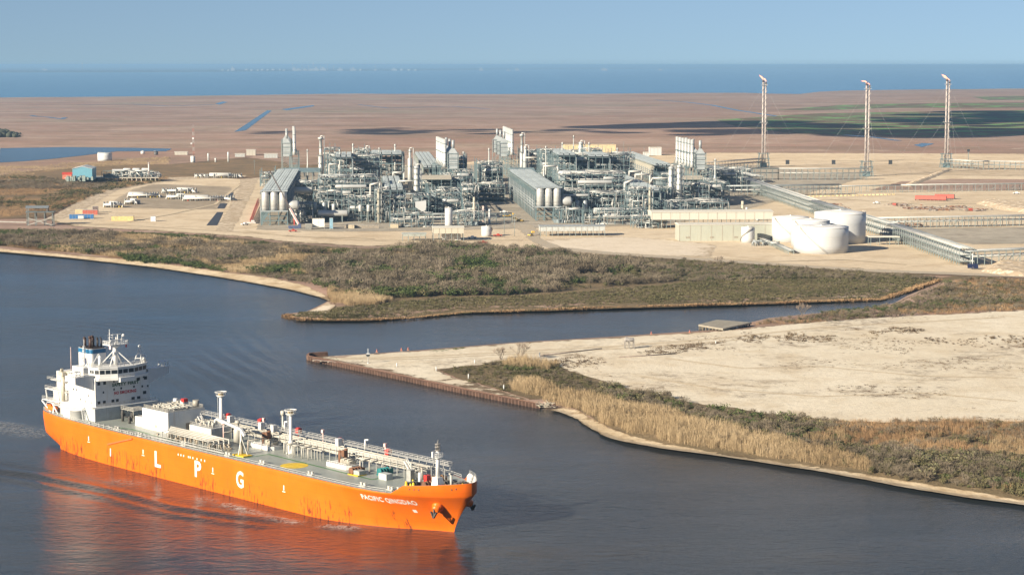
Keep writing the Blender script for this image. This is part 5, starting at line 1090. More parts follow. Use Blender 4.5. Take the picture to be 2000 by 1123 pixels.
for px,d,l in ((615,1815,'left one of two dark upright drums in the shade of the left train'),(634,1815,'right one of two dark upright drums in the shade of the left train'),(1127,1840,'left one of two upright drums in the shade of the middle train'),(1143,1840,'right one of two upright drums in the shade of the middle train')): drum(l,px,d,12,2.1,11,(0,0,1),paint('drum_grey',(.30,.33,.34),.4,metal=.3),'upright_drum')
for px,d,l in ((704,1800,'left upright tank on the front floors near the beige column'),(720,1800,'right upright tank on the front floors near the beige column'),(652,1812,'domed pale drum behind the long ground-level drum')): drum(l,px,d,13,1.7,6.5,(0,0,1),None,'upright_drum')
def loop(label, px, d, pts, r=.75):
    t = T('pipe_loop',label,'pipe',spot(px,d)); MB().pipe(pts,r,9).build('loop_pipe', paint('bright_pipe',(.48,.465,.43),.4,var=.08), t)
    s = MB(); s.cbox((pts[0][0],pts[0][1],.3),(1.6,1.6,.6)); s.cbox((pts[-1][0],pts[-1][1],pts[-1][2]-.2),(1.5,1.5,.5)); s.build('pipe_shoe', STEEL, t)
loop('tall square pipe loop right of the left compressor shelter', 651,2110,[(-4,0,0),(-4,0,37),(6,0,37),(6,0,30)])
loop('overhead white pipe running right from the crowned left column', 645,2345,[(-8,0,38),(8,0,38),(10,0,33),(10,0,26)],.9)
loop('white arched pipe in front of the narrow left cooler roof', 732,1900,[(-4,0,0),(-4,0,28),(5,0,30),(5,0,26)],.9)
loop('paired white hairpin pipe left of the walled cooler bank', 778,2060,[(-5,0,27),(-5,0,31),(6,0,31),(6,0,20)],.9)
loop('long white overhead pipe running to the thick column', 795,1960,[(-9,0,24),(-7,0,28),(9,0,28)],.9)
loop('arched white pipe over the middle train exchangers', 1073,2110,[(-6,0,10),(-6,0,35),(8,0,35),(10,0,28)],.9)
loop('white hairpin pipe above the narrow middle cooler roof', 1240,2080,[(-6,0,26),(-6,0,31),(7,0,31),(7,0,22)],.9)
loop('second white hairpin pipe nearer the six stacks', 1252,2040,[(-6,0,25),(-6,0,30),(9,0,30),(9,0,18)],.9)
loop('curved white pipe on the left front corner of the narrow middle cooler', 1224,1910,[(-2,0,4),(-2,0,29),(6,0,32)],1.1)
loop('fat bent pipe beside the domed column of the left train', 703,2310,[(-3,0,28),(-3,0,40),(3,0,43),(6,0,36),(6,0,24)],1.5)
loop('fat bent pipe beside the bulbous domed column', 1112,2340,[(-4,0,26),(-4,0,40),(4,0,42),(7,0,34)],1.6)
loop('white pipe running from the middle compressor shelter to its train', 1040,2300,[(-8,0,35),(8,0,35),(10,0,28)],.9)
loop('white curved pipe left of the paired pale columns', 1284,2010,[(-7,0,24),(-5,0,28),(16,0,28)],.9)
def chimney(label, px, d, H, r0, r1, m):
    t = T('vent_chimney',label,'chimney',spot(px,d),0); MB().lathe((0,0,0),[(r0,0),(r0*.95,H*.1),(r1,H*.62),(r1,H),(r1*.8,H)],14).build('shaft',m,t); g = MB(); g.lathe((0,0,H*.8),[(r1,0),(r1+.5,0),(r1+.5,.3),(r1,.3)],12); g.lathe((0,0,0),[(r0+.6,0),(r0+.6,.6)],12); g.build('collar',STEEL,t)
chimney('tan flared vent chimney on the left edge of the middle road', 926,1845,20,3.2,1.1,TAN)
chimney('pinkish slim chimney left of the short white one', 944,1800,15,.9,.85,paint('pale_pink',(.62,.47,.42),.5)); chimney('short white banded chimney above the small round tank', 956,1790,13,1.,.9,WHITE)
chimney('tan flared vent chimney behind the right end of the warehouse', 1450,1850,16,2.7,1.3,TAN); chimney('slim white chimney next to the flared one behind the warehouse', 1458,1840,11,1.1,1.,WHITE); chimney('short white vent left of the big tanks', 1480,1825,7,1.5,1.4,WHITE)
# ---- storage tanks
def tank(label, px, pyb, dia_px, h, m=WHITE, dome=1.6, stair=True, name='storage_tank', sa=-2.2, sd=1):
    p = P(px,pyb); r = dia_px/2/PXM(px,pyb); p.y += r; t = T(name,label,'tank',p,0)
    b = MB(); b.lathe((0,0,0),[(r,0),(r,h*.33),(r,h*.66),(r,h)],56); b.build('shell',m,t)
    c = MB(); c.lathe((0,0,h),[(r+.12,-.12),(r+.12,.12),(r*.7,dome*.55),(r*.35,dome*.9),(.4,dome),(.4,dome+.6)],56); c.build('roof',paint('tank_roof_lightened',(.74,.73,.71),.5,var=.04,scale=.1) if m is WHITE else m,t)  # white tanks: light on the roof is painted in as a lighter colour
    g = MB(); n=64; g.rail([((r-.1)*math.cos(a),(r-.1)*math.sin(a),h+.1) for a in np.linspace(sa-.55,sa+.55,9)],1.2,.14,2,2)
    for k in range(1,5): g.lathe((0,0,h*k/5),[(r+.005,-.05),(r+.03,-.04),(r+.03,.04),(r+.005,.05)],56)
    g.build('roof_rail', paint('tank_trim',(.66,.63,.58),.5), t)
    if stair:
        s = MB(); n = 26; pts = [((r+.5)*math.cos(sa+sd*k/n*(h*1.15/r)),(r+.5)*math.sin(sa+sd*k/n*(h*1.15/r)),h*(1-k/n)) for k in range(n+1)]
        for a, b2 in zip(pts,pts[1:]): s.bar(a,b2,.75,.3); s.bar(Vector(a)+Vector((0,0,1.1)),Vector(b2)+Vector((0,0,1.1)),.14)
        s.build('spiral_stair', paint('stair_grey',(.36,.34,.30),.6), t)
    return t
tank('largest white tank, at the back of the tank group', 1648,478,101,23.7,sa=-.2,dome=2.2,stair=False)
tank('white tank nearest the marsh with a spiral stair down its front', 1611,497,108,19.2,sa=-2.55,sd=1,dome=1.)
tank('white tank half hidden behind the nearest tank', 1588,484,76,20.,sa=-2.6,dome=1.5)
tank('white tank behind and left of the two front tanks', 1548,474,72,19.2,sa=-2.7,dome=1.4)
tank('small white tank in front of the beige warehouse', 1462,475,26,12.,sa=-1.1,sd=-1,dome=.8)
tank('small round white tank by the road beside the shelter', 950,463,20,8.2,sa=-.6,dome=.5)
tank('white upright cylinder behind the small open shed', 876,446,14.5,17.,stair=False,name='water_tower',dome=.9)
tank('grey-white tank on the lagoon shore behind the blue building', 202,315,28,11.5,stair=False,m=paint('tank_grey',(.56,.58,.58),.5,var=.1,streak=.3),dome=.4)
# ---- buildings
def hall(label, px0, px1, py, depth, H, m, rm, z0=0., bays=12, name='warehouse', pitch=.9, doors=0):
    a = P(px0,py); b = P(px1,py); W = b.x-a.x; t = T(name,label,'building',a.lerp(b,.5)); w_ = MB(); w_.box(-W/2,W/2,0,depth,z0,H-.02); w_.build('wall',m,t)
    r = MB(); e=.5; r.add([(-W/2-e,-e,H),(W/2+e,-e,H),(W/2+e,depth/2,H+pitch),(-W/2-e,depth/2,H+pitch),(-W/2-e,depth+e,H),(W/2+e,depth+e,H),(-W/2-e,-e,H-.35),(W/2+e,-e,H-.35),(W/2+e,depth+e,H-.35),(-W/2-e,depth+e,H-.35)],[(0,1,2,3),(3,2,5,4),(6,7,1,0),(7,8,5,2,1),(9,6,0,3,4),(8,9,4,5)]); r.build('roof',rm,t)
    s = MB()
    for i in range(bays+1): s.box(-W/2+i*W/bays-.12,-W/2+i*W/bays+.12,-.14,-.003,z0,H-.37)
    if z0:
        for i in range(bays+1):
            for y in (.2,depth-.2): MB().bar((-W/2+.2+i*(W-.4)/bays,y,0),(-W/2+.2+i*(W-.4)/bays,y,z0),.4).build('leg', STEEL2, t)
    s.build('wall_seam', paint('seam_brown',(.36,.30,.24),.6), t)
    for k in range(doors): x = -W/2+W*(k+.35)/doors; MB().box(x-1.6,x+1.6,-.12,-.003,H*.18,H*.28).build('louvre', paint('louvre_dark',(.28,.25,.2),.6), t)
    return t
CREAM = paint('cream_roof',(.62,.59,.51),.5,var=.05,scale=.08); SAGE = paint('sage_wall',(.37,.38,.32),.55,var=.05,scale=.08,streak=.15)
hall('long raised cream-roofed hall on open legs behind the sage warehouse', 1272,1511,447,24,14.6,paint('hall_cream',(.50,.49,.43),.55,var=.05,scale=.08,streak=.15),CREAM,z0=8.,bays=13,pitch=1.2)
hall('sage green warehouse with louvred front, beside the small white tank', 1326,1516,471,22,13.4,SAGE,CREAM,bays=9,doors=4)
hall('long grey open-fronted shelter beside the road', 1055,1182,462,14,8.6,paint('shed_grey',(.44,.46,.45),.5),ROOFM,z0=4.5,bays=11,name='open_shelter',pitch=.6)
hall('small white-roofed open shed in front of the white upright cylinder', 846,906,472,18,11.2,BEIGE,CREAM,z0=6.5,bays=5,name='open_shed',pitch=.9)
MB_ = MB(); 
t = T('parts_store','pale panelled store under the small white-roofed shed','store',P(878,471)); MB().box(-6,9,4,10,0,5).build('wall',paint('panel_pale',(.62,.62,.60),.5),t); q=MB(); [q.box(-6+i*2.5,-5.8+i*2.5,3.9,3.99,0,5) for i in range(7)]; q.build('panel_joint',STEEL,t)
hall('low grey lean-to shelter left of the small open shed', 786,832,471,10,6.,paint('leanto',(.33,.36,.33),.6),paint('leanto_roof',(.40,.43,.40),.5),z0=4,bays=4,name='open_shelter',pitch=.5)
hall('beige windowless building far behind the middle train', 1103,1203,303,30,16,paint('sand_block',(.58,.46,.28),.6),paint('sand_roof',(.60,.50,.33),.6),bays=10,name='control_building',pitch=.2)
hall('small white house beyond the plant', 1270,1292,304,20,12,WHITE,CREAM,bays=3,name='site_office'); hall('lower white annexe beside the small white house', 1258,1268,306,12,6,WHITE,CREAM,bays=2,name='site_office')
def boxunit(label, px, py, w_, dpt, h, m, name='equipment_box', cat='container', legs=0., bands=4):
    t = T(name,label,cat,P(px,py)); b = MB(); b.box(-w_/2,w_/2,0,dpt,legs,legs+h); b.build('body',m,t); s = MB()
    for k in range(bands+1): s.box(-w_/2+k*(w_-.12)/bands,-w_/2+k*(w_-.12)/bands+.12,-.06,-.003,legs,legs+h)
    s.box(-w_/2-.05,w_/2+.05,-.1,dpt+.05,legs+h+.003,legs+h+.15)
    if legs: [s.bar((x,y,0),(x,y,legs),.3) for x in (-w_/2+.2,w_/2-.2) for y in (.2,dpt-.2)]
    s.build('edge_rail', paint('trim_grey',(.40,.39,.36),.6), t); return t
boxunit('white twin equipment box on legs in front of the left train', 622,448,10.5,6,7,paint('box_white',(.70,.69,.64),.5),legs=2,bands=2)
boxunit('narrow blue-topped tank skid right of the white twin box', 647,449,3,3,9,paint('skid_blue',(.22,.37,.47),.5),legs=1,bands=1)
boxunit('grey machine skid left of the white twin box', 602,449,5,4,5,EQUIP,bands=3)
boxunit('long brown low wall of a pit in front of the beige column', 706,446,30,2,2.5,paint('pit_brown',(.28,.24,.19),.7),name='pit_wall',cat='wall',bands=10)
boxunit('tan block at the left end of the brown pit wall', 684,447,7,6,3.4,paint('block_tan',(.48,.40,.28),.7),name='block_house',cat='building'); boxunit('tan block at the right end of the brown pit wall', 770,446,7,6,3.6,paint('block_tan',(.48,.40,.28),.7),name='block_house',cat='building')
# mobile crane with its boom raised, and a lattice boom resting on its blocks
def crane():
    t = T('mobile_crane','mobile crane with red and white boom raised across the left cooler bank','crane',P(577,447),0); H = 3
    b = MB(); b.box(-6,5,-1.6,1.6,1,2.6); b.box(2.5,5,-1.5,1.5,2.6,4.4); [b.cyl((x,-1.7,.8),(x,1.7,.8),.8,n=10) for x in (-5,-3.4,-.5,1.5,3.8)]; b.build('carrier',paint('crane_navy',(.06,.08,.16),.5),t)
    tip = P(527,334,51)-t.location; base = Vector((3,0,4.)); mid = base.lerp(tip,.30); u = MB(); u.bar(base,mid,1.9); u.build('lower_boom',paint('crane_white',(.55,.50,.48),.5),t)
    q = MB(); q.bar(base+Vector((0,-1,.2)),mid+Vector((0,-1,0)),.5); q.bar(base+Vector((-4,0,-1)),base.lerp(mid,.55),.8); q.build('boom_cylinder',REDM,t)
    l = MB(); d = (tip-mid); n = 22
    for s in ((-.55,-.55),(.55,-.55),(.55,.55),(-.55,.55)): l.bar(mid+Vector((s[0],s[1],0)),tip+Vector((s[0]*.5,s[1]*.5,0)),.3)
    for k in range(n): a = mid+d*(k/n); c = mid+d*((k+1)/n); l.bar(a+Vector((-.5,-.5,0)),c+Vector((.5,-.5,0)),.22); l.bar(a+Vector((.5,.5,0)),c+Vector((-.5,.5,0)),.22)
    l.build('lattice_boom',paint('boom_dark',(.09,.07,.065),.6),t); k = MB(); k.bar(tip,tip-Vector((0,0,6)),.2); k.cbox(tip-Vector((0,0,6.5)),(1,1,1.4)); k.build('hook_block',paint('boom_dark',(.09,.07,.065),.6),t)
    t2 = T('crane_boom','red lattice crane boom laid on white blocks left of the plant','crane boom',P(490,437),0); e = P(505,399)-t2.location; e.z = 3; b = MB()
    for s in ((-.9,0),(.9,0),(-.9,1.8),(.9,1.8)): b.bar(Vector((s[0],0,1.2+s[1])),e+Vector((s[0],0,s[1]-1)),.4)
    for k in range(26): a = e*(k/26); c = e*((k+1)/26); b.bar(a+Vector((-.9,0,1.6)),c+Vector((.9,0,1.6)),.3); b.bar(a+Vector((-.9,0,3)),c+Vector((.9,0,3)),.3)
    b.build('lattice',REDM,t2); w_ = MB(); w_.cbox((0,-1,1),(9,3,1.2)); w_.cbox((2,-1,2.2),(3,3,2)); w_.build('boom_block',paint('crane_white',(.55,.50,.48),.5),t2)
crane()
t = T('silencer_chute','pale tilted chute among shaded frames','chute',spot(822,1868)); b = MB(); b.add([(-5,0,9),(5,0,9.5),(5,5,9.5),(-5,5,9),(-5,0,14),(5,0,15),(5,5,15),(-5,5,14),(1,0,5),(4,0,5),(4,4,5),(1,4,5)],[(4,5,6,7),(0,1,5,4),(1,2,6,5),(3,0,4,7),(2,3,7,6),(0,8,9,1),(1,9,10,2),(2,10,11,3),(3,11,8,0),(11,10,9,8)]); b.build('hopper',WHITE,t); s=MB(); [s.bar((x,y,0),(x,y,9),.4) for x in (-5,5) for y in (0,5)]; s.build('leg_frame',STEEL,t)
# ---- long pipe racks east of the plant
def rk(label, pix, **kw): return rack(label, [P(x,y) for x,y in pix], **kw)
rk('longest rack, running from behind the warehouse past the tanks to the marsh road', [(1455,369),(1590,417),(1745,467),(1888,519)], W=11, H=12, bay=7, pipes=8, lv=3, brace=.35, seed=2)
rk('rack branching off along the marsh road at the plant corner', [(1888,519),(2120,508)], W=8, H=10, pipes=6, seed=3)
rk('rack crossing the sand behind the largest tank', [(1700,447),(2120,439)], W=8, H=9, pipes=5, seed=4)
rk('slim pale rack below the stained sand', [(1640,378),(1760,376),(2120,371)], W=5, H=8, bay=8, pipes=3, lv=1, seed=5)
rk('high rack carrying relief lines to the middle flare', [(1372,352),(1520,352),(1692,352)], W=7, H=14, bay=7, pipes=4, lv=2, seed=6, brace=.4)
rk('rusty covered rack to the left flare', [(1375,336),(1490,327)], W=7, H=12, bay=8, pipes=5, lv=2, m=paint('rack_brown',(.22,.18,.15),.7), pm=RUST, seed=7)
rk('rack leaving the right flare', [(1848,328),(1900,331),(2120,334)], W=9, H=11, bay=7, pipes=5, lv=2, seed=8)
rk('low rack between the plant and the red wagons', [(1420,384),(1640,381)], W=10, H=11, bay=7, pipes=6, lv=2, seed=9)
rk('wide rack at the back right of the process trains', [(1385,345),(1480,369)], W=14, H=14, bay=7, pipes=8, lv=3, brace=.4, seed=10)
rk('front rack along the plant road beneath the left trains', [(770,436),(1000,435)], W=6, H=8, bay=7, pipes=5, lv=2, seed=11)
rk('rack crossing the middle road between the trains', [(890,395),(985,394)], W=9, H=14, bay=7, pipes=7, lv=3, seed=12)
rk('rack along the front of the right trains', [(1100,424),(1272,421)], W=7, H=9, bay=7, pipes=6, lv=2, seed=13)
rk('small sleeper rack in front of the big tanks', [(1485,472),(1515,483),(1545,497)], W=4, H=2.6, bay=5, pipes=5, lv=1, seed=14)
t = T('pump_cluster','tangle of grey pumps and pipe bends beside the small white tank','pumps',P(1490,480)); R = random.Random(5); b = MB()
for k in range(26): x=R.uniform(-10,12); y=R.uniform(-6,14); b.pipe([(x,y,0),(x,y,R.uniform(1,4)),(x+R.uniform(-5,5),y+R.uniform(-2,2),R.uniform(1,4))],R.uniform(.25,.6),7)
b.build('pipe_bends',PIPED,t); b=MB(); [b.cbox((R.uniform(-9,10),R.uniform(-4,10),1),(2,1.4,1.8)) for k in range(8)]; b.build('pump',EQUIP,t)
t = T('pipe_shed','flat white canopy on legs right of the largest tank','canopy',P(1728,480)); MB().box(-12,12,0,9,6.5,7.2).build('roof',CREAM,t); s=MB(); [s.bar((x,y,0),(x,y,6.5),.4) for x in (-11,-4,4,11) for y in (.5,8.5)]; s.build('leg_frame',STEEL2,t)
# ---- flares
FL = bpy.data.materials.new('flame'); FL.use_nodes = True; FL.cycles.emission_sampling = 'NONE'; nt_ = FL.node_tree; bs = nt_.nodes['Principled BSDF']; bs.inputs['Emission Color'].default_value=(1,.30,.17,1); bs.inputs['Emission Strength'].default_value=1.1; bs.inputs['Base Color'].default_value=(.6,.3,.2,1)
RISER = paint('riser_pipe',(.46,.40,.37),.45,var=.15,scale=.1); WIRE = paint('guy_wire',(.45,.45,.45),.5)
def flare(label, px, pyb, ytop, flames):
    p = P(px,pyb); k = PXM(px,pyb); H = CAMH-(ytop-HZY)*p.y/FPX-GZ; t = T('flare_stack',label,'flare',p,0)
    for i,x in enumerate((-1.9,1.9)):
        b = MB(); b.cyl((x,0,0),(x,0,H-(3 if i else 0)),.95,n=12); b.build('riser',RISER,t)
    s = MB(); s.cyl((-.1,1.6,0),(-.1,1.6,H),.35,n=8)
    for j in range(int(H/9)): z=6+j*9; s.cbox((-.1,0,z),(7,2.6,.3)); s.bar((-4,-1.6,z),(3.8,-1.6,min(z+9,H-1)),.3)
    s.cbox((-.1,0,H*.52),(10,6,.5)); s.cbox((-.1,0,H-6),(9,5,.5)); s.build('riser_guide',paint('guide_grey',(.40,.38,.36),.6),t)
    d = MB()
    for x in (-8,8):
        for y in (-5,5): d.bar((x,y,0),(x*.7,y*.7,20),.7)
    for z in (6,12,19): d.bar((-8,-5,z),(8,-5,z),.5); d.bar((-8,5,z),(8,5,z),.5); d.bar((-8,-5,z),(-8,5,z),.5); d.bar((8,-5,z),(8,5,z),.5)
    d.bar((-8,-5,0),(8,-5,12),.4); d.bar((8,-5,0),(-8,-5,12),.4); d.cbox((0,0,3),(9,7,6)); d.build('base_frame',STEEL,t)
    g = MB()
    for a in (.5,2.6,4.7):
        for f in (.95,.6): g.cyl((0,0,H*f),(math.cos(a)*75*f/.95,math.sin(a)*75*f/.95,0),.06,n=4)
    g.build('guy_wire',WIRE,t)
    tp = MB(); [tp.cyl((x,0,H-2-(3 if x > 0 else 0)),(x,0,H+1.2-(3 if x>0 else 0)),1.25,n=12) for x in (-1.9,1.9)]; tp.build('flare_tip',paint('burnt_tip',(.10,.08,.07),.7),t)
    R = random.Random(px)
    for j,(x0,z0,dx,dz,r) in enumerate(flames):
        f = MB(); n=9
        for i in range(n): q=i/(n-1); f.ball((x0+dx*q,R.uniform(-.4,.4),H+z0+dz*q+math.sin(q*5)*.4),r*.72*(.55+.9*q*(1-q)*2)*R.uniform(.8,1.1)*(1-.5*q),9,6,.8)
        f.build('flame',FL,t)
flare('left guyed flare stack with two flames beside the rusty covered rack', 1491,327,158,[(-1.9,2.,-5,6,1.9),(1.9,-.5,-3,4.5,1.6)])
flare('middle guyed flare stack with a flat flame, nearest the plant corner', 1692,345,164,[(-1.9,2.,-6.5,2.2,1.7),(1.9,-.5,-5,2,1.3)])
flare('right guyed flare stack with the largest flame', 1848,328,156,[(-1.9,2.,-7,5.5,2.2),(1.9,-.5,-9,5.,1.7)])

# ---- slim vents and risers standing clear of the process floors
for px,d,H,r,l in ((664,2150,50,.8,'slim vent riser left of the domed column in the left train'),(690,2210,54,1.,'tallest slim vent riser in the left train'),(741,2300,46,.9,'slim vent riser left of the blue fan coolers'),(772,2420,45,1.1,'capped riser on the blue fan coolers'),(601,2300,44,.8,'slim riser right of the left compressor shelter roof'),(905,2240,44,.9,'slim riser right of the slab-like stacks'),(955,2330,44,1.,'slim riser in the frames left of the middle cooler'),(1066,2240,50,.9,'slim riser right of the middle compressor shelter'),(1098,2300,52,1.1,'slim riser left of the bulbous domed column'),(1150,2250,54,.9,'slim riser right of the bulbous domed column'),(1205,2240,48,1.,'slim riser left of the walled back cooler'),(1396,2110,42,.9,'slim riser right of the six stacks'),(1120,2520,52,.8,'slim riser in front of the beige far building')):
    tower(l,px,d,H,r,[(0,.6,1),(.61,1,.7)],name='vent_riser',rings=2,pipe=False,cat='riser')
for a in (('upper fan floor between the left exchanger floors and the blue fan coolers',690,724,2260,60,44,41),('tall exchanger frame right of the crowned left column',634,664,2250,50,46,42),('frame tower right of the walled cooler bank',878,912,2290,60,34,43),('upper fan floor of the middle train beside the domed column',1140,1176,2270,60,44,44),('tall exchanger frame left of the middle train loops',1056,1082,2260,50,44,45),('floors behind the white hairpin pipes',1195,1240,2300,60,38,46),('floors between the right column pair and the six stacks',1290,1330,2090,50,26,47)): module(*a,vessels=1)

for a in (('frames across the back of the middle road',932,982,2420,60,22,51),('low frames between the slab-like stacks and the middle road',902,935,2010,60,19,52),('pipe floors behind the tan canopy',862,905,2150,50,22,53),('braced frames right of the paired pale columns',1340,1400,2090,50,20,54),('back frames right of the walled back cooler',1400,1470,2380,60,16,55),('low floors left of the stacks at the back',508,552,2330,50,14,56)): module(*a,vessels=1)

for a in (('twin-ribbed cooler roof above the left exchanger floors',656,688,2135,70,46),('cooler roof on the blue fan coolers behind the left train',726,786,2405,60,37),('cooler roof above the middle exchanger floors left of the domed column',1090,1124,2180,70,46),('cooler roof above the middle exchanger floors right of the domed column',1150,1190,2190,70,44),('cooler roof over the back fans of the middle train',1064,1110,2425,60,38)):
    aW = (spot(a[2],a[3])-spot(a[1],a[3])).length; cooler(*a,W=aW,drums=False,ribs=3)
# ================================================================== WEST YARD, EAST YARD, PENINSULA, FAR COAST
def pumping():
    rz = PHI; p = P(165,357); t = T('pumping_platform','concrete pumping platform on short piles at the left, crowded with pipes','platform',P(215,356))
    d = MB(); d.box(-54,58,0,34,4.6,5.6); d.build('deck',CONC,t); [MB().box(-53+i*5.6,-52+i*5.6,y,y+1,0,4.6).build('pile',paint('pile_pale',(.44,.39,.31),.8),t) for i in range(20) for y in (.4,12,30)]
    R = random.Random(3)
    for m,nm,n in ((PIPEM,'pipework',34),(PIPED,'pipework',26)):
        q = MB()
        for _ in range(n): x=R.uniform(-8,48); y=R.uniform(0,26); z=5.6+R.uniform(.8,8); q.pipe([(x,y,5.6),(x,y,z),(x+R.uniform(5,18),y+R.uniform(-1,3),z),(x+R.uniform(5,18),y,5.6)],R.choice((.3,.5,.8)),6)
        q.build(nm,m,t)
    q = MB(); [q.cbox((R.uniform(-12,55),R.uniform(2,28),7),(R.uniform(2,5),R.uniform(2,4),R.uniform(2,5))) for _ in range(22)]; kind(q.build('equipment_clutter',EQUIP,t),'stuff')
    q = MB()
    for i in range(11):
        for y in (0,16): q.bar((-10+i*6,y,5.6),(-10+i*6,y,13),.4)
    for y in (0,16): q.bar((-10,y,13),(50,y,13),.4); q.bar((-10,y,9.5),(50,y,9.5),.35)
    q.build('steel_frame',STEEL,t); q = MB(); [q.drum((20+k*11,4,15),(1,0,0),1.6,9,12) for k in range(3)]; q.box(2,18,5,14,13.2,15); q.build('drum',WHITE,t)
    bb = T('blue_building','blue gabled metal building with pale roof standing on the piled platform','building',P(161,351,7)); MB().box(-11.5,11.5,0,38,-1,13.2).build('wall',paint('metal_blue',(.14,.33,.42),.5,var=.08,streak=.2,streakc=(.1,.2,.25)),bb)
    r = MB(); r.add([(-12,-.6,13),(0,-.6,15.8),(12,-.6,13),(12,39,13),(0,39,15.8),(-12,39,13),(-12,-.6,12.6),(0,-.6,15.3),(12,-.6,12.6),(12,39,12.6),(0,39,15.3),(-12,39,12.6)],[(0,1,4,5),(1,2,3,4),(6,7,1,0),(7,8,2,1),(8,9,3,2),(11,6,0,5),(11,10,7,6),(10,9,8,7)]); r.build('roof',paint('roof_pale',(.55,.56,.55),.45),bb)
    g = MB(); g.add([(-11.5,-.02,13.2),(11.5,-.02,13.2),(0,-.02,15.4)],[(0,1,2)]); g.build('gable',paint('metal_blue',(.14,.33,.42)),bb); MB().box(-3,3,-.15,-.01,-1,5).build('door',paint('door_dark',(.08,.12,.15),.6),bb)
    g2 = MB(); R=random.Random(9)
    for _ in range(16): x=R.uniform(-17,16); g2.cbox((x,-4+R.uniform(-2,2),1.5),(R.uniform(1.5,4),2,R.uniform(2,7)))
    g2.build('air_cleaner',paint('cleaner_green',(.28,.33,.30),.6,var=.4),bb)
    s = T('red_shed','red roofed shed at the left end of the piled platform','shed',P(131,350,5)); MB().box(-5.5,5.5,0,9,0,5.6).build('wall',paint('shed_red',(.55,.16,.10),.6),s); r=MB(); r.add([(-6.2,-.6,5.6),(6.2,-.6,5.6),(6.2,4.5,8),(-6.2,4.5,8),(-6.2,9.6,5.6),(6.2,9.6,5.6)],[(0,1,2,3),(3,2,5,4)]); r.build('roof',REDM,s)
    c = T('vent_pole','tall pinkish vent pole at the right end of the piled platform','pole',P(291,350,5),0); MB().cyl((0,0,0),(0,0,20),.8,n=10).build('shaft',paint('pole_pink',(.72,.6,.55),.5),c); MB().lathe((0,0,18.5),[(.8,0),(1.2,.3),(1.2,.8),(.8,1.)],10).build('collar',STEEL,c)
    m = T('radio_mast','red and white lattice radio mast on the lagoon shore','mast',P(378,303),0)
    for k in range(7):
        b = MB(); z0=k*6; z1=z0+6
        for a in range(3): x=1.4*math.cos(a*2.1); y=1.4*math.sin(a*2.1); b.bar((x,y,z0),(x,y,z1),.2); b.bar((x,y,z0),(1.4*math.cos(a*2.1+2.1),1.4*math.sin(a*2.1+2.1),z1),.14)
        b.build('mast_section',paint('mast_red',(.36,.13,.10),.6) if k%2 == 0 else VESS,m)
    b=MB(); b.cyl((0,-1.8,26),(0,-2.4,26),1.6,n=12); b.cbox((-3,0,18),(2.4,2.4,2.4)); b.bar((0,0,42),(0,0,48),.2); b.build('dish_aerial',WHITE,m)
    hall('low white annexe at the foot of the radio mast',341,366,303,12,5,SHEDW,CREAM,bays=4,name='site_office',pitch=.4)
    hall('cream two-storey block left of the stacks',481,499,304,16,9,SHEDW,CREAM,bays=3,name='control_building',pitch=.3); hall('pair of pale low sheds left of the cream block',459,478,307,14,5,paint('shed_pale',(.40,.42,.41),.5),CREAM,bays=5,name='open_shed',pitch=.4)
    hall('pale flat shed in front of the tall stacks',516,542,309,14,6.5,paint('shed_pale',(.40,.42,.41),.5),CREAM,bays=5,name='site_office',pitch=.4)
    tank('small grey tank below the radio mast',376,318,9,9,stair=False,m=paint('tank_grey',(.56,.58,.58)),dome=.6); tank('black squat tank on the lagoon shore',304,303,8,5,stair=False,m=paint('tank_black',(.05,.05,.055),.6),dome=.4)
    for px,py,h,l in ((407,316,11,'left of two slim vessels right of the small grey tank'),(446,318,14,'taller slim vessel with a bracket beyond the pipe yard'),(421,318,6,'short vessel between two slim vessels')): drum(l,px,dep(py),h*.6,1.3,h,(0,0,1),None,'upright_drum')
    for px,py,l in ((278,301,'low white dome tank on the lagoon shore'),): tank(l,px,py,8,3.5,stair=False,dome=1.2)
def manifold(label, px, py, W, n, seed, red=False):
    R = random.Random(seed); t = T('pipe_manifold',label,'pipework',P(px,py)); t.scale = (1,1.35,1.75); q = MB(); wm = paint('pipe_white',(.52,.51,.48),.45,var=.08)
    for k in range(n): y=k*3.4; q.pipe([(-W/2,y,.3),(-W/2+1,y,1.8),(W/2-R.uniform(0,W*.3),y,1.8),(W/2-R.uniform(0,2),y,.3)],.65,8)
    for k in range(max(1,n//2)): q.drum((R.uniform(-W/4,W/4),k*5+2,2.4),(1,0,0),1.25,W*.45,12)
    q.build('header_pipe',wm,t); 
    for k in range(int(W/2.6)): x=-W/2+k*2.6; y=R.uniform(-2,n*3.2); MB().pipe([(x,y,0),(x,y,2.6),(x+.2,y+2.4,2.8),(x+.3,y+2.6,0)],.55,7).build('valve_bend',paint('valve_grey',(.36,.37,.36),.5,var=.3),t)
    q=MB(); [q.cbox((R.uniform(-W/2,W/2),R.uniform(0,n*3),.5),(1,1,1)) for _ in range(6)]; q.build('support_block',YELM if not red else REDM,t)
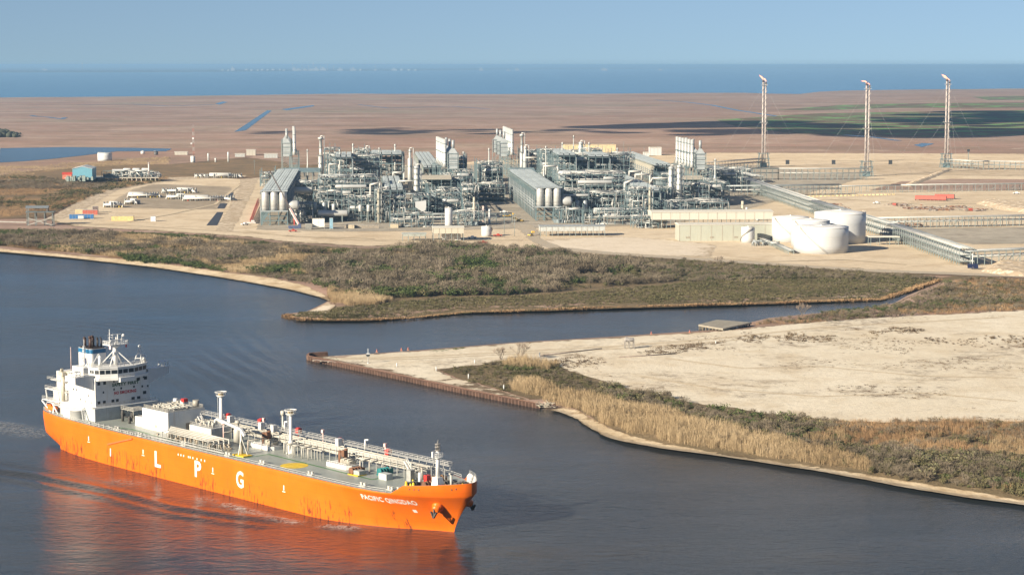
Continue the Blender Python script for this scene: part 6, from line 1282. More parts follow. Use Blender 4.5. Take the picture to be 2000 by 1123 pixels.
def west_yard():
    manifold('white pipe manifold nearest the containers, at the front of the earth yard',222,406,20,2,1); manifold('row of grey curved valves beside the front white manifold',258,400,15,3,2)
    manifold('white manifold with a fat receiver at the back of the earth yard',282,387,36,3,3); manifold('row of short white valves in the middle of the earth yard',345,390,22,3,4)
    manifold('yellow-blocked white manifold behind the short valves',352,378,40,2,5); manifold('long white pipe sections lying beside the lined basins',410,393,56,2,6,True); manifold('white pipes stored beyond the earth road',428,348,60,2,7)
    boxunit('dark blue shipping container with white panel at the left yard',159,428,22,4,4.2,BLUEM,'shipping_container',bands=8)
    q = MB().box(-3,1,-.16,-.08,1.2,3.2); 
    t = T('notice_board','white board leaning on the blue container','board',P(158,428.6)); MB().box(-2.5,2.5,-.3,-.2,.6,3.4).build('panel',WHITE,t); MB().box(-2.7,2.7,-.18,-.14,.5,3.5).build('frame',STEEL,t)
    boxunit('red-brown container behind the blue one',176,420,14,4,4.6,paint('cont_red',(.38,.09,.06),.6),'shipping_container',bands=6); boxunit('tan container behind the red-brown one',158,418,11,4,4.4,paint('cont_tan',(.55,.42,.24),.6),'shipping_container',bands=5)
    boxunit('dark open container at the right of the red-brown one',186,416,5,4,6,paint('cont_dark',(.14,.10,.09),.6),'shipping_container',bands=2)
    boxunit('yellow site cabin with grey flat roof alone on the sand',239,432,20,6,4.6,paint('cabin_yellow',(.60,.46,.20),.6),'site_cabin','cabin',bands=7); boxunit('tiny white and blue cabin alone on the sand',299,433,4.6,4,4.6,paint('cabin_white',(.62,.66,.70),.5),'site_cabin','cabin',bands=2)
    t = T('dock_shed','grey timber landing with a small roofed shed at the far left','landing',P(75,441)); b = MB(); [b.box(x,x+.7,y,y+.7,0,12) for x in (-10,-3,5,12) for y in (0,8)]; b.box(-11,14,-1,10,11.6,12.2); b.build('timber_frame',paint('timber_blue',(.13,.16,.165),.7,var=.3),t)
    r = MB(); r.add([(-11,-1,15.4),(9,-1,15.4),(9,4,17.4),(-11,4,17.4),(-11,9,15.4),(9,9,15.4)],[(0,1,2,3),(3,2,5,4)]); r.box(-10,-9.4,0,.6,12.2,15.4); r.box(7.4,8,0,.6,12.2,15.4); r.box(-10,-9.4,8,8.6,12.2,15.4); r.box(7.4,8,8,8.6,12.2,15.4); r.build('shed_roof',paint('roof_slate',(.17,.19,.205),.6),t)
    g = MB(); 
    for dy in (0,3): g.bar((-8,dy-6,1),(13,dy-9,8),.6); g.bar((-8,dy-6,7),(13,dy-9,1),.5)
    g.bar((-10,-3,5),(14,-3,5),.6); g.bar((-10,0,3),(-44,14,3),.9); g.build('gangway',paint('gang_grey',(.27,.26,.235),.7),t)
    for k,(px,py,d_) in enumerate(((63,418,0),(0,0,0))[:1]): pass
pumping(); west_yard()
def vehicle(label, px, py, rz, m, kind_='pickup'):
    t = T('pickup_truck' if kind_ == 'pickup' else 'site_loader',label,'truck' if kind_=='pickup' else 'loader',P(px,py,GZ+.3),rz); s = 1.25
    b = MB(); b.box(-2.8*s,2.8*s,-1*s,1*s,.55*s,1.15*s); b.build('body',m,t); c = MB(); c.add([(-.6*s,-.9*s,1.15*s),(1.4*s,-.9*s,1.15*s),(1.4*s,.9*s,1.15*s),(-.6*s,.9*s,1.15*s),(-.4*s,-.8*s,1.9*s),(.8*s,-.8*s,1.9*s),(.8*s,.8*s,1.9*s),(-.4*s,.8*s,1.9*s)],[(4,5,6,7),(0,1,5,4),(1,2,6,5),(2,3,7,6),(3,0,4,7)]); c.build('cab',m if kind_=='pickup' else DARK,t)
    for x in (-1.8,1.8):
        for y in (-1,1): w_ = MB(); w_.cyl((x*s,(y*.85)*s,.45*s),(x*s,(y*1.05)*s,.45*s),.45*s,n=12); w_.build('wheel',DARK,t)
    if kind_ != 'pickup': a = MB(); a.bar((1.5,0,1.6),(5.5,0,3.2),.6); a.cbox((6,0,2.8),(1.2,2.8,1.4)); a.build('bucket',m,t)
WHT = paint('car_white',(.74,.74,.73),.35); CRD = paint('car_red',(.42,.06,.04),.4); YEL2 = paint('plant_yellow',(.66,.42,.06),.5)
for a in (('white pickup on the middle road beneath the pipe bridge',984,416,.3,WHT),('yellow loader on the middle road left of the three white drums',990,424,.4,YEL2,'loader'),('yellow loader at the road corner by the open shelter',1016,433,2.6,YEL2,'loader'),('white pickup left of the small round tank',922,466,.2,WHT),('red pickup right of the small round tank',972,462,.2,CRD),('dark red truck in front of the small round tank',943,476,.1,CRD),('white pickup on the haul road at the far right',1985,379,.1,WHT),('white pickup beside the boom blocks',478,440,.8,WHT),('small yellow loader at the near end of the open shelter',1036,461,1.2,YEL2,'loader'),('red pickup left of the front drum legs',572,453,.2,CRD),('white pickup beside the rubble heaps',1712,398,.3,WHT)): vehicle(*a)
def east_yard():
    for i,(px,py,l) in enumerate(((1818,392,32),(1845,389,20))):
        t = T('red_deck_unit',['long bright red flat unit, the nearer of two on the sand','shorter bright red flat unit behind the long one'][i],'flat unit',P(px,py),-.35); MB().box(-l/2,l/2,-3,3,1.2,5).build('body',paint('bright_red',(.42,.085,.06),.5,var=.15),t); s=MB(); [s.box(-l/2+k*l/8,-l/2+k*l/8+.5,-2.6,2.6,0,1.2) for k in range(9)]; s.build('skid',paint('skid_dark',(.15,.12,.1),.7),t)
    R = random.Random(21)
    for i,(px,py,n,w_,lab) in enumerate(((1757,402,26,14,'heap of dark steel with a red piece, left of the red flat units'),(1800,408,40,22,'broad heap of rusty steel below the red flat units'),(1838,411,34,18,'heap of rusty steel around a sand patch'),(1870,406,26,18,'low scatter of rusty steel right of the heaps'),(1905,412,20,16,'far low scatter of rusty steel towards the bank'),(1612,401,22,14,'dark stored steel behind the largest tank'),(1628,408,24,16,'red-brown stored steel behind the largest tank'),(1768,441,26,20,'red stored frames beneath the crossing rack'),(1600,398,14,8,'black crates behind the tank group'))):
        t = T('scrap_heap',lab,'scrap heap',P(px,py),R.uniform(-.4,.2)); 
        for m,nm in ((RUST,'rusty_bars'),(paint('scrap_grey',(.25,.22,.2),.7,var=.5,scale=.5),'steel_plates')):
            b = MB()
            for _ in range(n):
                x=R.gauss(0,w_*.45); y=R.gauss(0,w_*.3); z=R.uniform(.2,1.8)
                if R.random()<.6: a=R.uniform(0,6.3); l=R.uniform(2,7); b.bar((x,y,z),(x+math.cos(a)*l,y+math.sin(a)*l,z+R.uniform(-.2,.6)),R.uniform(.3,.8))
                else: b.cbox((x,y,z*.6),(R.uniform(.8,3),R.uniform(.8,2.4),z*1.2))
            kind(b.build(nm,m,t),'stuff')
        if i in (0,7,8,4): b=MB(); b.cbox((-w_*.35,-2,1.3),(3.4,2.6,2.4)); b.build('red_piece' if i!=8 else 'crate',REDM if i != 8 else DARK,t)
    b0 = None
    for k in range(22):
        q = Vector((1580,385)).lerp(Vector((1745,381)),k/21); p = P(q.x,q.y)
        if b0 is None: b0 = thing('barrier_block','pale yellow concrete block in a line across the sand','barrier',p,0,'concrete blocks across the sand'); MB().box(-1.3,1.3,-.6,.6,0,1.3).build('block',paint('block_yellow',(.62,.50,.26),.7),b0); MB().box(-.5,.5,-.15,.15,1.3,1.5).build('lifting_eye',STEEL,b0)
        else: dup(b0, p, R.uniform(-.3,.3))
    t = T('solar_panel_post','dark solar panel on a white post by the marsh road','solar panel',P(1899,526),0); MB().cyl((0,0,0),(0,0,11),.35,n=8).build('post',WHITE,t); b=MB(); M_=Matrix.Rotation(-.6,4,'X'); [b.cbox((x,0,0),(3.6,.15,3.4),Matrix.Translation((0,-1.2,2.4))@M_) for x in (-1.9,1.9)]; b.build('panel',paint('panel_blue',(.02,.025,.06),.2),t)
    for i,(px,py) in enumerate(((1538,324),(1628,324),(1739,324))):
        t = T('black_sign',['left of three small black signs below the flares','middle of three small black signs below the flares','right of three small black signs below the flares'][i],'sign',P(px,py),0); MB().box(-2.6,2.6,-.2,.2,2,8).build('board',DARK,t); s=MB(); s.bar((-2,0,0),(-2,0,2),.3); s.bar((2,0,0),(2,0,2),.3); s.build('leg',STEEL,t)
    t = T('wind_sock_pole','dark floodlight pole right of the right flare','pole',P(1891,318),0); MB().cyl((0,0,0),(0,0,19),.4,n=8).build('pole',STEEL,t); MB().cbox((0,0,17.5),(3.6,2,3.6)).build('lamp_head',DARK,t)
    R = random.Random(8); tmpl = None
    spots_ = [(497,330,16),(706,300,20),(1196,290,22),(1258,300,18),(1218,288,24),(1010,300,18),(793,330,22),(652,322,20),(1530,386,12),(1560,470,14),(985,446,20),(1005,450,16),(1052,418,24)]
    for i,(px,py,h) in enumerate(spots_):
        p = P(px,py+12); t = tmpl
        if tmpl is None: tmpl = thing('floodlight_pole','slender grey floodlight pole standing in the plant','lamp pole',p,0,'floodlight poles about the plant'); MB().cyl((0,0,0),(0,0,18),.25,.15,n=6).build('pole',STEEL2,tmpl); MB().cbox((0,0,18),(1.6,.6,.5)).build('lamp_head',STEEL,tmpl)
        else: dup(tmpl, p, 0)
    for name,label,pix,h in (('earth_bank','pale earth bank at the far right behind the rack',[(1905,398),(1935,393),(2060,405),(2060,422),(1960,412)],3.5),('earth_bank','earth ramp climbing to the stained sand',[(1758,364),(1840,333),(1862,332),(1780,366)],3.),('earth_bank','pale spoil heap beside the marsh road at the far right',[(1915,530),(1945,512),(2060,520),(2060,540),(1960,540)],3.)):
        pl = densify(w2(pix,GZ), 6, 1.5); pa = np.array([tuple(q) for q in pl]); lo,hi = pa.min(0),pa.max(0); g = np.stack(np.meshgrid(np.arange(lo[0],hi[0],5),np.arange(lo[1],hi[1],5)),-1).reshape(-1,2); g = g[inside(g,pl)]; g = g[seg_dist(g,pl)>2]; n=len(pl)
        r = geometry.delaunay_2d_cdt(pl+[Vector(q) for q in g],[(i,(i+1)%n) for i in range(n)],[],1,1e-4); V=np.array([tuple(q) for q in r[0]]); z=np.minimum(seg_dist(V,pl)*.45,h)*(1+.2*np.sin(V[:,0]*.3)*np.cos(V[:,1]*.21))+GZ+.1
        me=bpy.data.meshes.new(name); me.from_pydata([(x,y,q) for (x,y),q in zip(V.tolist(),z.tolist())],[],r[2]); bm=bmesh.new(); bm.from_mesh(me)
        if sum(f.normal.z for f in bm.faces)<0: bmesh.ops.reverse_faces(bm,faces=bm.faces)
        bm.to_mesh(me); bm.free(); me.materials.append(M_PALE); o=bpy.data.objects.new(name,me); COL.objects.link(o); kind(o,'structure',label)
east_yard()
# ---- peninsula
def peninsula():
    pl = densify(w2([(640,695),(607,697),(602,699),(603,703),(700,724),(800,745),(900,767),(1000,787),(1056,798)],0),.55,0,False); b = MB(); n=len(pl); V=[]
    for i,q in enumerate(pl):
        d=(pl[min(i+1,n-1)]-pl[max(i-1,0)]).normalized(); nr=Vector((d.y,-d.x)); off=.5*(1 if (i//2)%2 else -1); a=q-nr*(-.35-off)*-1 if False else q+nr*(.45+off)
        V += [(a.x,a.y,-2.5),(a.x,a.y,GZ+.32),(q.x-nr.x*.5,q.y-nr.y*.5,GZ+.32),(q.x-nr.x*.5,q.y-nr.y*.5,-2.5)]
    b.add(V,[(4*i+j,4*(i+1)+j,4*(i+1)+j+1,4*i+j+1) for i in range(n-1) for j in (0,1,2)])
    t = thing('sheet_pile_wall','rusty corrugated sheet pile wall edging the sandy point','retaining wall',(0,0,0)); b.build('pile_sheet',paint('pile_rust',(.115,.066,.047),.75,var=.5,scale=.35,streak=.5,streakc=(.13,.07,.05)),t)
    c = MB()
    for i in range(0,n-4,4): c.bar((pl[i].x,pl[i].y,GZ+.62),(pl[i+4].x,pl[i+4].y,GZ+.37),.5,.14)
    c.build('capping',paint('cap_rust',(.22,.12,.08),.8),t)
    for i,(px,py,h,l) in enumerate(((775,717,1.8,'white marker post on the point nearest its tip'),(852,725,2.,'white marker post at the tip of the scrub wedge'),(915,740,2.1,'white marker post on the strip above the pile wall, second from the tip'),(984,762,2.2,'white marker post on the strip above the pile wall, nearest the beach'),(927,710,1.6,'white marker post at the upper edge of the scrub wedge'),(1054,697,2.,'white marker post beside the bare trees'),(1398,672,1.4,'small white marker post near the stilted tank'))):
        t = T('marker_post',l,'post',P(px,py),0); MB().cyl((0,0,0),(0,0,h),.28,n=9).build('post',WHITE,t); MB().lathe((0,0,h),[(.3,0),(.3,.15),(0,.3)],9).build('cap',WHITE,t)
    OR = paint('cone_orange',(.38,.12,.08),.5)
    for px,py,l in ((736,688,'orange barrel marker beside the beacon post'),(784,685,'left of two orange cone markers on the water edge'),(797,684,'right of two orange cone markers on the water edge'),(1272,653,'orange cone marker near the stilted tank'),(1347,650,'small orange cone marker beside the concrete landing')):
        t = T('channel_cone',l,'marker cone',P(px,py),0); MB().lathe((0,0,.2),[(.42,0),(.36,.4),(.16,1.2),(.1,1.35),(0,1.4)],12).build('cone',OR,t); MB().box(-.6,.6,-.6,.6,0,.2).build('base',paint('cone_base',(.5,.3,.2),.7),t)
    t = T('beacon_post','black and white beacon panel on a pole at the point','beacon',P(719,710),0); b=MB(); b.cyl((0,0,0),(0,0,7.2),.16,n=6); b.cyl((0,0,0),(0,0,.5),.5,n=8); b.build('pole',WHITE,t); MB().cbox((0,-.2,4.1),(1.9,.2,.7)).build('panel',DARK,t); MB().cbox((0,-.2,4.7),(1.7,.2,.45)).build('panel',WHITE,t); MB().cbox((0,-.2,3.5),(1.4,.2,.35)).build('panel',DARK,t)
    t = T('stilted_tank','rusty grey tank frame on legs alone on the sand roadway','tank frame',P(1230,682),.15); b=MB(); [b.bar((x,y,0),(x,y,4.4),.35) for x in (-2.2,0,2.2) for y in (0,2.4)]; b.bar((-2.2,0,2.2),(2.2,0,2.2),.2); b.build('leg_frame',paint('frame_grey',(.25,.23,.21),.7),t); b=MB(); b.drum((0,1.2,4.6),(1,0,0),.95,5,12); b.cbox((-1.2,1.2,5.6),(1.2,1,.9)); b.build('tank',paint('tank_dull',(.30,.28,.27),.6,var=.4),t)
    # concrete landing
    A,B_,C_,D_ = P(1364,634,3.).xy,P(1412,642,3.).xy,P(1468,630,3.).xy,P(1400,624.5,3.).xy
    t = thing('concrete_landing','weathered concrete landing slab on piles at the canal edge','landing',(A.x,A.y,0)); b=MB(); q=[(v.x-A.x,v.y-A.y) for v in (A,B_,C_,D_)]; b.prism(q,2.2,3.1); b.build('slab',paint('slab_pale',(.30,.27,.215),.8,var=.25,scale=.5,streak=.4),t); 
    for i in range(4):
        a=Vector(q[i]); c=Vector(q[(i+1)%4])
        for k in range(7): p=a.lerp(c,(k+.2)/7.2)*.97+Vector((.3,.3)); MB().cyl((p.x,p.y,-1),(p.x,p.y,2.2),.4,n=8).build('pile',paint('pile_dark',(.14,.12,.09),.8),t)
    # driftwood at the end of the piles
    t = T('driftwood_heap','tangle of grey driftwood against the end of the pile wall','driftwood',P(1067,795,.8),0); R=random.Random(2); b=MB()
    for _ in range(60): a=R.uniform(0,6.3); l=R.uniform(.8,3.2); x=R.gauss(0,1.6); y=R.gauss(0,1.4); z=R.uniform(0,1.6); b.bar((x,y,z),(x+math.cos(a)*l,y+math.sin(a)*l,z+R.uniform(-.3,.9)),R.uniform(.12,.35))
    b.build('branch',WOOD,t); b=MB(); b.bar((-3.5,1.5,.6),(2,-.5,1.),.5); b.build('log',paint('log_dark',(.12,.09,.07),.8),t)
    for px,py,px2,py2,l in ((1055,696,1175,682,'dark pipe lying on the sand right of the bare trees'),(1210,699,1320,692,'grey pipe lying along the sand below the stilted tank'),(612,704,700,712,'dark hose lying behind the tip of the pile wall')):
        a=P(px,py); c=P(px2,py2); t=thing('pipeline',l,'pipe',tuple(a)); MB().cyl((0,0,.3),tuple(Vector(c-a)+Vector((0,0,.3))),.32,n=7).build('pipe_run',paint('pipe_rusted',(.17,.13,.11),.7),t); s=MB(); [s.cbox(tuple(Vector(c-a)*k/6),(.8,.8,.4)) for k in range(7)]; s.build('sleeper',WOOD,t)
peninsula()
# ---- far coast
def far():
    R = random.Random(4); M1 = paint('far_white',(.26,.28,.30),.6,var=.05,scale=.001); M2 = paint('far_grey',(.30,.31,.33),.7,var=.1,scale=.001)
    base = {}
    def put(kind_, px, py, w_, h, label, m):
        p = P(px,py,.5); k = FPX/p.y; t = thing(kind_, label, 'storage tank' if 'tank' in kind_ else 'chimney' if 'chimney' in kind_ else 'works', tuple(p), 0, 'far coast '+kind_.split('_')[-1]+' shapes'); r = w_/2/k; H = h/k
        b = MB()
        if 'tank' in kind_: b.lathe((0,0,0),[(r,0),(r,H*.85),(r*.5,H),(.1,H)],16)
        elif 'chimney' in kind_: b.lathe((0,0,0),[(r,0),(r*.7,H*.5),(r*.55,H),(r*.4,H)],10)
        else: b.box(-r,r,-r,r,0,H*.6); b.box(-r*.5,r*.3,-r*.6,r*.5,H*.6,H)
        b.build('body',m,t)
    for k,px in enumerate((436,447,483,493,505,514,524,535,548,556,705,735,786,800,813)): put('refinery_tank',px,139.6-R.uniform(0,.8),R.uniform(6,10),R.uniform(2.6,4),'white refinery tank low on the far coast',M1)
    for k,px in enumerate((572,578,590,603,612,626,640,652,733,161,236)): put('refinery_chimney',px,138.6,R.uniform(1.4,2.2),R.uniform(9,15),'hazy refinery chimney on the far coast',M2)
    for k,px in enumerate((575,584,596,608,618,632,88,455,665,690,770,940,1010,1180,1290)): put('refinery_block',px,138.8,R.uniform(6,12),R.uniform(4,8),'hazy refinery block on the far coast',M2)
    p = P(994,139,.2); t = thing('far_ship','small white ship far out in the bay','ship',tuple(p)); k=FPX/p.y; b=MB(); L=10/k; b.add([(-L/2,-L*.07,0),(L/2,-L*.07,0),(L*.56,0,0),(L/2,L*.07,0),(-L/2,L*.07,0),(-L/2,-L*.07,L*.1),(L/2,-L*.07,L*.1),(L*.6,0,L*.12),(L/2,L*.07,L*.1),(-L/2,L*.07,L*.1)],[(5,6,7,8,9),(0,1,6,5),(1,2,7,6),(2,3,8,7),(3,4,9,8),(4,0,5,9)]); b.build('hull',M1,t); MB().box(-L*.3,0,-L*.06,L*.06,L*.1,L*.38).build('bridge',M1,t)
    mb = MB()
    for _ in range(900):
        px = R.uniform(-200,2200); py = float(np.interp(px,[-200,450,1000,2200],[141.6,140,136.2,133])); q = P(px,py-R.uniform(.2,2.2),.4); k = FPX/q.y; w_ = R.uniform(3,12)/k; h = R.uniform(.5,1.5)/k
        mb.lathe((q.x,q.y,0),[(w_/2,0),(w_/2,h*.5),(w_*.3,h),(0,h*1.1)],7)
    o = mb.build('far_wood', paint('far_tree',(.035,.045,.03),.9,scale=.0005)); kind(o,'stuff','dark belt of trees along the far coast')
    mb = MB()
    for _ in range(160): 
        px=R.uniform(-60,40); q=P(px,R.uniform(262,269),GZ); h=R.uniform(8,17)*max(.35,1-max(0,px)/60); mb.ball((q.x,q.y,h*.5),h*.55,8,6,.9)
    o = mb.build('wood_clump', paint('clump_green',(.05,.055,.035),.9,var=.5,scale=.05)); kind(o,'stuff','dark wood by the lagoon at the far left')
far()
# ---- clouds high above, outside the picture, whose shadows lie on the marsh
def clouds():
    m = paint('cloud_white',(.85,.85,.86),.9,var=.02); R = random.Random(12); zc = 760.; k = zc/math.tan(SUN_EL)
    for label,areas in (('long narrow cloud above the plant',[(x,4270+R.gauss(0,105),R.choice((0,0,1,2,4))*7+R.uniform(8,30),20) for x in [R.gauss(-220,190) for _ in range(40)]]),('broad flat cloud above the eastern marsh',[(R.uniform(150,2600),4100+R.uniform(0,1)**1.2*2100,R.choice((30,50,80,130,190))*R.uniform(.7,1.2),90) for _ in range(230)])):
        b = MB()
        for x,y,r,h in areas:
            if 'broad' in label and y-4150 > (x-100)*1.3+200+R.gauss(0,120): continue
            b.ball((x-SDX*k,y-SDY*k,zc+R.uniform(-15,15)),r*R.uniform(.7,1.2),10,5,.28)
        o = b.build('cloud', m); kind(o,'structure',label)
clouds()
# ================================================================== VEGETATION
def veg_mat(name, cols):
    m, nt, b = ntree(name); a = nd(nt,'ShaderNodeAttribute',attribute_name='tint').outputs['Fac']
    c = ramp(nt, a, [(i/(len(cols)-1), q) for i,q in enumerate(cols)])
    n = noise(nt, .9, 3); c = mixc(nt, ramp(nt,n,[(.35,0.),(.7,.35)]), c, tuple(k*.45 for k in cols[0]))
    nt.links.new(c, b.inputs['Base Color']); b.inputs['Roughness'].default_value = .9; b.inputs['Specular IOR Level'].default_value = .1
    return m
def obj_veg_mat(name, cols):
    m, nt, b = ntree(name); a = nd(nt,'ShaderNodeObjectInfo').outputs['Random']; c = ramp(nt, a, [(i/(len(cols)-1), q) for i,q in enumerate(cols)])
    n = noise(nt, .8, 3); c = mixc(nt, ramp(nt,n,[(.35,0.),(.7,.4)]), c, tuple(k*.45 for k in cols[0])); nt.links.new(c, b.inputs['Base Color']); b.inputs['Roughness'].default_value = .9; b.inputs['Specular IOR Level'].default_value = .1
    return m
V_REED = veg_mat('reed_straw', [(.29,.21,.12),(.40,.30,.18),(.50,.39,.25)]); V_BROWN = veg_mat('brown_reed', [(.22,.135,.075),(.31,.20,.11),(.42,.28,.155)])
V_BARE = veg_mat('bare_twigs', [(.135,.108,.075),(.19,.158,.115),(.255,.21,.155)]); V_GREEN = veg_mat('green_leaves', [(.055,.078,.028),(.085,.11,.04),(.13,.14,.06)]); V_OLIVE = veg_mat('olive_leaves', [(.092,.090,.043),(.14,.127,.066),(.195,.165,.09)])
def quad(c, u, v): return [c-u-v, c+u-v, c+u*.7+v, c-u*.7+v]
def tpl(kind_, seed, n=None):
    R = np.random.default_rng(seed); Q = []
    if kind_ == 'reed':
        for _ in range(n or 15):
            a = R.uniform(0,6.28); r = .75*math.sqrt(R.uniform(0,1)); h = R.uniform(.5,1.08); w_ = R.uniform(.012,.03); yaw = R.uniform(0,6.28); lean = np.array([R.uniform(-.2,.24),R.uniform(-.2,.2)])
            b0 = np.array([r*np.cos(a),r*np.sin(a),0]); u = np.array([np.cos(yaw),np.sin(yaw),0])*w_; top = b0+np.array([lean[0],lean[1],h])
            Q.append([b0-u*.6,b0+u*.6,top+u*1.2,top-u*.4])
    elif kind_ == 'tuft':
        for _ in range(n or 14):
            a = R.uniform(0,6.28); b0 = np.array([np.cos(a),np.sin(a),0])*R.uniform(0,.7); d = np.array([np.cos(a)*.4,np.sin(a)*.4,R.uniform(.5,1.)]); u = np.array([-np.sin(a),np.cos(a),0])*R.uniform(.05,.13); Q.append([b0-u,b0+u,b0+d+u*.6,b0+d-u*.6])
    elif kind_ == 'bare':
        m = n or 52
        for _ in range(m):
            a = R.uniform(0,6.28); el = R.uniform(.45,1.5); L = R.uniform(.4,.8); b0 = np.array([R.uniform(-.08,.08),R.uniform(-.08,.08),R.uniform(0,.35)]); d = np.array([np.cos(a)*np.cos(el),np.sin(a)*np.cos(el),np.sin(el)])*L; yaw = R.uniform(0,6.28); u = np.array([np.cos(yaw),np.sin(yaw),0])*R.uniform(.005,.014); Q.append([b0-u,b0+u,b0+d+u*.6,b0+d-u*.6])
        for _ in range(m*2):
            v = R.normal(size=3); v /= np.linalg.norm(v); v[2] = abs(v[2])*1.1-.25; c = np.array([0,0,.5])+v*np.array([.5,.5,.46])*R.uniform(.6,1); s = R.uniform(.012,.03); e = R.normal(size=3); e /= np.linalg.norm(e); f = np.array([v[0],v[1],abs(v[2])+.5])+R.normal(size=3)*.5; f /= np.linalg.norm(f); Q.append(quad(c,e*s*.6,f*s*3.2))
    else:
        m = n or 120; lob = R.normal(size=(6,3))*np.array([.27,.27,.14])+np.array([0,0,.55]); rad = R.uniform(.18,.34,6)
        for k in range(m):
            v = R.normal(size=3); v /= np.linalg.norm(v); L = lob[k%6]; c = L+v*rad[k%6]*R.uniform(.6,1); c[2] = max(.03,c[2]); s = R.uniform(.025,.065); e = R.normal(size=3); e /= np.linalg.norm(e); f = np.cross(e,v+R.normal(size=3)*.5); f /= np.linalg.norm(f); Q.append(quad(c,np.cross(f,v)*s,f*s) if R.random() < .6 else quad(c,e*s,f*s))
        for _ in range(m//12):
            a = R.uniform(0,6.28); b0 = np.zeros(3); d = np.array([np.cos(a)*.3,np.sin(a)*.3,R.uniform(.4,.8)]); u = np.array([-np.sin(a),np.cos(a),0])*.015; Q.append([b0-u,b0+u,b0+d+u,b0+d-u])
    return np.array(Q).reshape(-1,3)
TP = {k:[tpl(k,i) for i in range(6)] for k in ('reed','tuft','bare','leaf')}
def mesh_quads(name, V, mat, tint=None):
    n = len(V); me = bpy.data.meshes.new(name); me.vertices.add(n); me.vertices.foreach_set('co', V.astype(np.float32).ravel()); me.loops.add(n); me.loops.foreach_set('vertex_index', np.arange(n,dtype=np.int32)); me.polygons.add(n//4); me.polygons.foreach_set('loop_start', np.arange(0,n,4,dtype=np.int32))
    if tint is not None: at = me.attributes.new('tint','FLOAT','POINT'); at.data.foreach_set('value', tint.astype(np.float32))
    me.materials.append(mat); me.update(calc_edges=True); me.validate(); return me
def sample(pix, dens, seed, mask=None, world=False):
    R = np.random.default_rng(seed); pl = w2(pix,GZ) if not world else pix; a = np.array([tuple(q) for q in pl]); lo, hi = a.min(0), a.max(0); n = int((hi-lo).prod()*dens); p = R.uniform(lo-6,hi+6,(int(n*(hi-lo+12).prod()/(hi-lo).prod()),2)); sh = np.array([(mnoise.noise(Vector((x*.07,y*.07,21.)))*5+mnoise.noise(Vector((x*.3,y*.3,22.)))*2,mnoise.noise(Vector((x*.07,y*.07,31.)))*5+mnoise.noise(Vector((x*.3,y*.3,32.)))*2) for x,y in p.tolist()]); p = p[inside(p+sh,pl)]; p = p[gh(p) > .35]
    if mask:
        sc, th, off = mask; v = np.array([mnoise.noise(Vector((x*sc,y*sc,off)))+.5*mnoise.noise(Vector((x*sc*3.1,y*sc*3.1,off+5))) for x,y in p.tolist()]); p = p[v+R.uniform(-.12,.12,len(v)) > th]
    return p
VEG = {}
def grow(key, kind_, p, hmin, hmax, seed, wide=1., tnoise=.03):
    if not len(p): return
    R = np.random.default_rng(seed); z = gh(p); h = R.uniform(hmin,hmax,len(p))*(1+np.array([.35*mnoise.noise(Vector((x*.05,y*.05,2.)))+.5*mnoise.noise(Vector((x*.014,y*.014,12.))) for x,y in p.tolist()])); a = R.uniform(0,6.28,len(p)); ti = np.clip(.5+.7*np.array([mnoise.noise(Vector((x*tnoise,y*tnoise,7.))) for x,y in p.tolist()])+R.uniform(-.28,.28,len(p)),0,1); ix = R.integers(0,6,len(p))
    for k in range(6):
        s = ix == k
        if not s.any(): continue
        Tm = TP[kind_][k]; c, sn = np.cos(a[s])[:,None], np.sin(a[s])[:,None]; hh = h[s][:,None]; wd = hh*wide if wide < 5 else np.full_like(hh, wide-5)
        X = (Tm[None,:,0]*c-Tm[None,:,1]*sn)*wd+p[s][:,0:1]; Y = (Tm[None,:,0]*sn+Tm[None,:,1]*c)*wd+p[s][:,1:2]; Z = Tm[None,:,2]*hh+z[s][:,None]-.05
        VEG.setdefault(key,[]).append((np.stack([X,Y,Z],-1).reshape(-1,3), np.repeat(ti[s],len(Tm))))
def flush(key, name, mat, label):
    V = np.concatenate([q[0] for q in VEG[key]]); t = np.concatenate([q[1] for q in VEG[key]]); o = bpy.data.objects.new(name, mesh_quads(name,V,mat,t)); COL.objects.link(o); kind(o,'stuff',label)
# --- foreground bank
REEDS = [(1005,742),(1060,752),(1120,770),(1200,786),(1300,805),(1400,833),(1500,853),(1600,880),(1690,900),(1700,918),(1600,902),(1500,887),(1400,872),(1300,857),(1230,841),(1185,825),(1150,807),(1120,794),(1080,786),(1050,778),(1000,762)]
WEDGE = [(868,723),(940,714),(1000,704),(1085,717),(1150,742),(1250,769),(1300,782),(1300,803),(1200,785),(1120,770),(1050,750),(1000,742),(990,765),(930,748)]
THICK = [(1180,755),(1250,769),(1350,791),(1450,804),(1560,823),(1640,826),(1640,862),(1560,845),(1600,880),(1500,852),(1400,832),(1300,804),(1200,784)]
RBROWN = [(1540,823),(1700,828),(2080,828),(2290,830),(2290,925),(2080,905),(1940,893),(1800,890),(1700,880),(1620,868)]
RGREEN = [(1600,880),(1700,878),(1800,890),(1940,893),(2080,905),(2290,925),(2290,1016),(2080,981),(1950,961),(1850,946),(1770,932),(1690,918),(1690,900)]
grow('reed','reed',sample(REEDS,1.45,1,(.07,-.42,3.)),1.9,3.9,1,wide=6.); grow('reed','reed',sample([(1480,842),(1600,842),(1660,850),(1640,868),(1560,862)],.5,2,(.05,.0,1)),2,3.2,2,wide=5.9)
grow('reed','reed',sample(REEDS,.5,53),.9,2.2,53,wide=6.2); grow('olive','leaf',sample(REEDS,.02,51,(.05,.1,3.)),1.4,2.8,51,wide=1.3); grow('bare','bare',sample(REEDS,.015,52,(.05,.1,8.)),2,3.6,52,wide=1.1)
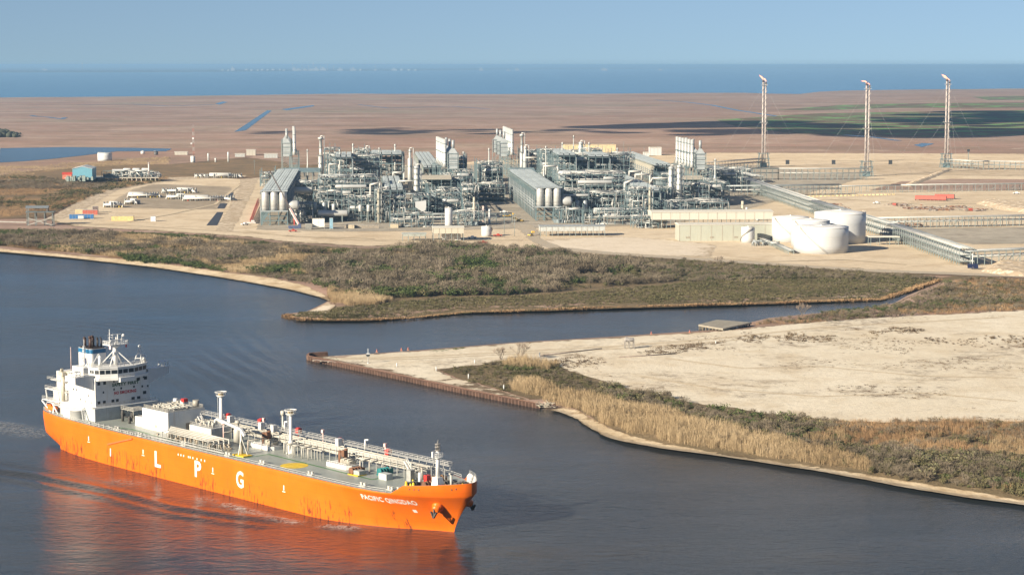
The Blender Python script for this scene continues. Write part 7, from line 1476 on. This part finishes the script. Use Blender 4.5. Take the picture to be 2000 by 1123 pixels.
grow('brown','reed',sample(RBROWN,.9,3,(.03,-.18,3.)),1.6,3.,3,wide=6.1); grow('reed','reed',sample([(1930,868),(2010,862),(2080,870),(2080,905),(1960,905)],1.1,4),2.4,3.6,4,wide=5.9); grow('brown','reed',sample([(1930,955),(2060,975),(2060,930),(1960,925)],.5,41,(.06,0,2.)),1.6,3,41,wide=5.9)
grow('olive','leaf',sample(WEDGE,.17,5,(.05,-.2,5.)),.9,1.9,5,wide=1.5); grow('bare','bare',sample(WEDGE,.10,6,(.05,-.1,8.)),1.2,2.4,6,wide=1.4); grow('tuft','tuft',sample(WEDGE,.5,7),.4,.9,7,wide=1.4)
grow('olive','leaf',sample(THICK,.09,8,(.06,-.3,1.)),1.8,3.4,8,wide=1.2); grow('bare','bare',sample(THICK,.09,9,(.06,-.25,7.)),2.5,4.4,9,wide=1.1); grow('green','leaf',sample(THICK,.035,10),1.6,3.,10,wide=1.3)
grow('bare','bare',sample(RBROWN,.07,11,(.05,-.1,5.)),2.,3.8,11,wide=1.2); grow('olive','leaf',sample(RBROWN,.05,12,(.03,.05,4.)),1.6,3.,12,wide=1.2)
grow('olive','leaf',sample(RGREEN,.11,13,(.06,-.25,1.)),2.2,4.2,13,wide=1.15); grow('bare','bare',sample(RGREEN,.11,14,(.06,-.25,5.)),2.8,4.6,14,wide=1.1); grow('green','leaf',sample(RGREEN,.06,15,(.03,0.,6.)),1.6,3.,15,wide=1.3)
# --- weeds on the sand field
FIELD = [(1100,690),(1366,655),(1700,625),(2050,610),(2050,826),(1700,826),(1560,822),(1350,788),(1200,752),(1120,715)]
grow('weed','tuft',sample(FIELD,.14,16,(.02,.30,1.5)),.2,.6,16,wide=1.6); grow('weed','tuft',sample([(1050,708),(1150,690),(1400,668),(1640,645),(1790,638),(1800,650),(1600,668),(1400,680),(1200,705),(1120,720)],.25,17,(.03,-.05,2.)),.3,.9,17,wide=1.8)
grow('weed','bare',sample([(1800,660),(1860,655),(2050,660),(2050,690),(1840,690)],.07,18,(.02,0,2.)),.6,1.4,18,wide=1.6); grow('weed','bare',sample([(1440,660),(1620,645),(1790,640),(1800,648),(1650,656),(1450,672)],.08,19,(.03,-.1,2.)),.6,1.5,19,wide=1.6)
grow('green','tuft',sample([(840,684),(880,681),(900,680),(890,684),(850,687)],.8,20),.3,.7,20,wide=2.); grow('green','tuft',sample([(640,700),(700,703),(730,708),(700,712),(650,705)],.3,201,(.1,0,3)),.2,.5,20,wide=1.6)
# --- scrub and wood across the channel
WOODS = [(590,548),(640,565),(700,585),(770,583),(880,578),(1000,577),(1100,568),(1220,558),(1330,550),(1330,535),(1240,515),(1130,500),(1050,490),(960,484),(880,482),(780,488),(700,497),(600,512)]
LEFTB = [(-80,442),(0,450),(120,455),(330,459),(460,470),(560,482),(700,490),(640,520),(610,556),(540,545),(440,528),(300,508),(140,493),(0,481),(-80,474)]
LOW = [(660,600),(760,590),(900,583),(1100,574),(1340,553),(1500,535),(1700,535),(1835,545),(1790,558),(1720,580),(1600,586),(1400,594),(1200,600),(1000,606),(850,614),(720,623),(620,622)]
UPR = [(1130,498),(1300,508),(1500,520),(1700,533),(1835,541),(1835,546),(1700,545),(1500,545),(1340,552),(1240,530)]
SOUTH = [(1470,632),(1560,620),(1660,608),(1745,596),(1850,556),(1900,545),(2080,552),(2290,562),(2290,598),(2080,604),(2000,607),(1850,614),(1700,622),(1560,633)]
grow('bare','bare',sample(WOODS,.034,21,(.02,-.25,1.)),4.,7.6,21,wide=1.25); grow('olive','leaf',sample(WOODS,.026,22,(.012,-.1,2.)),2.2,4.8,22,wide=1.5); grow('green','leaf',sample(WOODS,.05,23,(.016,.09,4.)),2.6,5.6,23,wide=1.5)
grow('reed','reed',sample(LEFTB,.55,24,(.011,.06,9.)),1.8,3.2,24,wide=6.4); grow('bare','bare',sample(LEFTB,.045,25,(.012,.02,5.)),2.6,5.8,25,wide=1.4); grow('green','leaf',sample(LEFTB,.04,26,(.014,.15,3.)),2.2,4.4,26,wide=1.5); grow('olive','leaf',sample(LEFTB,.025,27,(.02,.0,4.)),1.4,3.,27,wide=1.6)
grow('green','leaf',sample([(232,500),(300,503),(360,515),(430,522),(440,532),(340,518),(240,508)],.12,28),2,4,28,wide=1.5)
grow('reed','reed',sample([(642,565),(690,570),(760,588),(735,596),(690,596),(650,592),(640,580)],1.3,29),2.6,4.2,29,wide=6.2); grow('reed','reed',sample([(750,495),(800,493),(825,500),(800,505),(755,503)],.6,30),2,3.4,30,wide=6.2); grow('reed','reed',sample([(320,500),(420,505),(500,520),(470,524),(330,510)],.5,301),2,3,30,wide=6.3)
grow('olive','leaf',sample(LOW,.04,31,(.02,-.1,3.)),.7,1.5,31,wide=1.9); grow('tuft','tuft',sample(LOW,.22,32),.5,1.1,32,wide=1.8); grow('bare','bare',sample(LOW,.02,33,(.02,-.05,9.)),.9,1.9,33,wide=1.6)
grow('olive','leaf',sample(UPR,.05,34),1.2,2.4,34,wide=1.7); grow('bare','bare',sample(UPR,.05,35),1.4,3.,35,wide=1.5); grow('green','leaf',sample(UPR,.05,36,(.012,.15,8.)),1.,2.,36,wide=1.8)
grow('brown','reed',sample(SOUTH,.35,37,(.012,-.05,1.)),1.2,2.2,37,wide=6.4); grow('olive','leaf',sample(SOUTH,.05,38,(.012,-.1,6.)),1.4,2.8,38,wide=1.5); grow('bare','bare',sample(SOUTH,.05,39),1.6,3.4,39,wide=1.4); grow('green','leaf',sample([(1590,612),(1650,606),(1745,594),(1800,590),(2000,585),(2000,592),(1800,602),(1660,616)],.05,40),1.4,2.6,40,wide=1.6)
grow('tuft','tuft',sample([(560,613),(600,610),(650,608),(720,618),(700,624),(600,624)],.5,42),.4,1.,42,wide=1.8)
# fringe of rank grass along the channel edge
EDGE = densify(w2([(560,613),(556,617),(600,624),(720,624),(800,620),(905,609),(1000,607),(1200,600),(1400,595),(1600,588),(1720,583),(1760,571),(1800,558),(1836,545)],GZ),1.2,.5,False)
e_ = np.array([tuple(q) for q in EDGE]); e_ = np.concatenate([e_+rng.uniform(-1.5,1.5,e_.shape)+np.array([0,2.5+k]) for k in range(3)]); grow('brown','tuft',e_,.8,1.7,43,wide=1.6)
# grass and scrub around the pumping platform
WEST = [(-60,350),(60,345),(130,358),(215,360),(330,346),(330,352),(215,372),(120,408),(60,420),(-60,432)]
grow('brown','reed',sample(WEST,.10,44,(.008,-.05,4.)),1.4,2.6,44,wide=7.); grow('olive','leaf',sample(WEST,.018,45,(.008,.0,7.)),2.,4.,45,wide=1.8); grow('bare','bare',sample([(-60,372),(200,370),(220,352),(100,350),(-60,360)],.03,46),2.5,4.5,46,wide=1.6)
grow('reed','reed',sample([(-60,326),(60,322),(190,318),(250,312),(330,308),(330,322),(190,326),(60,342),(-60,346)],.06,47,(.008,-.1,2.)),1.4,2.6,47,wide=7.2)
flush('reed','reeds',V_REED,'tall straw-coloured reeds along the banks'); flush('brown','brown_reeds',V_BROWN,'rust brown reeds and rank grass'); flush('bare','bare_scrub',V_BARE,'leafless grey brown scrub'); flush('olive','olive_scrub',V_OLIVE,'olive scrub on the banks'); flush('green','green_scrub',V_GREEN,'green leaved scrub among bare bushes'); flush('tuft','marsh_grass',V_OLIVE,'low olive marsh grass'); flush('weed','weeds',veg_mat('dead_weed',[(.10,.072,.048),(.16,.115,.075),(.22,.165,.10)]),'sparse dead weeds on the sand')
# --- single shrubs and trees one can tell apart
def shrub_proto(i, kind_, fol, tw):
    R = np.random.default_rng(500+i); f = tpl(kind_,700+i, 110 if kind_ == 'leaf' else 70); root = bpy.data.objects.new('shrub', None); COL.objects.link(root); me = mesh_quads('foliage',f,fol); o = bpy.data.objects.new('foliage',me); COL.objects.link(o); o.parent = root
    b = MB()
    for k in range(7): a = R.uniform(0,6.28); b.cyl((0,0,-.05),(math.cos(a)*.22,math.sin(a)*.22,R.uniform(.45,.8)),.02,.006,n=4,caps=False)
    s = b.build('stem', tw, root); return root
O_BARE = obj_veg_mat('shrub_bare',[(.13,.105,.075),(.19,.155,.11),(.25,.20,.145)]); O_OL = obj_veg_mat('shrub_olive',[(.115,.115,.06),(.16,.15,.085),(.22,.19,.11)]); O_GR = obj_veg_mat('shrub_green',[(.05,.075,.026),(.085,.11,.04),(.12,.135,.055)]); TWIG = paint('twig_grey',(.19,.155,.12),.9)
PR = [shrub_proto(0,'bare',O_BARE,TWIG),shrub_proto(1,'bare',O_BARE,TWIG),shrub_proto(2,'leaf',O_OL,TWIG),shrub_proto(3,'leaf',O_OL,TWIG),shrub_proto(4,'leaf',O_GR,TWIG)]
used = [False]*5; R_ = random.Random(77)
GR = {0:('leafless brown-grey shrub','leafless shrubs'),2:('leafy olive-grey shrub','olive shrubs'),4:('leafy dark green shrub','green shrubs')}
def plant(i, x, y, h, wd, where):
    kk = 0 if i < 2 else 2 if i < 4 else 4; lab = GR[kk][0]+' in '+where[0]; grp = GR[kk][1]+' '+where[1]; z = gz(x,y)
    if not used[i]: used[i] = True; o = PR[i]; o.location = (x,y,z); o.rotation_euler[2] = R_.uniform(0,6.28); o.scale = (h*wd,h*wd,h); o['label'] = lab; o['category'] = 'shrub'; o['group'] = grp
    else: o = dup(PR[i],(x,y,z),R_.uniform(0,6.28),(h*wd,h*wd,h),lab,grp)
for pix, n, ws, hr, where, sd in ((RGREEN,85,(2,2,3,0,1,4),(3.,4.9),('the thicket above the foreground beach','in the beach thicket'),61),(THICK,60,(0,1,2,3,2,4),(2.8,4.6),('the thicket between reeds and sand field','beside the sand field'),62),(WOODS,60,(0,1,0,4,4,3),(5.2,7.8),('the wood across the channel','in the channel wood'),63),(RBROWN,30,(0,1,1,0,2),(2.8,4.2),('the rust brown reeds','among the brown reeds'),64),(SOUTH,22,(0,2,3,0,4),(2.6,4.4),('the scrub beside the canal landing','beside the canal'),65)):
    p = sample(pix, 1.5*n/max(1,abs(sum(a.x*b.y-b.x*a.y for a,b in zip(w2(pix,GZ),w2(pix,GZ)[1:]+w2(pix,GZ)[:1]))/2)), sd)[:n]
    for x,y in p.tolist(): plant(R_.choice(ws),x,y,R_.uniform(*hr),R_.uniform(.9,1.3),where)
def bare_tree(label, px, py, H, seed):
    R = random.Random(seed); t = T('bare_tree',label,'tree',P(px,py),0); b = MB(); tw = MB()
    def br(p, d, L, r, lv):
        q = p+d*L; b.cyl(p,q,r,r*.6,n=5,caps=False)
        for _ in range(3 if lv < 3 else 5):
            e = (d+Vector((R.uniform(-1,1),R.uniform(-1,1),R.uniform(-.1,.7)))*.75).normalized()
            if lv < 3: br(p+d*L*R.uniform(.5,1),e,L*.68,r*.55,lv+1)
            else: tw.bar(q,q+e*L*R.uniform(.5,1.1),.05)
    for k in range(5): a = k*1.3; br(Vector((R.uniform(-.3,.3),R.uniform(-.3,.3),0)),Vector((math.cos(a)*.5,math.sin(a)*.5,1)).normalized(),H*.36,.14,1)
    b.build('trunk',TWIG,t); tw.build('crown',paint('twig_pale',(.27,.21,.16),.9),t)
bare_tree('larger rounded bare tree at the head of the scrub wedge',1017,704,12,1); bare_tree('smaller bare tree left of the rounded one',978,702,7.5,2); bare_tree('lone bare tree on the plant side road edge',1404,519,9.,3); bare_tree('rounded bare tree beside the canal landing',1568,618,10.,4)
t = T('evergreen_bush','dense dark green bush below the bare trees on the point','bush',P(1010,724),0); me = mesh_quads('foliage',np.concatenate([tpl('leaf',900+k,160)*np.array([4.2,3.,2.6])+np.array([k*2.6-5,R_.uniform(-1,1),0]) for k in range(5)]),O_GR); o = bpy.data.objects.new('foliage',me); COL.objects.link(o); o.parent = t
b = MB(); [b.cyl((k*2.4-5,0,0),(k*2.4-5+R_.uniform(-.6,.6),0,1.6),.12,.05,n=5) for k in range(5)]; b.build('stem',TWIG,t)
p = sample([(1000,704),(1085,712),(1080,724),(990,716)],1.2,71)
VEG.clear(); grow('r2','reed',p,1.8,3.2,71,wide=5.9); flush('r2','reeds',V_REED,'patch of reeds below the bare trees on the point')
